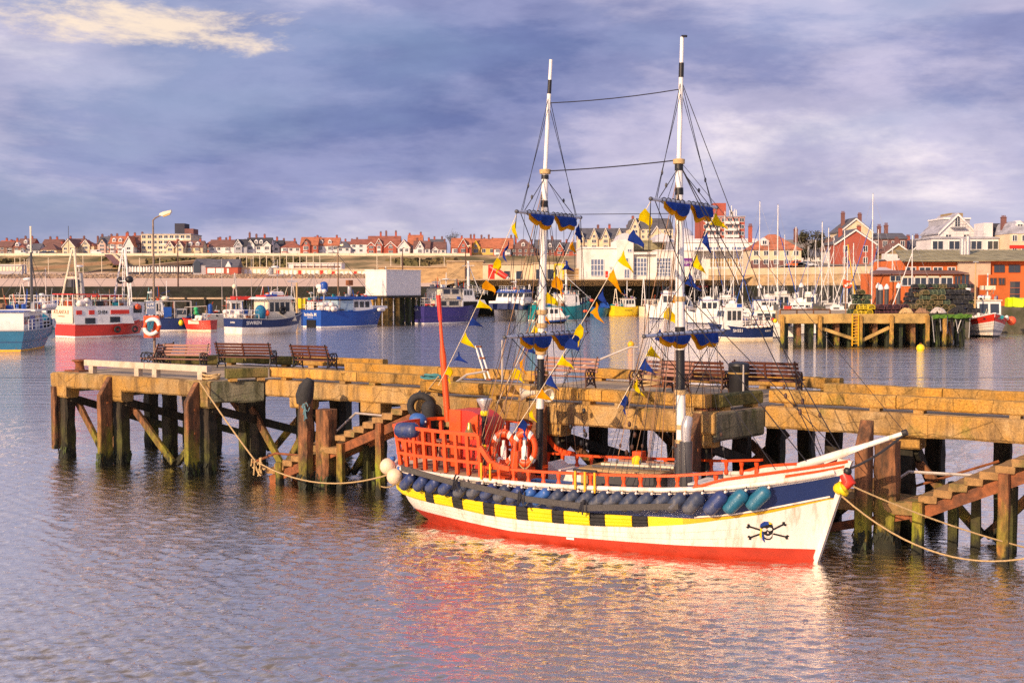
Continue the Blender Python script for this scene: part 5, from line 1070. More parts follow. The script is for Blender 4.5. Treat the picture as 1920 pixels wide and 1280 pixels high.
# life rings on the poop front rail
LR = MB().torus((0, 0, 0), 0.30, 0.085, 22, 8, M=Matrix.Rotation(pi/2, 3, 'X'), mfun=lambda i, j: 1 if i in (3, 8, 14, 19) else 0).mesh('life_ring_mesh', [M['orange'], M['white']], 50)
for px_, lb in ((945, 'left orange life ring hanging by the mast with white float'), (984, 'right orange life ring hanging by the mast with white float')):
    q = ship_l(px_, 840, -0.75); t = thing('life_ring', lb, 'life ring', ship_w(*q), SA+R(15), 'life rings on the poop'); put('ring', LR, t, (0, 0, 0), None, (0.88, 1, 1.25))
    MB().prism([(-0.065, -0.27), (0.065, -0.27), (0.065, 0.02), (0.03, 0.09), (0.03, 0.2), (-0.03, 0.2), (-0.03, 0.09), (-0.065, 0.02)], -0.06, 0.02).build('light_float', M['white'], t)
    MB().tube(sag((-0.2, -0.1, -0.2), (0.25, -0.1, -0.2), 0.28, 8), 0.015, 5).build('grab_line', M['rope'], t)
    MB().bar((0, 0.06, 0.3), (0, 0.10, 0.55), 0.03, 0.03).build('hanger', M['orange'], t)
# mooring lines
def rope(label, pts, r=0.022, m_='rope'):
    p0 = Vector(pts[0]); o = MB().tube([Vector(p)-p0 for p in pts], r, 6).build('mooring_rope', M[m_], None, 60); o.location = p0; tag(o, label, 'rope', 'mooring ropes')
rope('stern mooring rope sagging from the ball fenders to the left steps', sag(ship_w(*ship_l(733, 888, -1.1)), pier_loc(10.35, -0.1, 0.62), 0.42, 16))
rope('straight mooring rope from the white rail end down to the left steps', sag(pier_loc(7.95, -0.28, 3.02), pier_loc(10.35, -0.1, 0.55), 0.05, 8), 0.025)
rope('diagonal rope from the left steps up to the red staff', [pier_loc(16.3, 0.6, 2.95), ship_w(*ship_l(822, 706, 0.0))], 0.022)
rope('upper bow mooring rope running off to the right', sag(ship_w(12.15, -0.05, 1.75), at_y(1960, 1035, 27.6), 0.12, 14), 0.02)
rope('lower bow mooring rope dipping towards the water on the right', sag(ship_w(12.0, -0.1, 1.5), at_y(1960, 1038, 25.8), 0.62, 16), 0.02)
rope('thin slack rope by the water left of the ship stern', sag(ship_w(*ship_l(745, 905, -1.0)), pier_loc(15.1, 0.1, 0.28), 0.06, 8), 0.02)
b_ = MB(); q = pier_loc(10.35, -0.1, 0.55)
for i in range(9): b_.tube(sag((random.uniform(-.2, .2), random.uniform(-.1, .1), random.uniform(-.1, .25)), (random.uniform(-.25, .25), random.uniform(-.1, .1), random.uniform(-.4, .0)), random.uniform(0, .15), 5), 0.025, 5)
o = b_.build('rope_knot', M['rope']); o.location = q; tag(o, 'bulky rope knot at the foot of the left steps', 'rope')
rope('dark warp along the top of left tyres', [pier_loc(15.8, 1.2, 3.05), pier_loc(16.4, 0.6, 3.1), pier_loc(17.6, -0.3, 3.05)], 0.02, 'rope_dark')
# ================================================================== boats across the harbour
def hull(t, L_, B, zs, zm, zb, bands, rake=1.0, trans=0.86, deck_m=None, cap='white', n=16, dz=0.5, wl=0.84):
    def sheer(u): return zs+(zm-zs)*u/0.4 if u < 0.4 else zm+(zb-zm)*((u-0.4)/0.6)**1.7
    def hbd(u): return B/2*(trans+(1-trans)*sin(pi/2*min(1, u/0.35))) if u < 0.5 else B/2*max(0.012, 1-((u-0.5)/0.5)**2.3)
    fr = [-0.25, 0.0]; mats = []; mi = []
    for f, m_ in bands: fr.append(f); mats.append(M[m_]); 
    mi = [0] + list(range(len(bands)))
    def pt(u, f, sg):
        z = sheer(u)*f if f > 0 else f*2.0; ff = max(0.0, f); k = wl*(1-0.5*max(0, (u-0.35)/0.65)**1.4); h = hbd(u)*(k+(1-k)*ff**0.8)*(0.6 if f < 0 else 1)
        return (u*(L_-rake*(1-ff)), sg*h, z)
    b_ = MB(); us = [i/n for i in range(n+1)]
    for sg in (-1, 1): b_.loft([[pt(u, f, sg) for f in fr] for u in us], closed=False, mfun=lambda i, j: mi[j])
    tr = [pt(0, f, s_) for f in fr for s_ in (-1, 1)]; o = len(b_.v); b_.v += tr
    for j in range(len(fr)-1): b_.f.append((o+2*j, o+2*j+1, o+2*j+3, o+2*j+2)); b_.m.append(mi[j])
    h = b_.build('hull', mats, t, smooth=45)
    b_ = MB(); b_.loft([[(u*L_*0.985, -hbd(u)*0.97, sheer(u)-dz), (u*L_*0.985, hbd(u)*0.97, sheer(u)-dz)] for u in us], closed=False); b_.build('deck', deck_m or M['grey'], t)
    for sg in (-1, 1): MB().tube([pt(u, 1.0, sg) for u in us], 0.07, 5).build('gunwale', M[cap], t)
    MB().tube([pt(0, 1, -1), pt(0, 1, 1)], 0.07, 5).build('gunwale', M[cap], t)
    return sheer, hbd, pt
def house_box(t, x0, x1, w, z0, z1, m_='white', roof='white', rk=0.25, win=(3, 2), wm='glass', name='wheelhouse', over=0.12, wh=0.42):
    b_ = MB(); h = z1-z0
    b_.prism([(x0, z0), (x1, z0), (x1-rk, z1), (x0+0.05, z1)], -w/2, w/2); o = b_.build(name, M[m_], t)
    MB().box(x0-over*1.5, x1-rk+over*2.2, -w/2-over, w/2+over, z1+0.003, z1+0.11).build('roof', M[roof], o)
    ns, nf = win; zc = z0+h*0.66; hh = h*wh/2
    for sg in (-1, 1):
        for k in range(ns):
            a = x0+0.15+(x1-x0-rk-0.3)*(k+0.12)/ns; c = x0+0.15+(x1-x0-rk-0.3)*(k+0.88)/ns
            MB().box(a, c, sg*w/2-0.02, sg*w/2+0.02, zc-hh, zc+hh).build('window', M[wm], o)
    for k in range(nf):
        a = -w/2+0.1+(w-0.2)*(k+0.1)/nf; c = -w/2+0.1+(w-0.2)*(k+0.9)/nf
        fx = lambda z: x1-rk*(z-z0)/h+0.025
        MB().add([(fx(zc-hh), a, zc-hh), (fx(zc-hh), c, zc-hh), (fx(zc+hh), c, zc+hh), (fx(zc+hh), a, zc+hh), (fx(zc-hh)-0.05, a, zc-hh), (fx(zc-hh)-0.05, c, zc-hh), (fx(zc+hh)-0.05, c, zc+hh), (fx(zc+hh)-0.05, a, zc+hh)], [(0,1,2,3),(7,6,5,4),(0,4,5,1),(1,5,6,2),(2,6,7,3),(3,7,4,0)]).build('window', M[wm], o)
        if nf < 3: MB().box(x0-0.02, x0+0.03, a+0.1, c-0.1, zc-hh, zc+hh).build('window', M[wm], o)
    return o
def railing(t, pts, h=0.9, m_='white', step=1.0, rows=(1.0, 0.5), r=0.035):
    pts = [Vector(p) for p in pts]; b_ = MB()
    for f in rows: b_.tube([p+Vector((0, 0, h*f)) for p in pts], r, 4)
    for a, c in zip(pts, pts[1:]):
        k = max(1, int((c-a).length/step))
        for i in range(k+1): q = a.lerp(c, i/k); b_.tube([q, q+Vector((0, 0, h))], r, 4)
    return b_.build('railing', M[m_], t)
def pole(t, p, q, r=0.06, m_='white', name='mast', n=6): return MB().tube([p, q], [r, r*0.7], n).build(name, M[m_], t)
def aframe(t, x, w, z0, z1, m_='white', top=0.3, name='gantry', dx=0.0, r=0.09):
    b_ = MB()
    for sg in (-1, 1): b_.tube([(x, sg*w/2, z0), (x+dx, sg*top/2, z1)], r, 6)
    b_.tube([(x+dx*0.5, -w/4-top/4, (z0+z1)/2), (x+dx*0.5, w/4+top/4, (z0+z1)/2)], r*0.8, 6); b_.tube([(x+dx, -top/2, z1), (x+dx, top/2, z1)], r, 6); return b_.build(name, M[m_], t)
def radar(t, p, r=0.3):
    o = MB().lathe([(r*0.4, 0), (r, 0.08), (r, 0.22), (r*0.5, 0.3)], 10, p).build('radar_dome', M['white'], t, smooth=50); MB().tube([Vector(p)-Vector((0, 0, 0.6)), p], 0.05, 5).build('radar_post', M['white'], o)
def boat(name, label, px, py, head, group='boats moored across the harbour', cat='boat'):
    return thing(name, label, cat, at_z(px, py, 0), R(head), group)
def buoys(label, P, n, spread, r=0.25, m_='buoy_white', sz=1.0, name='buoy_bundle', grp=None):
    t = thing(name, label, 'buoys', P, 0, grp); me = MB().ball((0, 0, 0), r, 8, sz=sz).mesh('buoy_ball', M[m_], 60)
    for k in range(n):
        lay = 0 if k < n*0.6 else 1
        put('buoy', me, t, (random.uniform(-1, 1)*spread[0]*(1-0.3*lay), random.uniform(-1, 1)*spread[1], r*0.9+lay*r*1.5))
    return t
def on(t, x, y, z): return Vector(t.location) + Matrix.Rotation(t.rotation_euler[2], 3, 'Z') @ Vector((x, y, z*t.scale.z))
RB = Matrix.Rotation(pi/2, 3, 'X')
def tyre(t, p): MB().torus(p, 0.34, 0.13, 14, 6, M=RB).build('tyre', M['rubber'], t, smooth=60)
def gear(t, x0, x1, w, z, n=40, hmax=1.4, ms=('grey', 'dgrey', 'rust', 'blue', 'cream', 'rope_tan', 'black', 'orange', 'teal', 'white')):
    # loose working gear on deck: boxes, drums, coils, rails and wires too small to tell apart
    b_ = MB(); rr = random.Random(n*7+int(x1*10))
    for k in range(n):
        x = rr.uniform(x0, x1); y = rr.uniform(-w/2, w/2); i = rr.randrange(len(ms)); q = rr.random(); s_ = rr.uniform(0.12, 0.42)
        if q < 0.4: b_.box(x-s_, x+s_, y-s_*0.7, y+s_*0.7, z, z+rr.uniform(0.15, 0.55)*hmax, i)
        elif q < 0.55: b_.lathe([(s_*0.6, 0), (s_*0.65, s_*1.2), (s_*0.5, s_*1.5)], 8, (x, y, z), i)
        elif q < 0.75: b_.tube([(x, y, z), (x+rr.uniform(-.4, .4), y+rr.uniform(-.3, .3), z+rr.uniform(0.8, 1.7)*hmax)], 0.035, 4, i)
        elif q < 0.9: b_.tube([(x, y, z+rr.uniform(0.2, 1.2)*hmax), (x+rr.uniform(-1.4, 1.4), y+rr.uniform(-.6, .6), z+rr.uniform(0.3, 1.2)*hmax)], 0.03, 4, i)
        else: b_.torus((x, y, z+0.1+rr.random()*0.4), s_*0.7, 0.06, 10, 4, i)
    o = b_.build('deck_gear', [M[m_] for m_ in ms], t); o['kind'] = 'stuff'; return o
def wires(t, p, qs, r=0.02, m_='dgrey'):
    b_ = MB()
    for q in qs: b_.tube([p, q], r, 3, caps=False)
    b_.build('rigging_wires', M[m_], t)['kind'] = 'stuff'
side_txt = (pi/2, 0, 0)            # reads along +x on the starboard (-y) side
stern_txt = (pi/2, 0, -pi/2)       # reads on the transom
def ntext(s, size, loc, rot, m_, t, sx=1.0): return text('lettering', s, size, loc, rot, M[m_], t, sx, 0.012)

# leftmost petrol-blue trawler (partly out of the frame)
P = at_z(74, 645, 0); hd = R(97); P0_ = P - Vector((cos(hd), sin(hd), 0))*15.2
t = thing('trawler', 'petrol blue trawler cut off by the left edge of view', 'boat', P0_, hd, 'boats moored across the harbour')
hull(t, 16.5, 5.2, 1.9, 1.9, 3.3, [(0.08, 'gold'), (0.42, 'petrol'), (0.46, 'navy'), (1.0, 'petrol')], 1.4, cap='grey', dz=0.9)
house_box(t, 2.0, 9.5, 3.4, 1.2, 3.6, 'white', 'blue', 0.4, (6, 3), wh=0.3); MB().box(4.0, 12.5, -2.3, 2.3, 3.62, 3.8).build('shelter_deck', M['white'], t)
railing(t, [(4, -2.2, 3.8), (12.4, -2.2, 3.8), (12.4, 2.2, 3.8)], 1.3, 'white', 1.2); railing(t, [(1, -2.4, 1.9), (9, -2.5, 1.95)], 1.0, 'white', 1.2, (1.0, 0.66, 0.33))
pole(t, (9.8, -0.6, 3.8), (9.8, -0.6, 9.4), 0.16, 'dgrey'); MB().tube([(9.8, -0.6, 9.2), (9.8, -0.6, 12.0)], 0.09, 6).build('topmast', M['cream'], t); pole(t, (9.8, -0.6, 8.6), (13.0, -0.6, 4.2), 0.05, 'dgrey', 'stay'); radar(t, (12.3, 0.3, 6.6), 0.5)
for k in range(5): MB().capsule((7.5+k*0.9, -2.35, 4.0), (8.2+k*0.9, -2.35, 4.0), 0.3, 8).build('fender', M['buoy_white'], t, 60)
MB().torus((10.5, -2.55, 2.3), 0.42, 0.11, 14, 6, M=RB).build('life_ring', M['white'], t, 60)
MB().box(4.5, 6.2, -1.73, -1.68, 1.4, 3.2).build('door', M['blue'], t); MB().box(8.2, 9.0, -1.73, -1.68, 1.4, 3.2).build('door', M['blue'], t)
gear(t, 4.2, 12.2, 4.0, 3.8, 46, 1.3); gear(t, 9, 15, 3.4, 1.9, 40, 1.2); wires(t, (9.8, -0.6, 9.2), [(15.8, 0, 3.4), (2, 0, 5), (12, -2.2, 3.9), (12, 2.2, 3.9), (6, 2.2, 5)])
# ATLANTA II
t = boat('trawler', 'red and cream trawler named ATLANTA II, stern towards us', 122, 632, 46)
sh_, hd_, pt_ = hull(t, 10.6, 5.2, 1.75, 1.7, 2.7, [(0.10, 'white'), (1.0, 'red')], 0.9, 0.97, cap='white', dz=0.5, wl=0.95)
ub = MB(); ub.prism([(-0.12, 1.77), (7.6, 1.72), (6.9, 4.05), (-0.28, 4.1)], -2.62, 2.62); uo = ub.build('upper_works', M['white'], t)
MB().box(-0.36, -0.29, -2.6, 2.6, 1.9, 4.12).build('transom_board', M['cream'], t)
for x0, x1, m_ in ((0.1, 0.8, 'red'), (1.7, 2.4, 'red'), (4.5, 6.9, 'red')): MB().box(x0, x1, -2.68, -2.625, 3.0, 3.55).build('stripe', M[m_], uo)
t.scale = (1, 1, 0.9); ntext('SH84', 0.72, (3.45, -2.64, 3.25), side_txt, 'black', t, 0.8); ntext('ATLANTA II', 0.72, (-0.375, 0.15, 3.3), stern_txt, 'rust', t, 1.0); ntext('SCARBOROUGH', 0.2, (-0.375, 0.15, 2.75), stern_txt, 'rust', t, 1.2)
for x, z in ((1.2, 1.8), (4.4, 1.9)): MB().box(x, x+1.3, -2.66, -2.61, z, z+0.75).build('freeing_port', M['glass'], t)
for x in (5.3, 7.6): tyre(t, (x, -2.72, 0.95))
railing(t, [(-0.2, 2.5, 4.1), (-0.2, -2.5, 4.1), (6.8, -2.5, 4.05)], 1.5, 'white', 1.1, (1.0, 0.5)); MB().tube([(-0.2, 2.5, 5.65), (-0.2, -2.5, 5.65), (3, -2.5, 5.6)], 0.08, 5).build('rail_top', M['red'], t)
aframe(t, 0.6, 4.4, 4.1, 11.6, 'cream', 0.5, dx=0.6, r=0.13); aframe(t, 7.3, 4.6, 3.0, 11.8, 'white', 0.5, dx=0.5, r=0.12)
lb_ = MB()
for x in (-0.2, 0.2): lb_.tube([(7.6, x, 4.0), (7.75, x, 11.6)], 0.05, 4)
for k in range(12): lb_.bar((7.62, -0.2, 4.4+k*0.6), (7.62, 0.2, 4.4+k*0.6), 0.06, 0.06)
lb_.build('mast_ladder', M['white'], t)
house_box(t, 7.9, 10.0, 2.6, 2.0, 4.4, 'white', 'white', 0.3, (1, 3)); MB().box(3.6, 6.6, -1.6, 1.6, 5.3, 5.6).build('shelter_top', M['red'], t)
for k in range(7): MB().ball((1.1+random.uniform(-.5, .5), -2.3+random.uniform(-.2, .2), 4.4+random.uniform(0, .6)), 0.38, 8).build('buoy', M['buoy_white'], t, 60)
pole(t, (2.6, 0.4, 4.1), (2.2, 0.2, 8.4), 0.35, 'grey', 'funnel'); radar(t, (2.0, 0.2, 9.2), 0.5); MB().box(0.4, 4.0, -1.8, -1.6, 5.5, 5.65).build('boom', M['cream'], t); MB().box(1.0, 2.2, 0.2, 1.6, 6.6, 7.6).build('net_drum', M['dgrey'], t)
MB().ball((7.8, 0.9, 7.5), 0.5, 10).build('warp_block', M['black'], t, 60); MB().ball((7.4, -1.9, 7.6), 0.5, 10).build('warp_block', M['black'], t, 60); MB().ball((8.8, -1.4, 3.9), 0.4, 8).build('orange_buoy', M['buoy_orange'], t, 60)
gear(t, 0, 6.6, 4.6, 4.1, 60, 1.4); gear(t, 6.8, 10, 3.4, 2.2, 36, 1.6); wires(t, (1.2, 0, 11.4), [(7.8, 0.3, 11.6), (0, -2.2, 4.2), (0, 2.2, 4.2), (5, -2.4, 4.4)]); wires(t, (7.8, 0, 11.6), [(10.3, 0, 2.8), (9, 1.8, 2.6), (9, -1.8, 2.6), (4, 2, 4.2)])
for k in range(5): MB().tube([(-0.25, -2.5+k*1.25, 4.1), (-0.25, -2.5+k*1.25, 5.6)], 0.05, 5).build('rail_post', M['white'], t)
# navy workboat behind the lifebuoy
t = boat('workboat', 'dark navy workboat with deck cage and yellow buoy, behind the lifebuoy', 293, 620, 18)
hull(t, 6.2, 2.6, 1.7, 1.65, 2.2, [(0.10, 'white'), (1.0, 'navy')], 0.6, cap='navy', dz=0.4); ntext('PZ 28', 0.3, (4.4, -1.16, 1.35), side_txt, 'white', t)
for x in (0.4, 2.4, 4.6): aframe(t, x, 2.1, 1.4, 4.0, 'galv', 1.9, 'cage_hoop', r=0.05)
for y in (-1, 1): MB().tube([(0.4, y, 4.0), (4.6, y, 4.0)], 0.05, 5).build('cage_rail', M['galv'], t)
MB().box(1.0, 2.0, -0.7, 0.7, 1.4, 3.2).build('hauler_box', M['blue'], t); MB().box(2.6, 4.0, -0.8, 0.8, 1.4, 3.0).build('grey_cabin', M['grey'], t); MB().box(2.7, 3.9, -0.82, -0.80, 2.2, 2.8).build('window', M['glass'], t)
pole(t, (1.4, 0, 4), (1.4, 0, 6.8), 0.05, 'white'); MB().ball((1.2, -0.6, 4.4), 0.55, 8, sz=0.6).build('raft', M['cream'], t, 60); MB().ball((3.2, -1.35, 1.1), 0.35, 8, sz=1.2).build('yellow_buoy', M['yellow'], t, 60)
for p in ((5.2, -0.9, 2.4), (5.5, -0.9, 1.9), (5.2, -0.7, 2.9)): MB().ball(p, 0.35, 8).build('green_buoy', mat('green_buoy', (0.03, 0.42, 0.14), 0.5), t, 60)
gear(t, 0.2, 5.8, 2.0, 1.4, 60, 1.6)
# red skiff
t = boat('skiff', 'small bright red open boat with white floats piled in it', 401, 621, 164)
hull(t, 4.7, 2.2, 1.45, 1.35, 1.75, [(0.16, 'cream'), (1.0, 'red')], 0.7, cap='red', dz=0.35); MB().box(1.6, 3.2, -0.9, 1.12, 1.0, 1.5).build('side_deck', M['cream'], t)
MB().tube([(0.6, 0.8, 1.4), (0.6, 0.8, 3.4), (4.0, 0.6, 3.2), (4.4, 0.5, 2.4)], 0.05, 5).build('roll_bar', M['galv'], t); buoys('pile of white floats aboard the small red boat', on(t, 1.9, 0.4, 1.2), 12, (0.75, 0.4), 0.28)
gear(t, 0.3, 4, 1.5, 1.0, 26, 1.2)
# SIWREN
t = boat('fishing_boat', 'navy and white fishing boat named SIWREN with blue net at the stern', 437, 625, 44)
hull(t, 10.6, 4.8, 1.95, 1.75, 2.5, [(0.42, 'hull_white'), (1.0, 'navy')], 1.0, 0.95, cap='grey', dz=0.4, wl=0.9); ntext('SIWREN', 0.62, (1.6, -2.42, 1.35), (pi/2, 0, 0), 'white', t, 1.0)
house_box(t, 4.2, 8.6, 3.4, 1.5, 4.3, 'cream', 'white', 0.9, (4, 3), over=0.2); MB().prism([(3.4, 4.35), (8.2, 4.42), (7.8, 4.75), (3.9, 4.62)], -1.9, 1.9).build('rounded_roof', M['white'], t)
MB().torus((6.4, -1.78, 2.9), 0.4, 0.18, 14, 6, M=RB).build('hauler', M['black'], t, 60); railing(t, [(0.2, 2.2, 1.9), (0.2, -2.2, 1.9), (3.5, -2.35, 1.85)], 1.1, 'white', 0.9)
gear(t, 0.3, 4.0, 4.2, 1.5, 60, 1.5); gear(t, 4.4, 8, 2.6, 4.75, 26, 0.8); wires(t, (6.4, 0, 9.4), [(10.4, 0, 2.6), (0.4, 1.5, 2.8), (0.4, -1.5, 2.8), (4, 1.7, 4.7)])
ntext('SIWREN', 0.3, (-0.05, 0, 1.4), stern_txt, 'white', t)
MB().box(4.2, 7.6, -1.2, 1.2, 4.66, 4.85).build('life_raft_tray', M['red'], t); MB().capsule((5.0, -1.0, 5.05), (7.0, -1.0, 5.05), 0.32, 8).build('life_raft', M['buoy_white'], t, 60)
for sg in (-1, 1): pole(t, (6.2, sg*0.8, 4.7), (6.6, sg*0.3, 9.5), 0.06, 'galv')
MB().box(6.0, 7.2, -0.9, 0.9, 7.4, 7.55).build('crosstree', M['galv'], t); radar(t, (6.4, 0, 8.4), 0.5); MB().lathe([(0.3, 0), (0.3, 0.9)], 8, (6.3, 0.8, 7.6)).build('lamp', M['grey'], t); pole(t, (9.0, 0.3, 2.5), (9.3, 0.3, 8.5), 0.06); MB().box(9.0, 9.5, -0.6, 1.0, 6.6, 6.75).build('crosstree', M['white'], t)
tag(MB().ball((0, 0, 0), 0.75, 10, sz=1.3).build('net_bundle', mat('blue_netting', (0.02, 0.16, 0.30), 0.95, var=0.5, vs_=6, bump=0.06, bs=12), None, 60), 'round bundle of blue netting on the SIWREN deck', 'net').location = on(t, 2.9, -1.9, 2.7)
tag(MB().ball((0, 0, 0), 0.42, 10).build('orange_float', M['buoy_orange'], None, 60), 'orange ball float beside the blue netting', 'buoy').location = on(t, 3.6, -2.2, 2.6)
buoys('heap of white floats on the left end of the SIWREN stern', on(t, 0.9, 1.9, 1.9), 14, (1.1, 0.6), 0.34); buoys('second heap of white floats beside a blue crate', on(t, 0.9, 0.2, 1.9), 10, (0.9, 0.5), 0.32)
for p, lb in (((1.9, 0.9, 1.55), 'blue plastic fish crate stacked near white floats'),):
    o = MB().box(-0.6, 0.6, -0.5, 0.5, 0, 1.5).build('fish_crate', M['blue'], None); o.location = on(t, *p); o.rotation_euler = (0, 0, R(44)); tag(o, lb, 'crate')
# grey-hulled boat hidden behind with red tarpaulin
t = boat('fishing_boat', 'half hidden grey boat with red covers and tripod mast behind SIWREN', 385, 612, 30)
hull(t, 8.5, 3.2, 1.9, 1.8, 2.4, [(1.0, 'grey')], 0.8, cap='white'); house_box(t, 3.5, 5.5, 2.2, 1.5, 3.8, 'white', 'white', 0.2, (2, 2)); MB().box(4.2, 6.8, -1.0, 1.0, 4.0, 4.5).build('cover', M['red'], t); aframe(t, 4.6, 2.0, 4.0, 8.0, 'galv', 0.2)
for x in (2.6, 7.2): pole(t, (x, 0, 2), (x, 0, 10.2), 0.05, 'galv')
MB().ball((4.4, -0.5, 6.0), 0.4, 8).build('horn', M['cream'], t, 60); MB().capsule((0.4, -1.2, 1.8), (0.4, -1.2, 3.4), 0.35, 8).build('barrel', M['blue'], t, 60)
gear(t, 0.2, 7.4, 2.6, 1.5, 70, 1.9)
# ISOBELLA
t = boat('fishing_boat', 'bright blue broad-sterned fishing boat named Isobella M', 583, 613, 42)
hull(t, 13.2, 5.6, 3.1, 2.85, 3.7, [(0.06, 'white'), (1.0, 'blue')], 1.2, 0.97, cap='blue', dz=0.6, wl=0.96); t.scale = (1, 1, 0.8); ntext('Isobella M', 0.85, (-0.06, 0.1, 2.3), stern_txt, 'white', t, 0.95); ntext('BRIDLINGTON', 0.22, (-0.06, 0.1, 1.75), stern_txt, 'white', t)
MB().box(-0.12, -0.05, -1.4, 1.0, -0.1, 1.35).build('stern_recess', mat('void_shade_black', (0.004, 0.004, 0.006), 0.9), t)  # flat black plate; the shade inside the recess is put into its colour
house_box(t, 6.2, 10.2, 3.8, 2.4, 5.0, 'white', 'blue', 0.7, (3, 4), over=0.25); MB().box(3.4, 6.2, -2.0, 2.0, 2.4, 4.9).build('shelter', paint('pale_blue', (0.35, 0.48, 0.58)), t); MB().box(3.2, 10.4, -2.3, 2.3, 5.12, 5.6).build('blue_canopy', M['blue'], t)
railing(t, [(0.1, 2.5, 3.1), (0.1, -2.5, 3.1), (3.2, -2.65, 3.0)], 1.0, 'white', 1.0); MB().box(9.5, 13.0, -1.4, 1.4, 3.3, 3.8).build('whaleback', M['white'], t)
gear(t, 0.3, 3.4, 4.8, 2.6, 50, 1.6); gear(t, 3.4, 10, 3.8, 5.6, 40, 0.9); gear(t, 3.3, 6.2, 4.3, 2.5, 30, 2.4); wires(t, (5.4, 0.8, 14), [(13, 0, 3.8), (0.5, 2, 3.4), (0.5, -2, 3.4)])
for k in range(4): MB().ball((10.8+k*0.35, -2.3+k*0.15, 3.1), 0.36, 8).build('fender', M['buoy_white'], t, 60)
pole(t, (5.4, 0.8, 5.6), (5.4, 0.8, 14.2), 0.09, 'rope_tan'); pole(t, (5.4, 0.8, 13.5), (11.2, 0, 5.5), 0.05, 'dgrey', 'stay'); MB().capsule((7.2, 0.4, 5.6), (7.2, 0.4, 7.6), 0.3, 8).build('exhaust', M['steel'], t, 60); MB().box(6.8, 7.6, 0, 0.8, 7.7, 8.7).build('lamp_box', M['rust'], t)
buoys('heap of white net floats on the blue boat stern', on(t, 1.6, -1.6, 2.9), 18, (1.5, 0.9), 0.40); buoys('white floats hung above the blue boat canopy', on(t, 2.6, 1.2, 6.2), 5, (0.6, 0.5), 0.42)
o = MB().capsule((0, 0, 0), (0, 0, 1.7), 0.6, 12).build('barrel', M['blue'], None, 60); o.location = on(t, 3.0, 1.0, 6.3); tag(o, 'blue plastic barrel above the blue boat canopy', 'barrel')
pole(t, (3.0, 1.0, 2.4), (3.0, 1.0, 6.3), 0.1, 'galv', 'barrel_post')
o = MB().box(-0.7, 0.7, -0.6, 0.6, 0, 1.5).build('yellow_bag', M['yellow'], None); o.location = at_y(738/4*1.0+380, 578, 192); tag(o, 'bright yellow bag hanging left of the blue boat canopy', 'bag')
pole(t, (-1.0, 2.2, -0.5), (-1.0, 2.2, 8.2), 0.2, 'rope', 'mooring_post')
# CELICA
t = boat('trawler', 'purple-blue trawler named CELICA with tall white mast', 776, 606, 42)
hull(t, 14.5, 5.8, 4.2, 3.9, 5.0, [(0.05, 'white'), (0.35, 'purple'), (0.38, 'navy'), (1.0, 'purple')], 1.2, 0.97, cap='purple', dz=0.9, wl=0.95); t.scale = (1, 1, 0.66); ntext('CELICA', 0.95, (-0.06, 0.2, 3.4), stern_txt, 'white', t, 0.95)
house_box(t, 2.6, 8.2, 4.4, 3.3, 5.7, 'cream', 'cream', 0.1, (2, 3)); house_box(t, 4.2, 8.6, 4.0, 6.0, 8.7, 'cream', 'navy', 0.4, (2, 4), over=0.3); house_box(t, 8.7, 11.4, 4.2, 5.7, 8.4, 'white', 'white', 0.5, (3, 4))
MB().prism([(8.3, 3.5), (13.8, 4.4), (13.2, 5.7), (8.3, 5.7)], -2.3, 2.3).build('fore_shelter', M['white'], t); MB().box(8.6, 11.6, -2.34, -2.28, 3.9, 5.3).build('shelter_opening', mat('void_shade_black', (0.004, 0.004, 0.006), 0.9), t)  # opening is a solid plate coloured black for the shade within
railing(t, [(0.1, 2.6, 4.2), (0.1, -2.7, 4.2), (2.4, -2.8, 4.1)], 2.1, 'white', 0.9, (1, .66, .33)); railing(t, [(2.0, -2.3, 5.8), (4.1, -2.3, 5.8), (4.1, 2.3, 5.8)], 1.6, 'white', 0.8, (1, .66, .33)); railing(t, [(9.0, -2.2, 8.5), (14.0, -2.2, 6.9), (14.0, 2.2, 6.9)], 1.4, 'white', 0.8, (1, .66, .33))
pole(t, (11.6, 0, 5), (11.6, 0, 15.6), 0.28, 'white'); pole(t, (11.6, 0, 14.8), (14.2, 0, 7.5), 0.08, 'white', 'stay'); pole(t, (11.6, -1.6, 14.4), (11.6, 1.6, 14.4), 0.08, 'white', 'crosstree'); pole(t, (7.6, -1.8, 5.8), (7.6, -1.8, 11.0), 0.2, 'dgrey', 'exhaust'); radar(t, (5.0, 0.5, 10.0), 0.7); radar(t, (6.4, -0.4, 10.8), 0.6); pole(t, (6.8, 0, 8.8), (6.8, 0, 12.6), 0.07)
for k in range(3): MB().ball((0.9+k*0.7, -2.2, 4.6), 0.32, 8).build('red_can', M['red'], t, 60)
gear(t, 0.3, 2.6, 4.8, 3.6, 40, 2.0); gear(t, 2.2, 8, 4.2, 5.75, 36, 1.5); gear(t, 4, 11, 3.4, 8.75, 36, 1.6); gear(t, 8.4, 13.4, 3.8, 5.72, 40, 1.6); wires(t, (11.6, 0, 15.4), [(14.3, 0, 5.2), (2, 2, 5.8), (2, -2, 5.8), (7, 2, 8.8), (8.4, -2.2, 6)])
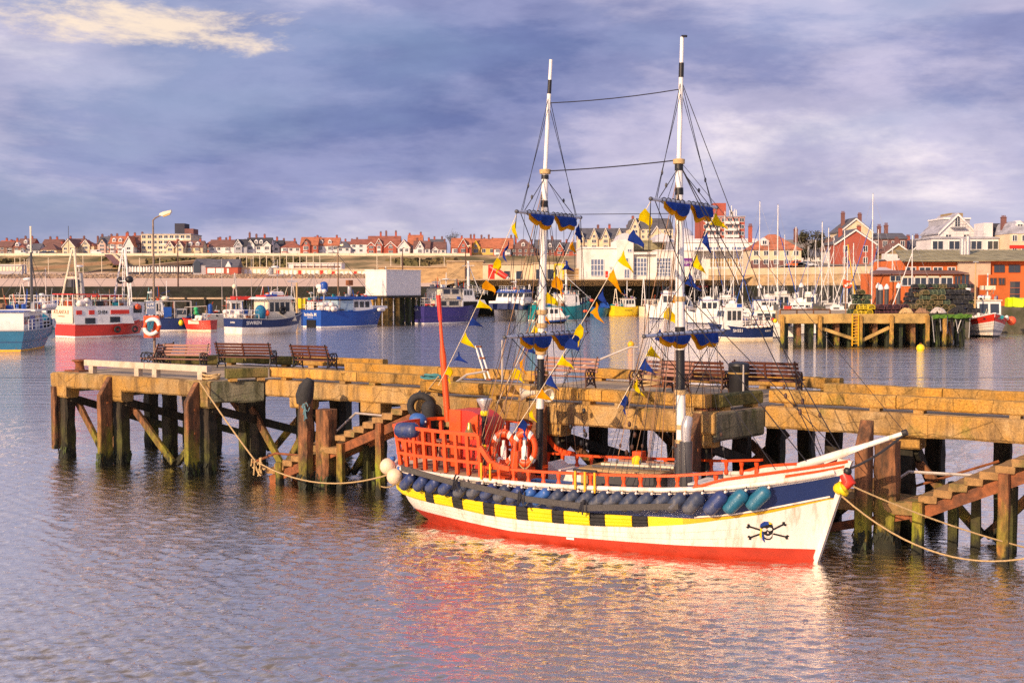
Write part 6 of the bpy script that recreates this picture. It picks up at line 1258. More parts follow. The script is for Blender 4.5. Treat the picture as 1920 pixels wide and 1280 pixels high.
# more working boats tucked in between
def work_boat(label, px, py, L_, head, hc, hs, cabin=0.45, gm='white', zh=2.6, mast=7.0, zs_=1.6):
    t = boat('fishing_boat', label, px, py, head); B_ = L_*0.36
    hull(t, L_, B_, zs_, zs_*0.95, zs_*1.45, [(0.08, 'white'), (1.0, hc)], L_*0.08, 0.92, cap=hs, dz=0.4, wl=0.92)
    house_box(t, L_*cabin, L_*(cabin+0.26), B_*0.62, zs_*0.8, zs_*0.8+zh, 'white', hs, 0.35, (2, 3)); gear(t, L_*0.04, L_*cabin, B_*0.8, zs_*0.7, 46, 1.6); gear(t, L_*cabin, L_*(cabin+0.25), B_*0.5, zs_*0.8+zh+0.1, 18, 1.3)
    aframe(t, L_*0.12, B_*0.8, zs_*0.7, mast*0.75, gm, 0.3, r=0.07); pole(t, (L_*(cabin+0.1), 0, zs_*0.8+zh), (L_*(cabin+0.1), 0, mast), 0.09, gm); wires(t, (L_*(cabin+0.1), 0, mast*0.98), [(L_*0.97, 0, zs_*1.4), (L_*0.14, 0.2, mast*0.75), (L_*0.1, B_*0.4, zs_), (L_*0.1, -B_*0.4, zs_)], 0.025)
    railing(t, [(0.1, B_*0.42, zs_), (0.1, -B_*0.42, zs_), (L_*0.3, -B_*0.46, zs_)], 1.0, 'galv', 0.8); radar(t, (L_*(cabin+0.05), 0.3, zs_*0.8+zh+1.1), 0.35)
work_boat('dark trawler half hidden behind the right end of ATLANTA', 232, 616, 8.5, 30, 'navy', 'white', 0.4, 'white', 2.6, 9.0)
work_boat('small grey boat showing behind the SIWREN cabin', 540, 608, 8, 40, 'grey', 'red', 0.5, 'galv', 2.4, 8.0)
work_boat('white boat showing behind the bow of the blue boat', 690, 602, 8, 36, 'white', 'blue', 0.35, 'white', 2.6, 9.5)
work_boat('dark green boat behind the petrol blue trawler', 30, 622, 9, 60, 'teal', 'white', 0.45, 'galv', 2.4, 8.5)
work_boat('red-hulled boat half hidden left of the teal trawler', 985, 592, 8, 30, 'red', 'white', 0.4, 'white', 2.6, 8.5)
work_boat('blue and white boat behind the yellow boat', 1165, 585, 8, 20, 'blue', 'white', 0.4, 'white', 2.6, 9.0)
work_boat('white crabber right of the cream wooden boat', 1285, 590, 7.5, 160, 'white', 'orange', 0.45, 'galv', 2.6, 7.5)
work_boat('grey crabber beneath the hall banner', 1335, 592, 7.5, 14, 'grey', 'blue', 0.45, 'white', 2.4, 8.0)
# white box store on a timber dolphin
P = at_y(738, 605, 206); t = thing('store_cabin', 'big plain white box store on yellow timber piles above the water', 'building', (P.x, P.y, 0), R(-36))
MB().box(-2.2, 2.2, -4.2, 4.2, 4.55, 8.55).build('cabin', paint('box_white', (0.80, 0.74, 0.68), 0.6), t); MB().box(-2.3, 2.3, -4.3, 4.3, 8.553, 8.65).build('roof', M['white'], t); MB().box(-2.5, 2.5, -4.5, 4.5, 4.2, 4.548).build('platform', M['pile_dark'], t)
for x in (-2.1, -0.7, 0.7, 2.1):
    for y in (-4.1, -1.4, 1.4, 4.1): MB().rbar((x, y, -1), (x, y, 4.2), 0.5, 0.5, 3, 0.03).build('pile', mat('ochre_pile', (0.36, 0.20, 0.04), 0.9, var=0.5, vs_=1.5, col2=(0.05, 0.045, 0.02), c2=(0.5, 0.65), c2s=0.5) if y < 0 else M['weed'], t)
# STORMY catamaran, bows to us
P = at_z(945, 601, 0); hd = R(-112); t = thing('catamaran', 'white and navy catamaran with blue roof, twin bows towards us', 'boat', P-Vector((cos(hd), sin(hd), 0))*10, hd, 'boats moored across the harbour')
for y in (-2.0, 2.0):
    o_ = thing('float_hull', None, None); o_.parent = t; o_.location = (0, y, 0)
    def fh_(u, f, sg): return (u*(10.2-0.7*(1-f)), sg*(1.25 if u < 0.6 else 1.25*max(0.05, 1-((u-0.6)/0.4)**2))*(0.7+0.3*f), 4.0*f+0.6*u*f)
    b_ = MB()
    for sg in (-1, 1): b_.loft([[fh_(i/12, f, sg) for f in (-0.1, 0.0, 0.62, 1.0)] for i in range(13)], closed=False, mfun=lambda i, j: 1 if j == 2 else 0)
    b_.build('float', [M['hull_white'], M['navy']], o_, smooth=50)
MB().box(0.2, 9.3, -3.2, 3.2, 3.0, 4.6).build('bridge_deck', M['navy'], t); MB().box(0.0, 9.0, -3.3, 3.3, 4.603, 5.2).build('bulwark', M['white'], t)
house_box(t, 3.0, 7.6, 5.2, 5.2, 7.5, 'white', 'blue', 0.9, (4, 5), over=0.35); MB().prism([(3.0, 7.62), (7.4, 7.62), (6.6, 8.3), (3.6, 8.3)], -2.5, 2.5).build('blue_roof', M['blue'], t); t.scale = (1, 1, 0.66); ntext('STORMY C', 0.7, (7.15, 0, 8.0), (R(60), 0, pi/2), 'white', t, 1.1)
radar(t, (5.2, 0, 10.2), 0.55); pole(t, (5.2, 0.3, 8.3), (5.2, 0.3, 12.8), 0.1); railing(t, [(3.4, -2.4, 8.3), (6.4, -2.4, 8.3), (6.4, 2.4, 8.3)], 0.9, 'white', 1.0); MB().ball((9.6, 3.4, 4.4), 0.45, 8).build('fender', M['buoy_white'], t, 60)
gear(t, 3.4, 6.6, 4, 8.3, 34, 1.4); gear(t, 0.3, 3, 5, 5.0, 30, 1.6)
# teal trawler
t = boat('trawler', 'teal green trawler with white cabin between the two masts', 1002, 601, 30)
hull(t, 12.0, 4.8, 4.3, 3.9, 5.4, [(0.05, 'white'), (1.0, 'teal')], 1.6, 0.95, cap='teal', dz=0.8, wl=0.93); house_box(t, 5.0, 8.4, 3.8, 3.4, 7.4, 'white', 'white', 0.4, (2, 3)); MB().box(1.0, 5.0, -2.0, 2.0, 3.2, 5.6).build('shelter', M['cream'], t)
t.scale = (1, 1, 0.62); aframe(t, 1.5, 3.4, 4, 9.5, 'white', 2.6, r=0.12); pole(t, (6.6, 0, 7.4), (6.6, 0, 13.4), 0.22, 'white'); pole(t, (6.6, 0, 12.5), (11.5, -0.5, 6.0), 0.07, 'white', 'derrick'); railing(t, [(8.6, -1.9, 5.0), (11.4, -0.6, 5.6)], 1.3, 'white', 0.9, (1, .66, .33)); radar(t, (6.0, 0, 10.0), 0.55)
MB().box(5.4, 7.4, -2.0, -1.9, 3.6, 7.0).build('white_door', M['white'], t); railing(t, [(4.2, -1.9, 7.5), (8.0, -1.9, 7.5)], 1.0, 'white', 0.9)
gear(t, 0.4, 5, 4.2, 4.2, 60, 2.2); gear(t, 5, 8.4, 3.4, 7.5, 34, 1.8); gear(t, 8.6, 11, 2.4, 4.4, 24, 1.8); wires(t, (6.6, 0, 13.2), [(11.8, 0, 5.4), (0.5, 2, 4.4), (0.5, -2, 4.4)])
for p in ((3.8, -2.5, 3.0), (9.2, -2.3, 2.6), (11.6, -0.7, 5.6)): MB().ball(p, 0.45, 8).build('orange_fender', M['buoy_orange'], t, 60)
# small white day boat between us and the teal trawler
t = boat('day_boat', 'small white cuddy boat with outboard seen behind the left mast', 1008, 606, 12)
hull(t, 5.4, 2.2, 1.0, 0.9, 1.2, [(0.3, 'black'), (0.55, 'blue'), (1.0, 'white')], 0.9, cap='white', dz=0.3); house_box(t, 1.6, 4.6, 1.9, 0.9, 2.5, 'white', 'white', 1.2, (2, 2)); MB().box(-0.4, 0.1, -0.3, 0.3, 0.2, 1.7).build('outboard', M['black'], t)
# yellow boat, blue boat, cream boat in the far row
t = boat('fishing_boat', 'bright yellow fishing boat in the far row', 1146, 592, 22)
hull(t, 6.6, 3.2, 3.4, 2.9, 3.3, [(0.06, 'gold'), (1.0, 'yellow')], 0.5, 0.95, cap='yellow', dz=0.4, wl=0.93); house_box(t, 2.6, 5.0, 2.4, 2.6, 5.8, 'white', 'cream', 0.2, (3, 2)); railing(t, [(0.2, -1.5, 3.3), (2.4, -1.5, 3.0)], 1.6, 'white', 0.8, (1, .66, .33)); pole(t, (3.6, 0, 5.8), (3.6, 0, 12.0), 0.1); gear(t, 0.3, 2.6, 2.6, 2.9, 40, 2.4); gear(t, 2.6, 5.4, 2.2, 5.8, 24, 1.8); aframe(t, 1.0, 2.4, 3, 9.2, 'cream', 0.3); t.scale = (1, 1, 0.6); ntext('GUIDE ME', 0.4, (3.2, -1.62, 1.9), side_txt, 'black', t); radar(t, (4.2, 0, 8.8), 0.4)
t = boat('workboat', 'low dark blue boat half hidden beside the yellow boat', 1108, 592, 6)
t.scale = (1, 1, 0.7); hull(t, 3.9, 2.6, 2.5, 2.4, 3.2, [(1.0, 'petrol')], 0.6, cap='blue', dz=0.3); MB().prism([(1.6, 2.0), (3.7, 2.4), (3.3, 3.9), (2.2, 3.7)], -1.0, 1.0).build('tarpaulin', M['blue'], t)
t = boat('fishing_boat', 'cream wooden fishing boat right of the yellow boat', 1203, 592, 16)
hull(t, 8.6, 3.4, 3.1, 2.6, 3.0, [(1.0, 'cream')], 0.9, 0.9, cap='black', dz=0.5, wl=0.92); house_box(t, 0.7, 3.4, 2.4, 2.4, 5.2, 'cream', 'white', 0.2, (2, 2)); aframe(t, 0.4, 2.2, 3, 12, 'white', 0.2); pole(t, (4.6, 0, 2.5), (4.6, 0, 11), 0.09, 'dgrey'); gear(t, 0.3, 7.6, 2.6, 2.4, 70, 2.6); t.scale = (1, 1, 0.64); ntext('THREE SISTERS', 0.5, (2.4, -1.66, 2.0), side_txt, 'rust', t); MB().ball((5.4, -1.7, 1.9), 0.5, 8).build('orange_fender', M['buoy_orange'], t, 60); house_box(t, 4.6, 7.0, 2.2, 2.3, 4.6, 'white', 'blue', 0.2, (2, 2))
# orange crane barge and passenger launch behind the right mast
t = boat('crane_barge', 'orange work barge with rescue gear behind the right mast', 1232, 584, 8)
hull(t, 5.6, 3.4, 3.2, 3.2, 3.4, [(1.0, 'orange')], 0.3, cap='yellow'); MB().box(0.6, 3.4, -1.4, 1.4, 3.0, 6.4).build('red_cabin', M['red'], t); MB().box(0.4, 3.8, -1.5, 1.5, 6.403, 6.7).build('cabin_roof', M['orange'], t); MB().box(3.6, 5.2, -1.2, 1.2, 3, 5.4).build('winch', M['orange'], t); railing(t, [(0.2, -1.6, 3.3), (5.4, -1.6, 3.4)], 1.5, 'yellow', 0.9)
for k in range(3): MB().torus((3.0+k*0.7, -1.65, 4.2), 0.5, 0.14, 12, 6, M=RB).build('life_ring', M['white'], t, 60)
gear(t, 0.3, 5.2, 3, 3.2, 60, 2.4)
t = boat('passenger_launch', 'white passenger launch with red-trimmed upper deck', 1392, 588, 176)
hull(t, 13.5, 4.0, 2.7, 2.5, 3.4, [(0.12, 'antifoul'), (1.0, 'white')], 1.2, cap='white', dz=0.5); house_box(t, 3.0, 9.0, 3.0, 2.2, 4.9, 'cream', 'white', 0.5, (6, 3)); MB().box(1.0, 10.6, -1.9, 1.9, 5.03, 5.25).build('upper_deck', M['white'], t); MB().box(0.9, 10.7, -1.95, 1.95, 5.8, 6.2).build('red_trim', M['red'], t); railing(t, [(1, 1.85, 5.25), (10.6, 1.85, 5.25)], 1.0, 'white', 1.2); MB().box(2.2, 4.6, -1.2, 1.2, 6.2, 7.6).build('funnel_house', M['white'], t); pole(t, (8.2, 0, 5.2), (8.2, 0, 12.5), 0.1)
MB().torus((4.2, 2.0, 5.6), 0.45, 0.12, 12, 6, M=RB).build('life_ring', M['orange'], t, 60)
gear(t, 1, 10, 3.2, 5.25, 60, 1.4); gear(t, 9, 12.6, 2.6, 2.3, 30, 1.6)
# SH321
t = boat('fishing_boat', 'navy coble-style boat numbered SH321 with cabin forward, white fenders', 1441, 638, 194)
hull(t, 7.3, 2.8, 1.75, 1.55, 2.15, [(0.20, 'cream'), (0.24, 'white'), (1.0, 'navy')], 1.1, 0.9, cap='white', dz=0.4); house_box(t, 3.6, 6.0, 2.2, 1.3, 3.6, 'white', 'white', 0.35, (3, 3), wh=0.45, over=0.06)
MB().prism([(5.6, 1.85), (7.25, 2.2), (7.2, 2.5), (5.6, 2.75)], -0.8, 0.8).build('foredeck_cuddy', M['white'], t); MB().box(3.8, 5.2, -0.9, 0.9, 3.72, 4.1).build('roof_rack', M['white'], t); MB().capsule((4.4, -0.6, 4.2), (4.4, 0.6, 4.2), 0.28, 8).build('life_raft', M['white'], t, 60)
railing(t, [(0.2, 1.2, 1.7), (3.4, 1.35, 1.6)], 1.0, 'galv', 0.7, (1, .6, .3)); railing(t, [(0.2, -1.2, 1.7), (3.4, -1.35, 1.6)], 1.0, 'galv', 0.7, (1, .6, .3)); ntext('SH321', 0.46, (4.3, 1.44, 1.15), (pi/2, 0, pi), 'white', t, 1.0); ntext('KATY', 0.26, (0.7, 1.30, 1.1), (pi/2, 0, pi), 'white', t)
for k in range(6): MB().capsule((0.3+k*0.52, 1.42, 1.62-0.02*k), (0.75+k*0.52, 1.46, 1.66-0.02*k), 0.15, 8).build('fender', M['buoy_white'], t, 60)
for p, m_ in (((0.0, 1.0, 2.3), 'orange'), ((-0.2, 1.2, 2.2), 'yellow')): MB().ball(p, 0.25, 8).build('pellet', M[m_], t, 60)
gear(t, 0.3, 3.4, 2.2, 1.2, 46, 1.1); gear(t, 3.8, 5.4, 1.6, 3.7, 14, 0.7)
# red and white clinker boat, bow towards us
P = at_z(1862, 633, 0); hd = R(-98); t = thing('clinker_boat', 'red and white clinker boat with its bow towards us at right', 'boat', P-Vector((cos(hd), sin(hd), 0))*9.0, hd, 'boats moored across the harbour')
hull(t, 9.8, 4.6, 1.9, 1.85, 2.9, [(0.10, 'black'), (0.22, 'hull_white'), (0.34, 'grey'), (0.36, 'hull_white'), (0.46, 'hull_white'), (0.48, 'grey'), (0.58, 'hull_white'), (0.60, 'grey'), (0.68, 'hull_white'), (1.0, 'red')], 1.0, 0.8, cap='white', dz=0.5, wl=0.80)
house_box(t, 5.0, 7.0, 2.7, 1.6, 4.3, 'white', 'cream', 0.35, (2, 2)); pole(t, (5.8, 0, 4.3), (5.8, 0, 7.6), 0.09); MB().box(5.3, 6.3, -0.8, 0.8, 5.6, 6.1).build('radar_bar', M['cream'], t); MB().capsule((6.0, -1.2, 4.65), (6.0, 0.4, 4.65), 0.3, 8).build('life_raft', M['white'], t, 60)
for k in range(4):
    for sg in (-1, 1): MB().capsule((5.2+k*0.8, sg*(2.45-0.22*k), 2.1+0.1*k), (5.7+k*0.8, sg*(2.40-0.22*k), 2.15+0.1*k), 0.2, 8).build('fender', M['buoy_white'], t, 60)
MB().ball((5.4, 2.9, 1.9), 0.55, 10).build('orange_fender', M['buoy_orange'], t, 60); MB().ball((5.6, -2.7, 1.9), 0.35, 8).build('orange_fender', M['buoy_orange'], t, 60)
gear(t, 5.2, 6.8, 2.2, 4.4, 20, 1.2); gear(t, 7.2, 8.8, 2.0, 2.2, 14, 0.8)
# navigation and mooring buoys
for px_, py_, r, m_, lb in ((1726, 657, 0.40, 'yellow', 'bright yellow mooring buoy off the far jetty'), (1183, 649, 0.35, 'gold', 'weedy yellow mooring buoy left of the right mast'), (1284, 597, 0.5, 'buoy_white', 'white mooring buoy below the passenger launch')):
    P = at_z(px_, py_, 0); o = thing('mooring_buoy', lb, 'buoy', P, 0, 'mooring buoys'); MB().ball((0, 0, r*0.55), r, 14).build('float', M[m_], o, smooth=70); MB().torus((0, 0, r*1.6), r*0.2, r*0.06, 10, 5, M=RB).build('ring', M['rust'], o)
# ------------------------------------------------------------------ marina: pontoon, guide piles, yachts, motor boats
t = thing('pontoon', 'long low grey marina pontoon behind the far jetty', 'pontoon', (0, 0, 0)); Pa, Pb = at_z(1250, 602, 0), at_z(1640, 607, 0)
for k in range(14): MB().bar(Pa.lerp(Pb, k/14)+Vector((0, 0, 0.35)), Pa.lerp(Pb, (k+0.96)/14)+Vector((0, 0, 0.35)), 2.2, 0.5).build('float_section', M['grey'], t)
for px_, py0, py1, Y, lb in ((1424, 532, 590, 205, 'leftmost'), (1502, 530, 590, 205, 'second'), (1646, 530, 590, 172, 'third'), (1651, 533, 590, 165, 'fourth'), (1662, 532, 590, 172, 'fifth'), (1684, 530, 590, 172, 'sixth'), (1815, 534, 575, 160, 'rightmost')):
    P = at_y(px_, py1, Y); zt = at_y(px_, py0, Y).z; o = thing('guide_pile', f'grey pontoon guide pile with white cone cap, {lb} of the row', 'post', (P.x, P.y, 0), 0, 'pontoon guide piles'); r = 0.36 if Y > 180 else 0.3
    MB().tube([(0, 0, -1), (0, 0, zt-0.7)], r, 10).build('pile', M['dgrey'], o, smooth=60); MB().lathe([(r*1.15, 0), (r*1.15, 0.25), (r*0.4, 0.65), (0.02, 0.7)], 10, (0, 0, zt-0.7)).build('cap', M['white'], o, smooth=40)
def yacht(label, px, Y, top_py, L_, head, cover='blue', mm='white', boom=True, rake=0.0, r=0.085):
    P = at_y(px, 600, Y); t = thing('yacht', label, 'yacht', (P.x, P.y, 0), R(head), 'yachts in the marina'); zt = at_y(px, top_py, Y).z
    o_ = -L_*0.55
    us = [i/12 for i in range(13)]; b_ = MB()
    def q(u, f, sg): h = L_*0.145*(0.75+0.25*sin(pi/2*min(1, u/0.4)) if u < 0.45 else max(0.02, 1-((u-0.45)/0.55)**2)); return (o_+u*(L_-0.9*(1-f)), sg*h*(0.7+0.3*f), (1.05+0.35*u*u)*f)
    for sg in (-1, 1): b_.loft([[q(u, f, sg) for f in (-0.3, 0.08, 0.75, 0.85, 1.0)] for u in us], closed=False, mfun=lambda i, j: 1 if j == 2 else 0)
    b_.loft([[q(0, f, -1), q(0, f, 1)] for f in (-0.3, 0.08, 0.75, 0.85, 1.0)], closed=False); b_.loft([[q(u, 1, -1), q(u, 1, 1)] for u in us], closed=False); b_.build('hull', [M['white'], M['navy' if cover == 'blue' else 'grey']], t, smooth=50)
    cb_ = MB(); cb_.prism([(o_+L_*0.28, 1.0), (o_+L_*0.72, 1.15), (o_+L_*0.66, 1.5), (o_+L_*0.30, 1.65)], -L_*0.09, L_*0.09); co = cb_.build('cabin', M['white'], t)
    for k in range(3):
        for sg in (-1, 1): MB().box(o_+L_*(0.34+0.1*k), o_+L_*(0.41+0.1*k), sg*L_*0.09-0.02, sg*L_*0.09+0.02, 1.25, 1.45).build('window', M['glass'], co)
    mt = MB().tube([(0, 0, 1), (rake, 0, zt)], [r, r*0.7], 6).build('mast', M[mm], t, smooth=60)
    for f in (0.45, 0.75): MB().tube([(rake*f, -0.7*(1.2-f), 1+(zt-1)*f), (rake*f, 0.7*(1.2-f), 1+(zt-1)*f)], 0.03, 4).build('spreader', M['grey'], mt)
    for p in ((o_+L_*0.98, 0, 1.3), (o_+0.1, 0, 1.1), (0, L_*0.13, 1.0), (0, -L_*0.13, 1.0)): MB().tube([p, (rake, 0, zt-0.2)], 0.014, 3, caps=False).build('stay', M['grey'], mt)
    MB().tube([(o_+L_*0.94, 0, 1.4), (rake*0.8, 0, zt*0.82)], [0.07, 0.05], 5).build('furled_jib', M['white' if cover == 'white' else 'blue'], mt)
    if boom: MB().capsule((-0.1, 0, 2.0), (-L_*0.38, 0, 1.95), 0.2, 8).build('boom_cover', M['blue' if cover == 'blue' else cover], t, 60)
    MB().tube([(rake, -0.25, zt), (rake, 0.25, zt+0.1)], 0.03, 4).build('masthead', M['dgrey'], mt)
    railing(t, [(o_+0.2, -L_*0.1, 1.1), (o_+0.2, L_*0.1, 1.1)], 0.7, 'galv', 0.8); gear(t, o_+0.2, o_+L_*0.8, L_*0.16, 1.15, 24, 1.1, ('white', 'grey', 'blue', 'dgrey', 'cream')); return t
for lb, px_, Y, tp, L_, hd, cv in (
    ('yacht with the tallest left-hand mast beside the passenger launch', 1423, 196, 378, 10.5, 172, 'blue'), ('white yacht with bulky blue boom cover, second tall mast', 1457, 186, 384, 10.5, 14, 'blue'), ('slim yacht between two guide piles, mast ending below the red roof', 1491, 205, 425, 8.5, 168, 'white'),
    ('yacht with pale mast left of the red brick house', 1540, 190, 416, 9, 8, 'white'), ('small yacht whose mast crosses the bare tree', 1552, 200, 427, 8.5, 185, 'blue'), ('yacht with mast in front of the red brick gable', 1582, 178, 431, 9, 20, 'blue'), ('little yacht with the shortest mast before the brick house', 1588, 168, 470, 6.5, 175, 'white'),
    ('yacht with thin mast right of the brick gable', 1599, 186, 456, 7.5, 5, 'white'), ('yacht with the tallest mast of the marina beside the orange building', 1634, 170, 364, 11, 178, 'blue'), ('far yacht half hidden by the passenger launch', 1358, 225, 396, 10, 10, 'white'), ('yacht with mast rising over the orange building front', 1709, 164, 441, 8, 172, 'white'), ('far small yacht left of the passenger launch', 1337, 240, 440, 8, 10, 'blue'), ('slender yacht mast between the two tall left masts', 1440, 230, 450, 7.5, 12, 'white')):
    yacht(lb, px_, Y, tp, L_, hd, cv)
for lb, px_, Y, tp, L_, hd, cv in (
    ('distant yacht with mast just right of the right pirate mast', 1302, 244, 470, 8, 6, 'white'), ('distant yacht left of the passenger launch funnel', 1318, 236, 455, 8.5, 184, 'white'), ('yacht with mast crossing the hall east wing', 1375, 214, 420, 9, 8, 'blue'), ('yacht with mast crossing the purple banner', 1392, 205, 440, 8.5, 176, 'white'),
    ('far yacht with mast before the red-tiled roof', 1470, 232, 440, 8, 4, 'white'), ('yacht with short mast at the foot of the dark trees', 1514, 214, 462, 7.5, 182, 'blue'), ('yacht with mast left of the bare dark trees', 1528, 222, 450, 8, 10, 'white'), ('yacht moored just right of the dark trees', 1562, 212, 442, 8, 170, 'white'), ('far yacht before the sandstone wall right end', 1622, 204, 470, 7.5, 6, 'white'), ('thin masted yacht beside the tallest marina mast', 1645, 190, 430, 8, 176, 'blue'), ('yacht mast standing before the cafe terrace', 1672, 182, 462, 7, 10, 'white')):
    yacht(lb, px_, Y, tp, L_, hd, cv, r=0.065)
yacht('yacht with a leaning yellow mast before the orange building', 1610, 172, 458, 8, 185, 'blue', 'gold', True, 1.6, 0.11)
def cruiser(label, px, Y, L_, head, flag=False, roof='white', zc=1.0):
    P = at_y(px, 600, Y); t = thing('motor_cruiser', label, 'motor boat', (P.x, P.y, 0), R(head), 'motor boats in the marina')
    hull(t, L_, L_*0.33, 1.3*zc, 1.25*zc, 1.9*zc, [(0.1, 'navy'), (1.0, 'white')], 1.0, 0.92, cap='white', dz=0.1); house_box(t, L_*0.22, L_*0.72, L_*0.26, 1.2*zc, 3.1*zc, 'white', roof, L_*0.12, (3, 3), over=0.08)
    railing(t, [(L_*0.7, -L_*0.12, 1.6*zc), (L_*0.95, 0, 1.9*zc), (L_*0.7, L_*0.12, 1.6*zc)], 0.6, 'galv', 0.8); pole(t, (L_*0.4, 0, 3.2*zc), (L_*0.38, 0, 4.8*zc), 0.06)
    if flag: MB().box(L_*0.05, L_*0.17, -0.02, 0.02, 2.8, 3.7).build('flag', M['red'], t); pole(t, (L_*0.17, 0, 1.2), (L_*0.17, 0, 3.8), 0.04)
    MB().box(L_*0.3, L_*0.55, -L_*0.1, L_*0.1, 3.1*zc+0.11, 3.1*zc+0.5).build('flybridge', M['white'], t); gear(t, L_*0.04, L_*0.7, L_*0.24, 1.4*zc, 22, 1.8, ('white', 'grey', 'blue', 'dgrey', 'white')); gear(t, L_*0.25, L_*0.6, L_*0.2, 3.1*zc+0.1, 12, 1.4, ('white', 'grey', 'white', 'dgrey'))
    return t
cruiser('white motor cruiser with red ensign right behind the far jetty', 1490, 150, 7.5, 165, True, 'cream'); cruiser('white flybridge cruiser in front of the sandstone wall', 1555, 205, 9, 160, False, 'white', 1.5); cruiser('white cruiser with blue canopy left of the guide pile', 1400, 195, 8, 20, False, 'blue', 1.25)
for lb, px_, Y, L_, hd, zc, rf in (('white launch directly left of the right pirate mast', 1252, 240, 7, 10, 1.2, 'white'), ('white cruiser half behind the right pirate mast', 1290, 236, 8, 172, 1.5, 'blue'), ('small white boat below the hall banner', 1328, 222, 7, 12, 1.3, 'white'), ('white cruiser with blue roof below the red trim launch', 1366, 206, 7.5, 174, 1.2, 'blue'), ('cream cruiser at the pontoon middle', 1425, 214, 8, 10, 1.5, 'cream'), ('white cruiser before the dark trees', 1545, 178, 7.5, 168, 1.2, 'white'), ('white cruiser right of the flybridge boat', 1590, 196, 8, 12, 1.5, 'blue'), ('low white boat below the orange building corner', 1640, 164, 6.5, 176, 1.1, 'white')):
    cruiser(lb, px_, Y, L_, hd, False, rf, zc)
cruiser('small white cruiser beneath the tallest marina mast', 1612, 158, 6.5, 170); cruiser('white cabin boat under the second guide pile', 1520, 188, 7, 15); cruiser('low white speedboat at the near pontoon end', 1455, 160, 7.5, 12, zc=0.9); cruiser('white cruiser beside the blue boom cover', 1478, 215, 7.5, 172, zc=1.3)
# ================================================================== far jetty with lobster pots (right)
JA, JB = at_z(1462, 651, 0), at_z(1745, 649, 0); JANG = math.atan2(JB.y-JA.y, JB.x-JA.x)
jet = thing('jetty', 'far timber jetty with yellow concrete edge, stacked with lobster pots', 'jetty', JA, JANG)
yc = mat('jetty_concrete', (0.50, 0.32, 0.10), 0.9, var=0.35, vs_=0.8, col2=(0.22, 0.16, 0.06), c2=(0.5, 0.68), c2s=0.5, bump=0.04, bs=6)
MB().prism([(0, 0.5), (15.6, 0.5), (23, 22), (7.5, 22)], 2.75, 3.2, axis='z').build('deck', M['deck'], jet); MB().prism([(15.61, 0.5), (20, 0.5), (27, 22), (23.01, 22)], 2.6, 3.15, axis='z').build('deck', M['pile_dark'], jet)
for k in range(4): MB().rbar((k*3.9+0.01, 0.25, 2.8), (k*3.9+3.89, 0.25, 2.8), 0.5, 0.95, 5, 0.04).build('edge_beam', yc, jet)
MB().rbar((15.65, 0.3, 2.85), (20, 0.3, 2.75), 0.5, 0.6, 8, 0.08).build('edge_beam', M['weed'], jet)
for k in range(5): MB().rbar((0.35+k*1.38, 0.6+k*4, 2.75), (0.35+k*1.38+1.35, 4.55+k*4, 2.75), 0.5, 0.85, 3, 0.03).build('edge_beam', yc, jet)
for x in (0.2, 4.1, 7.9, 8.3, 11.6, 15.4, 17.2):
    MB().rbar((x, -0.1, -1), (x, -0.1, 3.1), 0.34, 0.34, 8, 0.02).build('fender_post', M['jetty_post'], jet)
for y in (1.0, 5, 10, 16, 19):
    for k in range(15): MB().rbar((0.6+k*1.34+0.36*y, y+random.uniform(-.2, .2), -1), (0.6+k*1.34+0.36*y, y, 2.75), 0.42, 0.42, 2, 0.02).build('pile', M['pile'] if k % 3 == 1 and y < 6 else M['weed'], jet)
for a, c in (((4.2, 1.9), (8.0, 0.7)), ((8.6, 0.6), (11.5, 1.9))): MB().rbar((a[0], 0.3, a[1]), (c[0], 0.3, c[1]), 0.2, 0.32, 3, 0.02).build('brace', yc, jet)
lad = MB()
for x in (7.35, 8.0): lad.bar((x, -0.35, 0.1), (x, -0.35, 3.3), 0.09, 0.09)
lad.build('ladder_rail', M['gold'], jet)
for k in range(10): MB().bar((7.35, -0.35, 0.35+k*0.3), (8.0, -0.35, 0.35+k*0.3), 0.06, 0.06).build('ladder_rung', M['gold'], jet)
railing(jet, [(0.3, 0.8, 3.2), (5.5, 0.8, 3.2)], 0.5, 'pile', 1.6, (1.0,), 0.08)
for k in range(16):
    x = 15.9+k*0.27; MB().tube(sag((x, -0.05, 3.0), (x+random.uniform(-.8, .8), -0.1, random.uniform(0.3, 1.8)), random.uniform(-.2, .3), 5), 0.045, 4).build('hanging_line', M['rope_dark'] if k % 3 else M['grey'], jet)
for x, zz in ((15.9, 2.95), (17.6, 3.0), (18.6, 3.0)): MB().rbar((x, -0.05, zz), (x+1.4, -0.05, zz+0.05), 0.6, 0.35, 4, 0.08).build('weed_tuft', mat('green_weed', (0.07, 0.17, 0.015), 0.9, var=0.5, vs_=3), jet)
def jet_w(x, y, z=3.2): return JA + Vector((x*cos(JANG)-y*sin(JANG), x*sin(JANG)+y*cos(JANG), z))
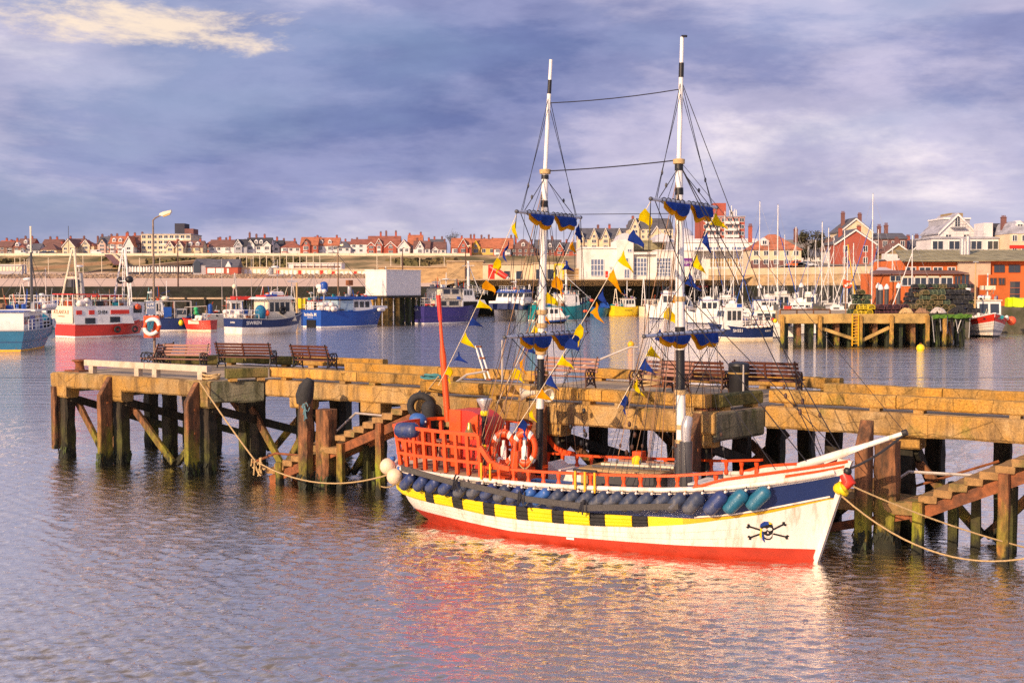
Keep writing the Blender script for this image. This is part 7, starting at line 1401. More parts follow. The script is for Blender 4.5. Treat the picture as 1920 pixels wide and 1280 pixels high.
# lobster pot: D-shaped hoops, base slats, netting lines
def pot_mesh(name, net, frame):
    b_ = MB()
    def arc(x): return [(x, -0.34, 0.03), (x, -0.34, 0.22)] + [(x, -0.34*cos(a), 0.22+0.26*sin(a)) for a in (0.6, 1.2, pi/2, pi-1.2, pi-0.6)] + [(x, 0.34, 0.22), (x, 0.34, 0.03)]
    for x in (-0.45, 0, 0.45): b_.tube(arc(x), 0.03, 4, 0)
    for y, z in ((-0.34, 0.04), (0.34, 0.04), (-0.34, 0.24), (0.34, 0.24), (0, 0.48)): b_.bar((-0.46, y, z), (0.46, y, z), 0.045, 0.045, 0)
    b_.box(-0.45, 0.45, -0.33, 0.33, 0.02, 0.05, 0)
    A_ = arc(-0.43); B_ = arc(0.43)
    b_.loft([[Vector(p)*0.97+Vector((0, 0, 0.012)) for p in A_], [Vector(p)*0.97+Vector((0, 0, 0.012)) for p in B_]], 1, closed=False)
    for Q in (A_, B_): b_.add([Vector(p)*0.96 for p in Q], [tuple(range(len(Q)))], 1)
    return b_.mesh(name, [frame, net])
def netm(n, c): return mat(n, c, 0.95, var=0.75, vs_=14, col2=tuple(x*0.25 for x in c), c2=(0.42, 0.55), c2s=16, bump=0.06, bs=30)
pots = [pot_mesh('pot_olive', netm('net_olive', (0.10, 0.095, 0.035)), mat('pot_frame_tan', (0.26, 0.19, 0.09), 0.8)), pot_mesh('pot_black', netm('net_black', (0.030, 0.032, 0.040)), mat('pot_frame_dark', (0.05, 0.05, 0.055), 0.7)),
        pot_mesh('pot_green', netm('net_green', (0.05, 0.085, 0.055)), mat('pot_frame_green', (0.14, 0.17, 0.09), 0.8)), pot_mesh('pot_yellow', netm('net_yellow', (0.40, 0.30, 0.02)), M['yellow']), pot_mesh('pot_purple', netm('net_purple', (0.055, 0.022, 0.035)), mat('pot_frame_red', (0.12, 0.04, 0.05), 0.7))]
stacks = [ # x0, x1, y, z0, rows, kinds, label, group
 (9.0, 10.6, 1.6, 3.2, 2, (3,), 'bright yellow lobster pot on the far jetty edge', 'yellow lobster pots'),
 (9.0, 11.5, 3.4, 3.2, 5, (0, 2), 'olive lobster pot stacked above the yellow pots', 'olive lobster pots in the left stack'),
 (10.9, 14.4, 1.5, 3.2, 2, (4,), 'dark purple lobster pot on the far jetty deck', 'purple lobster pots'),
 (16.6, 20.6, 4.5, 3.15, 5, (0, 2, 0), 'olive lobster pot in the middle stack', 'olive lobster pots in the middle stack'),
 (21.0, 25.4, 9.0, 3.15, 5, (1,), 'black lobster pot in the long dark stack', 'black lobster pots in the dark stack'),
 (24.5, 33.0, 24.0, 3.3, 6, (1, 2, 1, 0), 'dark netted pot before the orange building', 'dark lobster pots in the tall right stack'),
 (14.0, 16.4, 3.2, 3.2, 2, (0,), 'tan lobster pot among rope heaps on the jetty', 'tan lobster pots')]
for x0, x1, y, z0, rows, kinds, lb, gp in stacks:
    for r_ in range(rows):
        x = x0+0.25*r_*random.uniform(0.3, 1.0); xe = x1-0.3*r_*random.uniform(0.3, 1.1)
        nn = 0
        while x < xe:
            o = put('lobster_pot', pots[random.choice(kinds)], None, jet_w(x, y+random.uniform(-.12, .12)-0.04*r_, z0+r_*0.50), (random.uniform(-.06, .06), random.uniform(-.06, .06), JANG+(pi/2 if random.random() < 0.45 else 0)+random.uniform(-.18, .18))); tag(o, f"{lb}, {['bottom','second','third','fourth','fifth','sixth','seventh'][r_]} row, {ORD[nn]} from left", 'lobster pot', gp); x += 0.86; nn += 1
# rope and net heaps
for k, (x, y, s_, m_, lb) in enumerate(((13.6, 0.9, 0.7, 'rope', 'tan heap of rope right of the purple pots'), (15.3, 0.9, 0.75, 'rope_tan', 'brown heap of rope at the jetty edge'), (17.2, 1.2, 0.8, 'galv', 'pale tangled heap of net below the middle pots'), (19.4, 1.6, 0.9, 'rubber', 'black heap of net at the right end of the jetty'))):
    b_ = MB()
    for i in range(26): a = random.uniform(0, 6); b_.tube(sag((cos(a)*s_, sin(a)*s_*0.7, 0.1), (cos(a+2.4)*s_*0.9, sin(a+2.2)*s_*0.7, 0.12), -random.uniform(0.2, 0.7)*s_, 6), 0.075, 5)
    o = b_.build('net_heap', M[m_]); o.location = jet_w(x, y); tag(o, lb, 'net heap')
# lifebuoy and pole on the jetty, crates, hi-vis bags
o = thing('lifebuoy_station', 'orange lifebuoy on a post at the far jetty', 'lifebuoy', jet_w(7.3, 1.2), JANG); pole(o, (0, 0, 0), (0, 0, 5.0), 0.06, 'rope_tan', 'post'); MB().torus((0.2, -0.1, 3.0), 0.3, 0.1, 16, 6, M=RB, mfun=lambda i, j: 1 if (i//2) % 4 == 0 else 0).build('ring', [M['orange'], M['white']], o, smooth=60); MB().box(-0.25, 0.05, -0.05, 0.1, 2.7, 3.5).build('board', M['orange'], o)
for k, (px_, Y, z, lb) in enumerate(((1904, 168, 3.3, 'upper fluorescent yellow bag at the right edge of view'), (1914, 167.2, 3.25, 'lower fluorescent yellow bag at the right edge of view'))):
    P = at_y(px_, 575, Y); o = MB().rbar((-1.2, 0, 0.6), (1.2, 0, 0.55), 1.1, 1.2, 4, 0.12).build('gear_bag', paint('fluorescent_yellow', (0.62, 0.80, 0.01)), None); o.location = (P.x, P.y, 3.3); tag(o, lb, 'bag', 'fluorescent gear bags')
for k, (px_, py_, Y, m_, lb) in enumerate(((1800, 574, 153, 'grey', 'grey fish crate in the gap below the pots'), (1806, 576, 152, 'blue', 'blue fish crate below the dark pots'), (1817, 575, 152, 'gold', 'yellow fish crate below the dark pots'), (1903, 545, 172, 'dgrey', 'tall dark stack of crates behind the fluorescent bags'))):
    P = at_y(px_, py_, Y); h = 0.7 if k < 3 else 3.4; o = thing('fish_crate', lb, 'crate', (P.x, P.y, 3.3), R(10*k), 'fish crates on the quay')
    for j in range(1 if k < 3 else 4): MB().box(-0.5, 0.5, -0.4, 0.4, j*0.85 if k == 3 else 0, (j*0.85+0.8) if k == 3 else h).build('box', M[m_], o); MB().box(-0.53, 0.53, -0.43, 0.43, (j*0.85+0.7) if k == 3 else h-0.1, (j*0.85+0.78) if k == 3 else h-0.02).build('rim', M['dgrey'], o)
P = at_y(1828, 595, 150); o = thing('lamp_pole', 'thin tan pole standing on the quay right of the pots', 'pole', (P.x, P.y, 3.3)); zt_ = at_y(1828, 492, 150).z-3.3; pole(o, (0, 0, 0), (0, 0, zt_), 0.11, 'rope', 'shaft'); MB().box(-0.3, 0.3, -0.1, 0.1, zt_, zt_+0.15).build('head', M['grey'], o)
# ================================================================== buildings
WINS = {}
def win_mesh(w, h, fm='white', gm='glass', bars=1):
    k = (round(w, 1), round(h, 1), fm, gm, bars)
    if k in WINS: return WINS[k]
    b_ = MB(); f = 0.09
    b_.box(-w/2, w/2, -0.03, 0.02, 0, h, 1)
    for x0, x1, z0, z1 in ((-w/2-f, w/2+f, h, h+f), (-w/2-f, w/2+f, -f, 0), (-w/2-f, -w/2, 0, h), (w/2, w/2+f, 0, h)): b_.box(x0, x1, -0.09, 0.02, z0, z1)
    for i in range(bars): x = -w/2+w*(i+1)/(bars+1); b_.box(x-0.05, x+0.05, -0.07, 0, 0, h)
    WINS[k] = b_.mesh('window', [M[fm], M[gm]]); return WINS[k]
def wall_m(n, c): return mat('wall_'+n, c, 0.9, var=0.14, vs_=0.35, col2=tuple(x*0.72 for x in c), c2=(0.55, 0.75), c2s=0.25)
def roof_m(n, c): return mat('roof_'+n, c, 0.9, var=0.3, vs_=0.6, col2=tuple(x*0.6 for x in c), c2=(0.5, 0.7), c2s=0.35, bump=0.12, bs=3.0, stretch=(1, 1, 3))
WM = dict(white=wall_m('white', (0.74, 0.70, 0.68)), cream=wall_m('cream', (0.74, 0.60, 0.40)), pink=wall_m('pink', (0.62, 0.42, 0.34)), brick=wall_m('brick', (0.40, 0.095, 0.06)), dbrick=wall_m('dark_brick', (0.20, 0.09, 0.08)), brown=wall_m('brown', (0.24, 0.14, 0.11)), yellow=wall_m('yellow', (0.72, 0.48, 0.12)), stone=wall_m('stone', (0.30, 0.22, 0.11)), grey=wall_m('grey', (0.40, 0.40, 0.44)), orange=wall_m('orange_brick', (0.62, 0.15, 0.035)), dark=wall_m('dark', (0.05, 0.05, 0.07)))
RM = dict(red=roof_m('red', (0.30, 0.105, 0.07)), orange=roof_m('orange', (0.44, 0.15, 0.075)), brown=roof_m('brown', (0.20, 0.10, 0.08)), slate=roof_m('slate', (0.11, 0.11, 0.13)), black=roof_m('black', (0.05, 0.05, 0.06)), green=roof_m('green', (0.30, 0.27, 0.16)), grey=roof_m('grey', (0.40, 0.40, 0.45)))
def chimney(t, x, y, z, h=2.6, m_='brick', pots=3):
    o = MB().box(x-0.42, x+0.42, y-0.4, y+0.4, z-1.5, z+h*0.6).build('chimney', WM['dbrick' if int(x*7) % 2 else m_], t)
    b_ = MB(); b_.box(x-0.5, x+0.5, y-0.48, y+0.48, z+h*0.6, z+h*0.66)
    for k in range(pots): b_.lathe([(0.12, z+h*0.66), (0.10, z+h*0.82)], 6, (x-0.28+0.28*k, y, 0))
    b_.build('chimney_pots', WM['dbrick'], o)
def house(px0, px1, pyb, pyr, Y, label, wall='white', roof='red', kind='side', gables=(), chim=(), floors=2, cols=3, bays=(), dorm=(), depth=9.0, eave=0.6, rz=0.0, band=None, gw='white', barge='white', wsize=None, cat='house', name='house'):
    P = at_y((px0+px1)/2, pyb, Y); w = (px1-px0)*Y/FPX; H = (pyb-pyr)*Y/FPX; he = H*eave
    t = thing(name, label, cat, P, R(rz), 'houses along the clifftop' if Y > 500 else 'houses above the harbour'); wm = WM[wall]
    b_ = MB(); b_.box(-w/2, w/2, 0, depth, -3, he)
    if kind == 'side': b_.prism([(0.02, he), (depth/2, H-0.2), (depth-0.02, he)], -w/2+0.01, w/2-0.01, axis='x')
    if kind == 'gable': b_.prism([(-w/2+0.02, he), (0, H-0.2), (w/2-0.02, he)], 0.01, depth-0.01)
    b_.build('wall', wm, t)
    rb_ = MB(); o_ = 0.35; th = 0.28
    if kind == 'side': rb_.prism([(-o_, he-0.15), (depth/2, H), (depth+o_, he-0.15), (depth+o_, he-0.15+th), (depth/2, H+th), (-o_, he-0.15+th)], -w/2-0.15, w/2+0.15, axis='x')
    elif kind == 'gable': rb_.prism([(-w/2-o_, he-0.15), (0, H), (w/2+o_, he-0.15), (w/2+o_, he-0.15+th), (0, H+th), (-w/2-o_, he-0.15+th)], -o_, depth)
    elif kind == 'hip':
        rl = max(0.3, (w-depth)/2 if w > depth else 0.3); a = [(-w/2-o_, -o_, he-.1), (w/2+o_, -o_, he-.1), (w/2+o_, depth+o_, he-.1), (-w/2-o_, depth+o_, he-.1), (-rl, depth/2, H), (rl, depth/2, H)]
        rb_.add(a, [(0, 1, 5, 4), (1, 2, 5), (2, 3, 4, 5), (3, 0, 4), (3, 2, 1, 0)])
    elif kind == 'flat': rb_.box(-w/2-0.25, w/2+0.25, -0.25, depth+0.2, he, he+0.35)
    elif kind == 'mansard': rb_.loft([[(-w/2-.1, -.1, he), (w/2+.1, -.1, he), (w/2+.1, depth, he), (-w/2-.1, depth, he)], [(-w/2+.8, 1.0, H-0.4), (w/2-.8, 1.0, H-0.4), (w/2-.8, depth-1, H-0.4), (-w/2+.8, depth-1, H-0.4)], [(-w/2+1.6, 2.5, H), (w/2-1.6, 2.5, H), (w/2-1.6, depth-2.5, H), (-w/2+1.6, depth-2.5, H)]], caps=True)
    ro = rb_.build('roof', RM[roof], t)
    if kind == 'gable':
        MB().prism([(-w/2-o_, he-0.02), (0, H+0.1), (w/2+o_, he-0.02), (w/2+o_, he-0.42), (0, H-0.32), (-w/2-o_, he-0.42)], -o_-0.06, -o_-0.002).build('bargeboard', M[barge], t)
    for gx, gww, gh in gables:     # cross gables: centre and width as fractions of the front, peak as fraction of H
        cx = -w/2+gx*w; g2 = gww*w/2; gp = gh*H; ge = min(he, gp-g2*0.95)
        go = MB().prism([(cx-g2, -3), (cx+g2, -3), (cx+g2, ge), (cx, gp-0.15), (cx-g2, ge)], -0.8, depth*0.45).build('gable_bay', WM[gw] if gw in WM else wm, t)
        MB().prism([(cx-g2-.3, ge-.2), (cx, gp), (cx+g2+.3, ge-.2), (cx+g2+.3, ge+.1), (cx, gp+.3), (cx-g2-.3, ge+.1)], -1.1, depth*0.5).build('gable_roof', RM[roof], go)
        MB().prism([(cx-g2-.3, ge+.05), (cx, gp+.25), (cx+g2+.3, ge+.05), (cx+g2+.3, ge-.3), (cx, gp-.15), (cx-g2-.3, ge-.3)], -1.16, -1.102).build('bargeboard', M[barge], go)
        for f in range(floors):
            ww, wh_ = min(1.8, g2*1.1), he/floors*0.5; put('window', win_mesh(ww, wh_, bars=2), t, (cx, -0.82, he*f/floors+he/floors*0.3))
        if gp-ge > 2.2: put('window', win_mesh(0.9, 1.0), t, (cx, -0.82, ge+0.35))
    for bxf in bays:
        cx = -w/2+bxf*w; bw = 1.35
        bo = MB().prism([(cx-bw, 0.0), (cx-bw*0.6, -0.9), (cx+bw*0.6, -0.9), (cx+bw, 0.0)], -2, he*0.92, axis='z').build('bay', WM['white'] if wall in ('brick', 'dbrick', 'pink', 'brown') else wm, t)
        for f in range(floors): put('window', win_mesh(bw*0.95, he/floors*0.55, bars=2), bo, (cx, -0.92, he*f/floors+he/floors*0.25))
        MB().box(cx-bw, cx+bw, -0.95, -0.88, he*0.46, he*0.56).build('spandrel', WM['brick'] if band else wm, bo)
    busy = [(g[0], g[1]*0.55) for g in gables]+[(b2, 1.7/w) for b2 in bays]
    ww = (wsize or min(1.5, w/cols*0.42)); wh_ = min(1.8, he/floors*0.5)
    for f in range(floors):
        for c in range(cols):
            fx = (c+0.5)/cols
            if any(abs(fx-bc) < bw2+0.4*ww/w for bc, bw2 in busy): continue
            put('window', win_mesh(ww, wh_), t, (-w/2+fx*w, -0.01, he*f/floors+he/floors*0.32))
        for yy in (0.3, 0.7):
            put('window', win_mesh(0.9, wh_), t, (w/2+0.01, depth*yy, he*f/floors+he/floors*0.32), (0, 0, pi/2))
    if band: MB().box(-w/2-0.02, w/2+0.02, -0.03, 0.02, -1, he*0.36).build('brick_base', WM[band], t)
    for cx, ch in chim: chimney(ro, -w/2+cx*w, depth*0.5 if kind != 'gable' else depth*0.4, H-0.4, ch)
    for dx_ in dorm:
        cx = -w/2+dx_*w; z = he+(H-he)*0.25; y = depth/2*0.25
        do = MB().prism([(cx-0.8, z), (cx+0.8, z), (cx+0.8, z+1.2), (cx, z+1.9), (cx-0.8, z+1.2)], y-0.5, y+2.5).build('dormer', WM['white'], ro); put('window', win_mesh(0.9, 0.8), do, (cx, y-0.52, z+0.3))
    return t, w, H, he
D = 580
house(-14, 22, 478, 453, D, 'dark brown house at the far left edge of the clifftop row', 'brown', 'brown', 'side', chim=((0.8, 2),))
house(14, 48, 478, 455, D, 'dark red-roofed terrace second from left with a chimney', 'brown', 'red', 'hip', chim=((0.15, 2.2),), dorm=(0.5,))
house(46, 74, 478, 457, D, 'grey-green roofed white bungalow at left', 'white', 'slate', 'side', floors=1, chim=((0.3, 1.5),), eave=0.42, dorm=(0.25,))
house(76, 106, 478, 456, D, 'brown-roofed cream bungalow left of the tall flagpole', 'cream', 'brown', 'hip', floors=1, eave=0.45, cols=2)
house(104, 121, 478, 457, D+8, 'small brick house with dark roof and tall chimney, half hidden', 'dbrick', 'brown', 'side', chim=((0.35, 2.6),), cols=2)
house(117, 140, 478, 448, D-6, 'cream house with broad front gable beside the flagpole', 'cream', 'brown', 'gable', cols=2, eave=0.5, depth=16)
house(138, 176, 478, 449, D, 'cream bay-fronted house with steep red hipped roof', 'cream', 'red', 'hip', gables=((0.62, 0.4, 0.95),), bays=(0.2,), gw='cream')
house(172, 194, 477, 456, D+10, 'low white house with flat top between gables', 'white', 'slate', 'flat', eave=0.9, cols=2)
house(183, 206, 478, 444, D, 'timbered house with dark gable and corner bay', 'pink', 'slate', 'side', gables=((0.4, 0.6, 0.9),), chim=((0.15, 2.4), (0.9, 2.4)), floors=3, gw='pink', barge='dgrey')
house(204, 234, 478, 443, D, 'pink balconied villa with orange-red roof and chimneys', 'pink', 'orange', 'side', bays=(0.25, 0.75), chim=((0.35, 2.4), (0.95, 3.0)), floors=3, dorm=(0.3, 0.7), band='brick')
house(232, 250, 478, 443, D-6, 'white half-timbered house with steep pointed gable', 'white', 'orange', 'gable', cols=1, eave=0.45, floors=2, depth=12, chim=((0.1, 3.5),))
house(244, 264, 478, 442, D, 'brown roofed house with tall chimneys beside the flats', 'dbrick', 'brown', 'side', chim=((0.2, 2.6), (0.9, 3.0)), cols=2)
# modern flat-roofed hotel block
t, w, H, he = house(265, 358, 480, 438, D, 'cream flat-roofed four-storey hotel block on the clifftop', 'cream', 'grey', 'flat', floors=4, cols=9, eave=0.96, depth=20, wsize=1.6, cat='building', name='hotel_block')
MB().box(w*0.12, w*0.32, 5, 14, he+.35, he+5.2).build('lift_house', WM['dark'], t); MB().box(w*0.32, w*0.5, 5, 14, he+.35, he+2.8).build('plant_room', WM['dbrick'], t)
for f in range(4): MB().box(-w*0.12, w*0.5+0.05, -0.06, -0.02, he*f/4+he*0.03, he*f/4+he*0.08).build('ledge', M['white'], t)
house(311, 346, 482, 452, D-12, 'cream double-gabled house before the hotel block', 'cream', 'red', 'side', gables=((0.25, 0.4, 0.97), (0.75, 0.4, 0.97)), gw='cream', chim=((0.5, 2),))
house(346, 380, 481, 452, D-8, 'pale grey-cream house with dormers right of the hotel block', 'cream', 'brown', 'side', dorm=(0.3, 0.7), bays=(0.3, 0.7), chim=((0.75, 2.4),))
house(378, 402, 480, 452, D+6, 'low red-roofed brick house right of the hotel', 'brick', 'red', 'hip', chim=())
house(392, 441, 481, 450, D, 'long white house with brown roof and two tall chimneys', 'white', 'brown', 'side', bays=(0.15, 0.7), chim=((0.35, 2.6), (0.72, 3.0)), cols=4)
house(439, 463, 481, 449, D-4, 'pale blue-white house with black roof and front gable', 'grey', 'black', 'side', gables=((0.35, 0.6, 0.97),), gw='grey', cols=2)
house(461, 508, 482, 446, D, 'white house with two black-roofed gables and three chimneys', 'white', 'black', 'side', gables=((0.2, 0.3, 0.88), (0.85, 0.3, 0.8)), chim=((0.08, 4.0), (0.35, 3.0), (0.68, 3.0)), dorm=(0.4, 0.6), band='dbrick')
house(503, 530, 481, 451, D+8, 'black-roofed white-gabled house left of red roofs', 'dbrick', 'black', 'side', gables=((0.6, 0.4, 0.8),), dorm=(0.3,), chim=((0.5, 3),))
house(527, 564, 482, 452, D, 'white and brick house with red hipped roof', 'white', 'red', 'hip', band='brick', bays=(0.2,), cols=3)
house(563, 596, 482, 445, D-4, 'brick house with red roof and dark timbered gable', 'brick', 'orange', 'side', gables=((0.35, 0.45, 0.9),), gw='brick', bays=(0.3,), barge='dgrey', chim=((0.9, 2),))
house(591, 636, 482, 446, D, 'white bay-windowed house with orange roof and dormers', 'white', 'orange', 'side', bays=(0.25, 0.62), dorm=(0.25, 0.6), chim=((0.05, 2), (0.85, 2.4)))
house(632, 657, 482, 452, D-2, 'white house with turret window and dark brick ground floor', 'white', 'slate', 'hip', band='dbrick', cols=2)
house(657, 697, 483, 449, D, 'plain white three-storey house with flat red roof', 'white', 'red', 'side', floors=3, cols=3, eave=0.75)
house(689, 750, 485, 443, D, 'tall red brick pair of houses with orange gables and three chimneys', 'brick', 'red', 'side', gables=((0.12, 0.24, 0.72), (0.36, 0.2, 0.88), (0.72, 0.34, 0.75)), gw='brick', chim=((0.38, 3.5), (0.55, 4), (0.85, 4)), bays=(0.36,), floors=3)
house(746, 768, 486, 450, D-8, 'small white gabled house with red base before the pink wall', 'white', 'orange', 'gable', cols=2, band='brick', depth=10)
house(764, 792, 486, 441, D, 'pink-sided tall house with orange roof and white chimneys', 'pink', 'orange', 'side', chim=((0.1, 2), (0.85, 2.6)), cols=2)
house(775, 806, 487, 452, D-10, 'white house with pointed front gable and brown roof', 'white', 'brown', 'side', gables=((0.4, 0.45, 0.98),), bays=(0.4,), chim=((0.2, 2.5), (0.9, 2.8)))
house(804, 836, 487, 454, D-8, 'brown-roofed white house with small porch gable', 'white', 'brown', 'side', gables=((0.38, 0.35, 0.7),), chim=((0.9, 2.5),), band='dbrick')
house(846, 884, 490, 447, D-20, 'ornate red brick villa with white gable trim and balcony', 'brick', 'orange', 'side', gables=((0.6, 0.45, 0.98),), gw='brick', bays=(0.2,), chim=((0.5, 2.4), (0.95, 3)), floors=2)
house(884, 930, 490, 448, D-14, 'yellow house with pointed yellow gable and balcony', 'yellow', 'orange', 'side', gables=((0.18, 0.32, 0.9),), gw='yellow', chim=((0.1, 3.4), (0.4, 3), (0.7, 3.2)), barge='yellow')
house(925, 962, 494, 447, D-30, 'brick terrace with orange roof and white stacked bays', 'brick', 'orange', 'side', bays=(0.2, 0.75), chim=((0.9, 2.6),), floors=3)
house(958, 1004, 494, 448, D-30, 'dark brown brick guest house with white windows', 'dbrick', 'brown', 'hip', chim=((0.2, 3),), floors=3, dorm=(0.5,), cols=4)
house(1003, 1050, 494, 450, D-24, 'dark slate-roofed terrace seen through the left rigging', 'dbrick', 'slate', 'side', floors=3, cols=5, chim=((0.7, 3),), dorm=(0.3, 0.6))
house(1040, 1086, 494, 455, D-30, 'brown brick house with red gable right of the left mast', 'brick', 'slate', 'side', gables=((0.2, 0.35, 0.98),), gw='brick', floors=3, chim=((0.5, 2.6),))
rr_ = random.Random(5)
for k in range(24):
    px_ = -6+k*45+rr_.uniform(-9, 9); w_ = rr_.uniform(24, 38)
    house(px_, px_+w_, 476+6*k/24, 450+rr_.uniform(-4, 3)+3*k/24, 612, f'roof showing behind the clifftop row, {ORD[k]} from left', rr_.choice(['brick', 'white', 'dbrick', 'cream']), rr_.choice(['red', 'brown', 'slate', 'orange']), rr_.choice(['side', 'hip', 'side']), chim=((rr_.uniform(0.1, 0.4), 2.6), (rr_.uniform(0.6, 0.9), 2.6)), cols=2, dorm=(0.5,) if k % 2 else ())
# cream Victorian terrace and mansard block above the seafront hall
house(1084, 1182, 480, 428, 470, 'long cream Victorian terrace with a row of pointed gables', 'cream', 'slate', 'side', gables=((0.06, 0.08, 0.88), (0.3, 0.14, 0.98), (0.52, 0.14, 0.98), (0.78, 0.14, 0.98)), gw='cream', floors=3, cols=10, chim=((0.4, 2.5), (0.62, 2.8), (0.97, 2.5)), depth=12, eave=0.62, cat='terrace', name='terrace')
house(1180, 1262, 470, 409, 450, 'tall cream block with dark mansard roof and dormers', 'cream', 'slate', 'mansard', floors=4, cols=8, chim=((0.12, 2.0),), depth=14, eave=0.66, dorm=(0.35, 0.5, 0.65, 0.8), gables=((0.12, 0.2, 1.0),), gw='cream')
house(1222, 1240, 475, 424, 430, 'narrow cream pointed gable beside the dome', 'cream', 'slate', 'gable', floors=4, cols=1, depth=10, eave=0.7)
t, w, H, he = house(1318, 1396, 470, 404, 400, 'big red brick apartment block with white balconies behind the dome', 'brick', 'grey', 'flat', floors=5, cols=7, eave=0.95, depth=18, wsize=1.3, cat='building', name='apartment_block')
MB().box(-w*0.2, w*0.1, 4, 10, he, he+4.6).build('stair_tower', WM['brick'], t)
for f in range(1, 5):
    for x in (-0.28, 0.18): MB().box(w*(x-0.17), w*(x+0.17), -1.2, -0.02, he*f/5-0.1, he*f/5+0.75).build('balcony', M['white'], t)
for k in range(5): MB().tube([(w*(0.22+0.04*k), 6, he), (w*(0.22+0.04*k), 6, he+random.uniform(2, 4))], 0.15, 5).build('aerial', M['white'], t)
chimney(t, w*0.3, 8, he+0.4, 2.4)
# ------------------------------------------------------------------ white seafront hall (art deco) with dome
SY = 338; k_ = SY/FPX; P = at_y(1260, 526, SY)
spa = thing('seafront_hall', 'long white art deco seafront hall with pale dome', 'building', P, 0)
def sx(px): return (px-1260)*k_
def sz(py): return at_y(1260, py, SY).z-P.z
wh = wall_m('hall_white', (0.84, 0.78, 0.70)); lead = mat('lead_roof', (0.58, 0.56, 0.58), 0.6, var=0.15, vs_=0.4)
def blk(name, px0, px1, py0, py1, y0, y1, m_=None): return MB().box(sx(px0), sx(px1), y0, y1, sz(py1)-(3 if py1 > 520 else 0), sz(py0)).build(name, m_ or wh, spa)
blk('west_wing', 1089, 1158, 466, 526, 0, 22); blk('parapet', 1088, 1159, 463, 466.2, -0.3, 22, M['white']); blk('pylon', 1156, 1187, 450, 526, -0.8, 20); blk('entrance_front', 1187, 1232, 474, 526, 0.6, 20); blk('canopy', 1185, 1234, 473, 477, -0.6, 0.59, M['white'])
blk('middle_block', 1230, 1300, 470, 526, -0.5, 24); blk('east_wing', 1300, 1425, 470, 526, 3, 26); blk('upper_storey', 1255, 1430, 452, 470, 8, 26); blk('cornice', 1253, 1432, 450.5, 452.4, 7.5, 26, M['white']); blk('string_course', 1229, 1426, 468.5, 470.6, -0.8, 8.5, M['white'])
blk('lead_roof', 1258, 1432, 445, 450.4, 9, 25, lead); blk('green_roof', 1187, 1250, 447, 466, 12, 26, RM['green']); blk('dome_drum', 1278, 1314, 438, 446, 13, 18, lead)
MB().lathe([(2.75*cos(a)*0.98, sz(438)+2.3*sin(a)) for a in [i*pi/2/7*0.98 for i in range(8)]], 20, (sx(1296), 16, 0)).build('dome', mat('dome_lead', (0.55, 0.54, 0.58), 0.5, var=0.1), spa, smooth=50)
MB().prism([(sx(1158), sz(450.2))] + [(sx(1171.5)-sx(13.5+1260)*0+(-1)*cos(a)*13.5*k_, sz(450.2)+sin(a)*1.9) for a in [i*pi/8 for i in range(9)]], 0, 14).build('barrel_roof', lead, spa)
MB().prism([(sx(1232), sz(452)), (sx(1258), sz(452)), (sx(1258), sz(440)), (sx(1244), sz(436)), (sx(1232), sz(444))], 4, 20).build('stage_tower', lead, spa)
def bigwin(px0, px1, py0, py1, y, nx_, nz_, gm=None, nm='tall_window'):
    gm = gm or mat('hall_glass', (0.16, 0.20, 0.30), 0.12, spec=0.8)
    o = MB().box(sx(px0), sx(px1), y-0.06, y+0.02, sz(py1), sz(py0)).build(nm, gm, spa); b_ = MB()
    for i in range(nx_+1): x = sx(px0)+(sx(px1)-sx(px0))*i/nx_; b_.box(x-0.09, x+0.09, y-0.14, y-0.061, sz(py1), sz(py0))
    for i in range(nz_+1): z = sz(py1)+(sz(py0)-sz(py1))*i/nz_; b_.box(sx(px0), sx(px1), y-0.12, y-0.062, z-0.08, z+0.08)
    b_.build('glazing_bars', M['white'], o)
bigwin(1108, 1132, 486, 518, 0, 4, 3); bigwin(1189, 1213, 484, 517, 0.6, 4, 4); bigwin(1230.5, 1257, 484, 518, -0.5, 5, 5)
amber = mat('hall_amber_glass', (0.42, 0.29, 0.12), 0.25)
bigwin(1334, 1398, 483, 500, 3, 12, 2, amber, 'long_window'); 
for a, c in ((1310, 1328), (1338, 1356), (1360, 1376), (1381, 1410)): bigwin(a, c, 461, 469, 8, 3, 1, None, 'upper_window')
for a, c, d_, e in ((1097, 1099.5, 508, 520), (1143, 1148, 500, 506), (1167, 1178, 484, 494), (1170, 1180, 505, 521), (1176, 1184, 467, 473)): bigwin(a, c, d_, e, -0.8 if a > 1160 else 0, 2, 1)
MB().box(sx(1135), sx(1140), -0.08, -0.01, sz(520), sz(508)).build('red_door', M['red'], spa)
for a, c in ((1278, 1297), (1404, 1424)):
    o = MB().box(sx(a), sx(c), 2.85 if a > 1300 else -0.6, 2.95 if a > 1300 else -0.52, sz(499), sz(484)).build('purple_banner', paint('banner_purple', (0.17, 0.03, 0.26), 0.7), spa); text('lettering', 'spa', 1.5, ((sx(a)+sx(c))/2, 2.8 if a > 1300 else -0.65, sz(491)), (pi/2, 0, 0), M['white'], spa)
railing(spa, [(sx(1030), -52, -0.15), (sx(1330), -52, -0.15)], 1.1, 'white', 2.5)
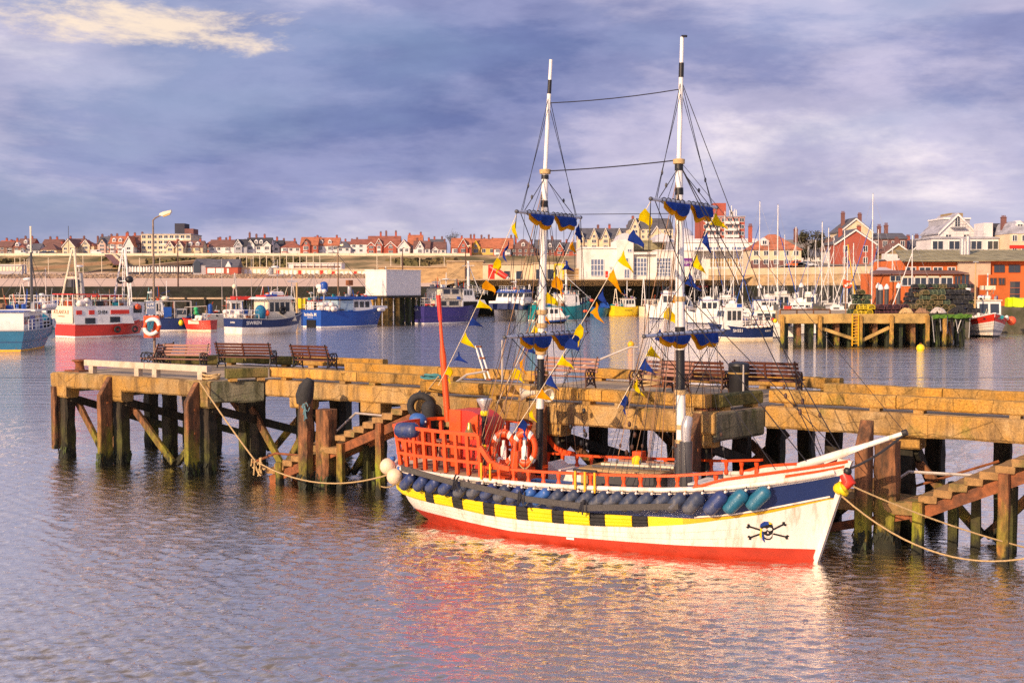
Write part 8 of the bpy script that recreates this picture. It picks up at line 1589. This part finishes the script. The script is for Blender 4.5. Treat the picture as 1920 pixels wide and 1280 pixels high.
# sandstone promenade walls and kiosks left of the hall
t = thing('kiosk_row', 'cream seafront kiosks and stepped walls left of the hall', 'building', at_y(960, 526, 345)); kk = 345/FPX
for k, (a, c, z0, z1, y) in enumerate(((836, 905, 490, 527, 6), (905, 1000, 496, 527, 2), (1000, 1062, 494, 527, 0), (1060, 1092, 505, 527, 3), (700, 842, 500, 530, 14))):
    zz0 = at_y(960, z0, 345).z - t.location.z; MB().box((a-960)*kk, (c-960)*kk, y, y+20, -3, zz0).build('wall', WM['cream'] if k in (1, 2) else sandstone, t); MB().box((a-960)*kk-.2, (c-960)*kk+.2, y-0.3, y+20, zz0+.002, zz0+0.35).build('coping', coping, t)
for a, c, d_, e, y in ((1005, 1022, 505, 525, 0), (1026, 1044, 505, 525, 0), (945, 956, 508, 520, 2), (870, 880, 502, 518, 6), (915, 925, 506, 520, 2), (968, 980, 508, 524, 2)):
    z0, z1 = at_y(960, e, 345).z-t.location.z, at_y(960, d_, 345).z-t.location.z; MB().box((a-960)*kk, (c-960)*kk, y-0.06, y-0.01, z0, z1).build('opening', M['glass'], t)
# slide and yellow rides on the promenade
o = thing('fun_slide', 'red fairground slide on the promenade behind the catamaran', 'slide', at_y(932, 528, 318)); kq = 318/FPX
MB().tube([(-1.6, 0, 3.6), (0.6, -1.0, 2.2), (2.4, -1.5, 1.0)], 0.75, 8).build('tube', M['red'], o, 60); MB().box(-2.2, -0.6, 0, 1.4, -1, 4.2).build('tower', M['red'], o); MB().ball((2.5, -1.5, 0.9), 0.55, 8).build('mouth', M['white'], o, 60)
o = thing('yellow_crane', 'bright yellow hoist frame on the quay behind the left mast', 'crane', at_y(1048, 533, 300))
for x in (-1.0, 1.0): MB().tube([(x, 0, -0.5), (x, 0, 4.6)], 0.22, 6).build('leg', M['yellow'], o)
MB().box(-2.0, 2.2, -0.3, 0.3, -0.3, 0.2).build('base', M['yellow'], o); MB().box(-1.2, 1.2, -0.2, 0.2, 4.4, 4.8).build('top_beam', M['yellow'], o); MB().bar((-1, 0, 0.4), (1, 0, 4.2), 0.2, 0.2).build('brace', M['yellow'], o)
# ------------------------------------------------------------------ buildings on the right
t, w, H, he = house(1408, 1502, 500, 438, 300, 'red-tiled house with white upper windows behind yacht masts', 'cream', 'orange', 'hip', floors=2, cols=5, chim=((0.06, 3.6), (0.98, 2.4)), dorm=(0.28,), band='dbrick', eave=0.52, depth=10)
house(1566, 1641, 500, 431, 300, 'tall red brick gable end with four white windows', 'brick', 'slate', 'gable', floors=2, cols=2, eave=0.62, chim=((0.25, 1.5), (0.72, 2.2)), depth=12, wsize=0.9)
house(1574, 1634, 500, 410, 318, 'tall cream gable rising behind the red brick house', 'cream', 'slate', 'gable', floors=1, cols=1, eave=0.72, chim=((0.22, 3.0), (0.75, 2.6)), depth=10)
house(1634, 1700, 500, 438, 318, 'dark brown brick house with grouped chimneys', 'dbrick', 'slate', 'side', floors=2, cols=4, chim=((0.35, 3.6), (0.55, 4.0)), eave=0.85)
house(1661, 1706, 500, 457, 296, 'small stone cottage with gable beside parked cars', 'stone', 'brown', 'gable', floors=1, cols=2, eave=0.6, chim=((0.6, 2.6),), depth=8)
house(1696, 1750, 498, 450, 322, 'slate-roofed cottages with white bargeboards left of the white house', 'grey', 'slate', 'side', floors=2, cols=3, gables=((0.45, 0.4, 0.8),), chim=((0.3, 2.4), (0.6, 2.6)), gw='grey')
house(1504, 1560, 500, 468, 330, 'pale low houses hidden behind the dark trees', 'white', 'slate', 'side', floors=2, cols=4)
house(1556, 1570, 500, 448, 305, 'narrow white house left of the red brick gable', 'white', 'brown', 'gable', floors=2, cols=1)
t, w, H, he = house(1761, 1828, 470, 402, 250, 'big white gabled house with balcony on the right skyline', 'white', 'grey', 'gable', floors=2, cols=2, eave=0.48, depth=11, wsize=1.0)
MB().box(-w*0.32, w*0.42, 1.5, 10.5, he, H-0.9).build('dormer_block', WM['grey'], t); MB().box(-w*0.34, w*0.44, 1.2, 10.7, H-0.9, H-0.6).build('dormer_roof', M['white'], t); MB().box(-w*0.05, w*0.3, 3, 9, H-0.6, H+0.4).build('tank_room', WM['stone'], t)
railing(t, [(-1.3, -1.0, he+1.2), (1.3, -1.0, he+1.2)], 1.0, 'grey', 0.5); MB().box(-1.4, 1.4, -1.1, 0.0, he+1.0, he+1.19).build('balcony', M['grey'], t); put('window', win_mesh(0.9, 2.0), t, (0, -0.02, he+1.3))
t, w, H, he = house(1746, 1872, 478, 446, 240, 'long white single-storey cafe terrace with wide windows', 'white', 'grey', 'flat', floors=1, cols=1, eave=0.95, depth=9, cat='cafe', name='cafe')
for k in range(12):
    if k not in (2, 9): put('window', win_mesh(0.9, 1.5, 'white', 'glass', 0), t, (-w/2+0.7+k*1.03, -0.02, he*0.35))
MB().box(-w/2, -w*0.1, -0.08, -0.01, -0.6, 0.25).build('orange_fascia', M['gold'], t); MB().box(-w*0.1, w/2, -0.08, -0.01, 0.0, 0.3).build('blue_fascia', M['blue'], t); MB().box(w*0.30, w*0.44, 1, 6, he+.36, he+3.0).build('white_tower', WM['white'], t); MB().box(w*0.44, w*0.7, 3, 8, he-3, he+3.0).build('dark_annexe', WM['dark'], t)
railing(t, [(-w*0.42, 0.2, he+0.36), (w*0.28, 0.2, he+0.36)], 1.0, 'grey', 1.2, (1.0, 0.5), 0.02)
t, w, H, he = house(1893, 1965, 478, 414, 235, 'cream shop building with red fascia at the right edge', 'cream', 'grey', 'mansard', floors=2, cols=4, eave=0.62, depth=10, dorm=(0.3,), chim=((0.1, 2.0),), cat='shop', name='shop')
MB().box(-w/2-0.05, w/2, -0.12, -0.01, he*0.30, he*0.46).build('red_fascia', M['red'], t)
# orange brick fish-market building on the quay
OY = 178; ko = OY/FPX; P = at_y(1780, 556, OY); fm = thing('harbour_building', 'orange brick harbour building with green pitched roof on the quay', 'building', (P.x, P.y, 3.3), R(2)); 
def ox(px): return (px-1780)*ko
def oz(py): return at_y(1780, py, OY).z-3.3
MB().box(ox(1704), ox(1809), 3, 16, 0, oz(487)).build('main_wall', WM['orange'], fm); MB().box(ox(1624), ox(1800), -1.5, 2.99, 0, oz(513)).build('lower_front', WM['orange'], fm); MB().box(ox(1809), ox(1871), 2.4, 16, 1.0, oz(487)).build('cladding', paint('cream_cladding', (0.60, 0.47, 0.33), 0.6), fm); MB().box(ox(1871), ox(1990), 3, 16, 0, oz(487)).build('east_wall', WM['orange'], fm)
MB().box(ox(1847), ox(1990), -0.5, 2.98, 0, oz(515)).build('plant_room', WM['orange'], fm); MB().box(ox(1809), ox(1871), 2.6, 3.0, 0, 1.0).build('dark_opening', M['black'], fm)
MB().add([(ox(1697), 1.8, oz(488)), (ox(1995), 1.8, oz(486.5)), (ox(1995), 13, oz(463)), (ox(1735), 13, oz(463.5)), (ox(1697), 1.8, oz(490)), (ox(1995), 1.8, oz(488.5)), (ox(1995), 13, oz(465)), (ox(1735), 13, oz(465.5))], [(0,1,2,3),(7,6,5,4),(0,4,5,1),(1,5,6,2),(2,6,7,3),(3,7,4,0)]).build('roof', RM['green'], fm)
for k in range(26): x = ox(1712+k*10.6); MB().bar((x, 1.85, oz(487.6)), (x+1.6, 12.9, oz(463.2)), 0.10, 0.10).build('roof_rib', RM['green'], fm)
MB().add([(ox(1620), -2.0, oz(513.5)), (ox(1806), -2.0, oz(512)), (ox(1806), 2.9, oz(506)), (ox(1650), 2.9, oz(506)), (ox(1620), -2.0, oz(515.5)), (ox(1806), -2.0, oz(514)), (ox(1806), 2.9, oz(508)), (ox(1650), 2.9, oz(508))], [(0,1,2,3),(7,6,5,4),(0,4,5,1),(1,5,6,2),(2,6,7,3),(3,7,4,0)]).build('lean_to_roof', RM['brown'], fm)
MB().add([(ox(1648), 3.0, oz(511)), (ox(1703.8), 3.0, oz(511)), (ox(1703.8), 10, oz(499)), (ox(1690), 10, oz(499))], [(0, 1, 2, 3)]).build('pale_roof', lead, fm)
for a, c, d_, e, y, fmn in ((1711, 1729, 501, 512, 3, 'white'), (1737, 1758, 501, 512, 3, 'white'), (1764, 1780, 501, 511, 3, 'white'), (1792, 1805, 501, 511, 3, 'white'), (1683, 1704, 521, 535, -1.5, 'white'), (1707, 1728, 521, 535, -1.5, 'white'), (1731, 1753, 521, 535, -1.5, 'white'), (1756, 1777, 521, 535, -1.5, 'white'), (1661, 1680, 518, 527, -1.5, 'cream'), (1782, 1792, 518, 534, -1.5, 'rust'), (1795, 1808, 516, 536, -1.5, 'rust'), (1882, 1900, 497, 509, 3, 'dgrey'), (1910, 1930, 497, 509, 3, 'dgrey'), (1855, 1865, 522, 533, -0.5, 'rust'), (1871, 1881, 522, 533, -0.5, 'rust')):
    put('window', win_mesh((c-a)*ko, oz(d_)-oz(e), fmn, 'glass', 1), fm, ((ox(a)+ox(c))/2, y-0.03, oz(e)))
for a in (1683, 1707, 1731, 1756): MB().box(ox(a), ox(a+21), -1.66, -1.56, oz(521), oz(517.5)).build('window_sign', M['cream'], fm)
for x, h in ((1845, 2.4), (1850, 2.0), (1856, 2.8)): MB().tube([(ox(x), 8, oz(476)), (ox(x), 8, oz(476)+h)], 0.35, 8).build('roof_vent', M['steel'], fm)
MB().box(ox(1704), ox(1809), 2.90, 2.99, oz(490.5), oz(487)).build('gutter', M['dgrey'], fm)
# ------------------------------------------------------------------ beach front: huts, boathouses, tiers, poles
def beach_box(name, label, px0, px1, py0, py1, Y, m_, roof=None, cat='building', kind='flat', rh=0, depth=5):
    P = at_y((px0+px1)/2, py1, Y); w = (px1-px0)*Y/FPX; zt = at_y((px0+px1)/2, py0, Y).z; P.z = min(zt-1.8, max(P.z, ground_h(P.x, Y)-0.1)); h = zt-P.z; t = thing(name, label, cat, P); MB().box(-w/2, w/2, 0, depth, -2, h).build('wall', m_, t)
    if kind == 'side': MB().prism([(-.3, h), (depth/2, h+rh), (depth+.3, h)], -w/2-.2, w/2+.2, axis='x').build('roof', roof, t)
    else: MB().box(-w/2-.2, w/2+.2, -.4, depth, h+.002, h+.25).build('roof', roof or M['white'], t)
    return t, w, h
t, w, h = beach_box('beach_huts', 'long row of white beach huts with dark roofs on the promenade', 236, 362, 499, 510, 470, WM['dark'], RM['slate'], 'beach huts', depth=4)
for k in range(24):
    x = -w/2+0.5+k*(w-1)/23; o = MB().prism([(x-0.36, 0), (x+0.36, 0), (x+0.36, h*0.8), (x, h*0.98), (x-0.36, h*0.8)], -0.35, 0).build('hut', M['white'], t)
t, w, h = beach_box('boathouse', 'glass-gabled lifeboat house at the end of the beach huts', 362, 390, 497, 511, 466, WM['grey'], RM['slate'], 'boathouse', 'side', 2.4, 10); MB().prism([(-w*0.45, 0), (w*0.0, 0), (w*0.0, h+1.2), (-w*0.2, h+1.9), (-w*0.45, h+.6)], -0.4, -0.02).build('glass_front', M['glass'], t)
t, w, h = beach_box('boathouse', 'brick boathouse with slate roof and white doors on the promenade', 386, 446, 501, 512, 462, WM['brick'], RM['slate'], 'boathouse', 'side', 3.0, 8)
for a in (-0.45, -0.18): MB().box(w*a, w*(a+0.24), -0.12, -0.01, 0, h*0.85).build('door', M['white'], t)
MB().prism([(w*0.1, h), (w*0.3, h), (w*0.2, h+2.2)], -0.1, 2).build('dormer', M['white'], t); MB().box(w*0.16, w*0.22, -0.1, -0.01, 0, 1.7).build('door', M['white'], t)
for a, c, y0, y1, Y, lb in ((448, 516, 502, 514, 468, 'long cream beach chalets right of the brick boathouse'), (516, 620, 504, 515, 468, 'cream beach chalet terrace below the tiered deck'), (620, 700, 506, 516, 466, 'low pale promenade wall with red doors')):
    t, w, h = beach_box('chalets', lb, a, c, y0, y1, Y, WM['cream'], M['cream'], 'chalets', depth=8)
    for k in range(int(w/1.6)): MB().box(-w/2+0.4+k*1.6, -w/2+1.5+k*1.6, -0.1, -0.01, 0, h*0.75).build('door', M['white'] if k % 5 else (M['red'] if 'red' in lb else M['cream']), t)
t, w, h = beach_box('deck_tier', 'pale tiered sun deck above the chalets', 540, 640, 494, 505, 478, WM['white'], M['white'], 'terrace', depth=10); MB().box(-w*0.4, w*0.48, -0.1, -0.02, h*0.3, h*0.6).build('dark_band', WM['brown'], t)
t, w, h = beach_box('beach_shelter', 'flat-roofed white shelter at the far left of the promenade', -8, 41, 497, 508, 470, WM['grey'], M['white'], 'shelter', depth=5)
for k in range(8): MB().box(-w/2+0.3+k*1.2, -w/2+1.2+k*1.2, -0.1, -0.01, 0, h*0.75).build('panel', M['cream'], t)
t = thing('cliff_steps', 'straight steps climbing the slope left of the beach huts', 'stairs', (0, 0, 0)); P0, P1 = at_y(221, 496, 498), at_y(203, 478, 550); MB().bar(P0, P1, 3.0, 0.5).build('flight', WM['dbrick'], t); MB().bar(P0+Vector((2, 0, .4)), P1+Vector((2, 0, .4)), 0.5, 1.2).build('wall', WM['cream'], t)
t = thing('cliff_ramp', 'sloping sandy ramp path across the grass slope', 'path', (0, 0, 0))
for a, c in (((50, 505, 486), (205, 492, 506)), ((270, 500, 500), (390, 488, 530))): MB().bar(at_y(*a), at_y(*c), 4.0, 1.2).build('ramp', mat('ramp_sand', (0.52, 0.34, 0.18), 0.95, var=0.2, vs_=0.3), t)
wp = M['cream']; WHICH = ['first', 'second', 'third', 'fourth', 'fifth', 'sixth', 'seventh', 'eighth', 'ninth', 'tenth']
for k in range(13):
    px_ = 450+k*12.5; t = thing('flag_pole', f'thin white pole in the row above the chalets, {ORD[k]} from left', 'pole', at_y(px_, 512, 472), 0, 'white promenade poles'); MB().tube([(0, 0, 0), (0, 0, 6.4)], 0.13, 5).build('shaft', wp, t); MB().ball((0, 0, 6.5), 0.18, 6).build('finial', wp, t)
for k, (px_, y0, y1) in enumerate(((28, 484, 512), (38, 484, 514), (46, 486, 512), (51, 486, 513), (55, 484, 512), (59, 485, 515), (91, 484, 512), (156, 480, 512), (191, 478, 510), (262, 484, 512), (300, 484, 510), (707, 478, 506), (733, 480, 510), (752, 482, 512), (787, 484, 512), (833, 482, 512))):
    P = at_y(px_, y1, 466); t = thing('flag_pole', f'slim pale promenade pole left of the chalets, {ORD[k]} from left' if px_ < 400 else f'slim pale promenade pole right of the chalets, {ORD[k-11]} from left', 'pole', P, 0, 'slim promenade poles'); MB().tube([(0, 0, -1), (0, 0, (y1-y0)*466/FPX)], 0.12, 5).build('shaft', wp, t); MB().ball((0, 0, (y1-y0)*466/FPX), 0.16, 6).build('finial', wp, t)
P = at_y(129, 478, 560); t = thing('flag_pole', 'tall bare mast standing over the cream gabled house', 'pole', P); MB().tube([(0, 0, 0), (0, 0, 12.6)], 0.12, 5).build('shaft', M['dgrey'], t); MB().box(-.3, .3, -.3, .3, -1, .3).build('base', M['grey'], t)
for px_, y0, Y, lb, gl in ((334, 447, 269, 'dark lamp post with lit lamp on the harbour wall, left', True), (634, 458, 269, 'dark lamp post with lit lamp on the harbour wall, centre', True), (755, 462, 280, 'dark lamp post on the promenade behind the white box store', False), (873, 460, 292, 'dark lamp post on the promenade near the red brick villa', False)):
    P = at_y(px_, 537, Y); h = (537-y0)*Y/FPX-0.5; lamp('lamp_post', lb, P, h, 0.55, 0.14, M['iron_brown'], gl)
# parked vehicles on the quay road
def car(label, px, py, Y, col, van=False, rz=0):
    P = at_y(px, py, Y); t = thing('parked_van' if van else 'parked_car', label, 'van' if van else 'car', P, R(rz), 'vehicles parked above the harbour'); m_ = paint('car_'+label[:12], col, 0.25)
    if van: prof = [(-2.4, 0.35), (2.4, 0.35), (2.4, 1.2), (1.7, 1.35), (1.1, 2.2), (-2.4, 2.3)]
    else: prof = [(-2.1, 0.3), (2.1, 0.3), (2.15, 0.75), (1.2, 0.95), (0.5, 1.45), (-0.9, 1.5), (-1.7, 1.0), (-2.15, 0.9)]
    MB().prism(prof, -0.85, 0.85).build('body', m_, t, smooth=30)
    MB().prism([(1.55, 1.4), (1.1, 2.05), (0.4, 2.05), (0.4, 1.4)] if van else [(1.0, 0.98), (0.45, 1.38), (-0.85, 1.42), (-1.45, 1.0)], -0.87, 0.87).build('windows', M['glass'], t)
    for x in (-1.4, 1.35):
        for y in (-0.8, 0.8): MB().lathe([(0.33, -0.1), (0.33, 0.1)], 12, (x, y, 0.33), M=RB.to_3x3() if False else Matrix.Rotation(pi/2, 3, 'X')).build('wheel', M['rubber'], t)
for lb, px_, py_, Y, c, v in (('silver hatchback parked on the right quay road', 1652, 500, 262, (0.42, 0.43, 0.46), False), ('white van parked by the stone cottage', 1677, 497, 262, (0.75, 0.72, 0.70), True), ('dark saloon parked behind the silver hatchback', 1664, 498, 270, (0.06, 0.06, 0.07), False), ('grey car with domed roof beside the white van', 1700, 498, 258, (0.30, 0.32, 0.38), False),
    ('white car below the bare trees', 1512, 502, 280, (0.6, 0.62, 0.65), False), ('orange rescue vehicle beside the red-tiled house', 1494, 502, 280, (0.8, 0.16, 0.02), False), ('white van on the clifftop road at far left', 39, 479, 552, (0.75, 0.72, 0.66), True), ('dark car on the clifftop road below brown roofs', 96, 477, 552, (0.03, 0.04, 0.08), False), ('dark blue car on the clifftop near the cream gable', 84, 477, 552, (0.03, 0.05, 0.12), False), ('white car parked near the hotel block', 306, 481, 552, (0.75, 0.73, 0.7), False), ('white car parked before the ornate brick villa', 873, 493, 545, (0.7, 0.7, 0.72), False), ('white caravan-like van left of the white gable', 181, 478, 552, (0.75, 0.72, 0.7), True)):
    car(lb, px_, py_, Y, c, v)
# ------------------------------------------------------------------ trees
leaf_m = mat('winter_foliage', (0.050, 0.052, 0.026), 0.9, var=0.6, vs_=0.5, col2=(0.10, 0.085, 0.05), c2=(0.45, 0.65), c2s=0.3); twig_m = mat('bark', (0.10, 0.07, 0.05), 0.9, var=0.3)
def tree(px, pyb, pyt, Y, wpx, label, dens=1.0, bare=False):
    P = at_y(px, pyb, Y); h = (pyb-pyt)*Y/FPX; w = wpx*Y/FPX/2; t = thing('tree', label, 'tree', P, 0, 'trees in the town'); b_ = MB(); tips = []
    def limb(p, d, l, r, k):
        q = p+d*l; b_.tube([p, p.lerp(q, 0.5)+Vector((random.uniform(-.05, .05)*l, random.uniform(-.05, .05)*l, 0)), q], [r, r*0.8, r*0.55], 5, caps=False)
        if k == 0: tips.append(q); return
        for _ in range(4 if k > 2 else 3):
            a = random.uniform(0, 2*pi); s_ = random.uniform(0.35, 0.8); nd = (d+Vector((cos(a)*s_*w/h*2.4, sin(a)*s_*w/h*2.4, random.uniform(-0.1, 0.25)))).normalized(); limb(q, nd, l*random.uniform(0.6, 0.85), r*0.55, k-1)
    limb(Vector((0, 0, -1)), Vector((0, 0, 1)), h*0.36, h*0.028, 4 if bare else 3)
    b_.build('trunk', twig_m, t); c = MB()
    for q in tips:
        for _ in range(int((3 if bare else 26)*dens)):
            o = q+Vector((random.gauss(0, 1), random.gauss(0, 1), random.gauss(0, 0.8)))*h*(0.05 if bare else 0.075); s_ = random.uniform(0.10, 0.26)*(0.7 if bare else 1.0); n = Vector((random.uniform(-1, 1), random.uniform(-1, 1), random.uniform(-1, 1))).normalized(); u = n.orthogonal().normalized()*s_; v = n.cross(u)
            c.add([o-u-v*0.4, o+u*0.3-v, o+u, o-u*0.2+v], [(0, 1, 2, 3)])
    c.build('crown', leaf_m, t)
tree(845, 482, 437, 585, 26, 'bare round-headed tree between the brown and red houses', 1.0, True)
tree(1520, 502, 436, 312, 34, 'left dark tree beside the red-tiled house', 1.0); tree(1541, 502, 440, 318, 34, 'right dark tree left of the red brick gable', 1.0); tree(1506, 502, 462, 308, 20, 'low dark shrub tree at the corner of the red-tiled house', 1.0)
for px_, lb in ((868, 'dark bush on the harbour wall right of the purple trawler'), (888, 'second dark bush beside the promenade wall')):
    P = at_y(px_, 552, 262); t = thing('bush', lb, 'bush', P); c = MB()
    for _ in range(500):
        o = Vector((random.gauss(0, .9), random.gauss(0, .9), abs(random.gauss(1.0, .7)))); s_ = random.uniform(.12, .3); n = Vector((random.uniform(-1, 1), random.uniform(-1, 1), random.uniform(-1, 1))).normalized(); u = n.orthogonal().normalized()*s_; v = n.cross(u); c.add([o-u-v*0.4, o+u*0.3-v, o+u, o-u*0.2+v], [(0, 1, 2, 3)])
    c.build('leaves', leaf_m, t); MB().tube([(0, 0, -1.5), (0, 0, 1)], 0.12, 5).build('stem', twig_m, t)
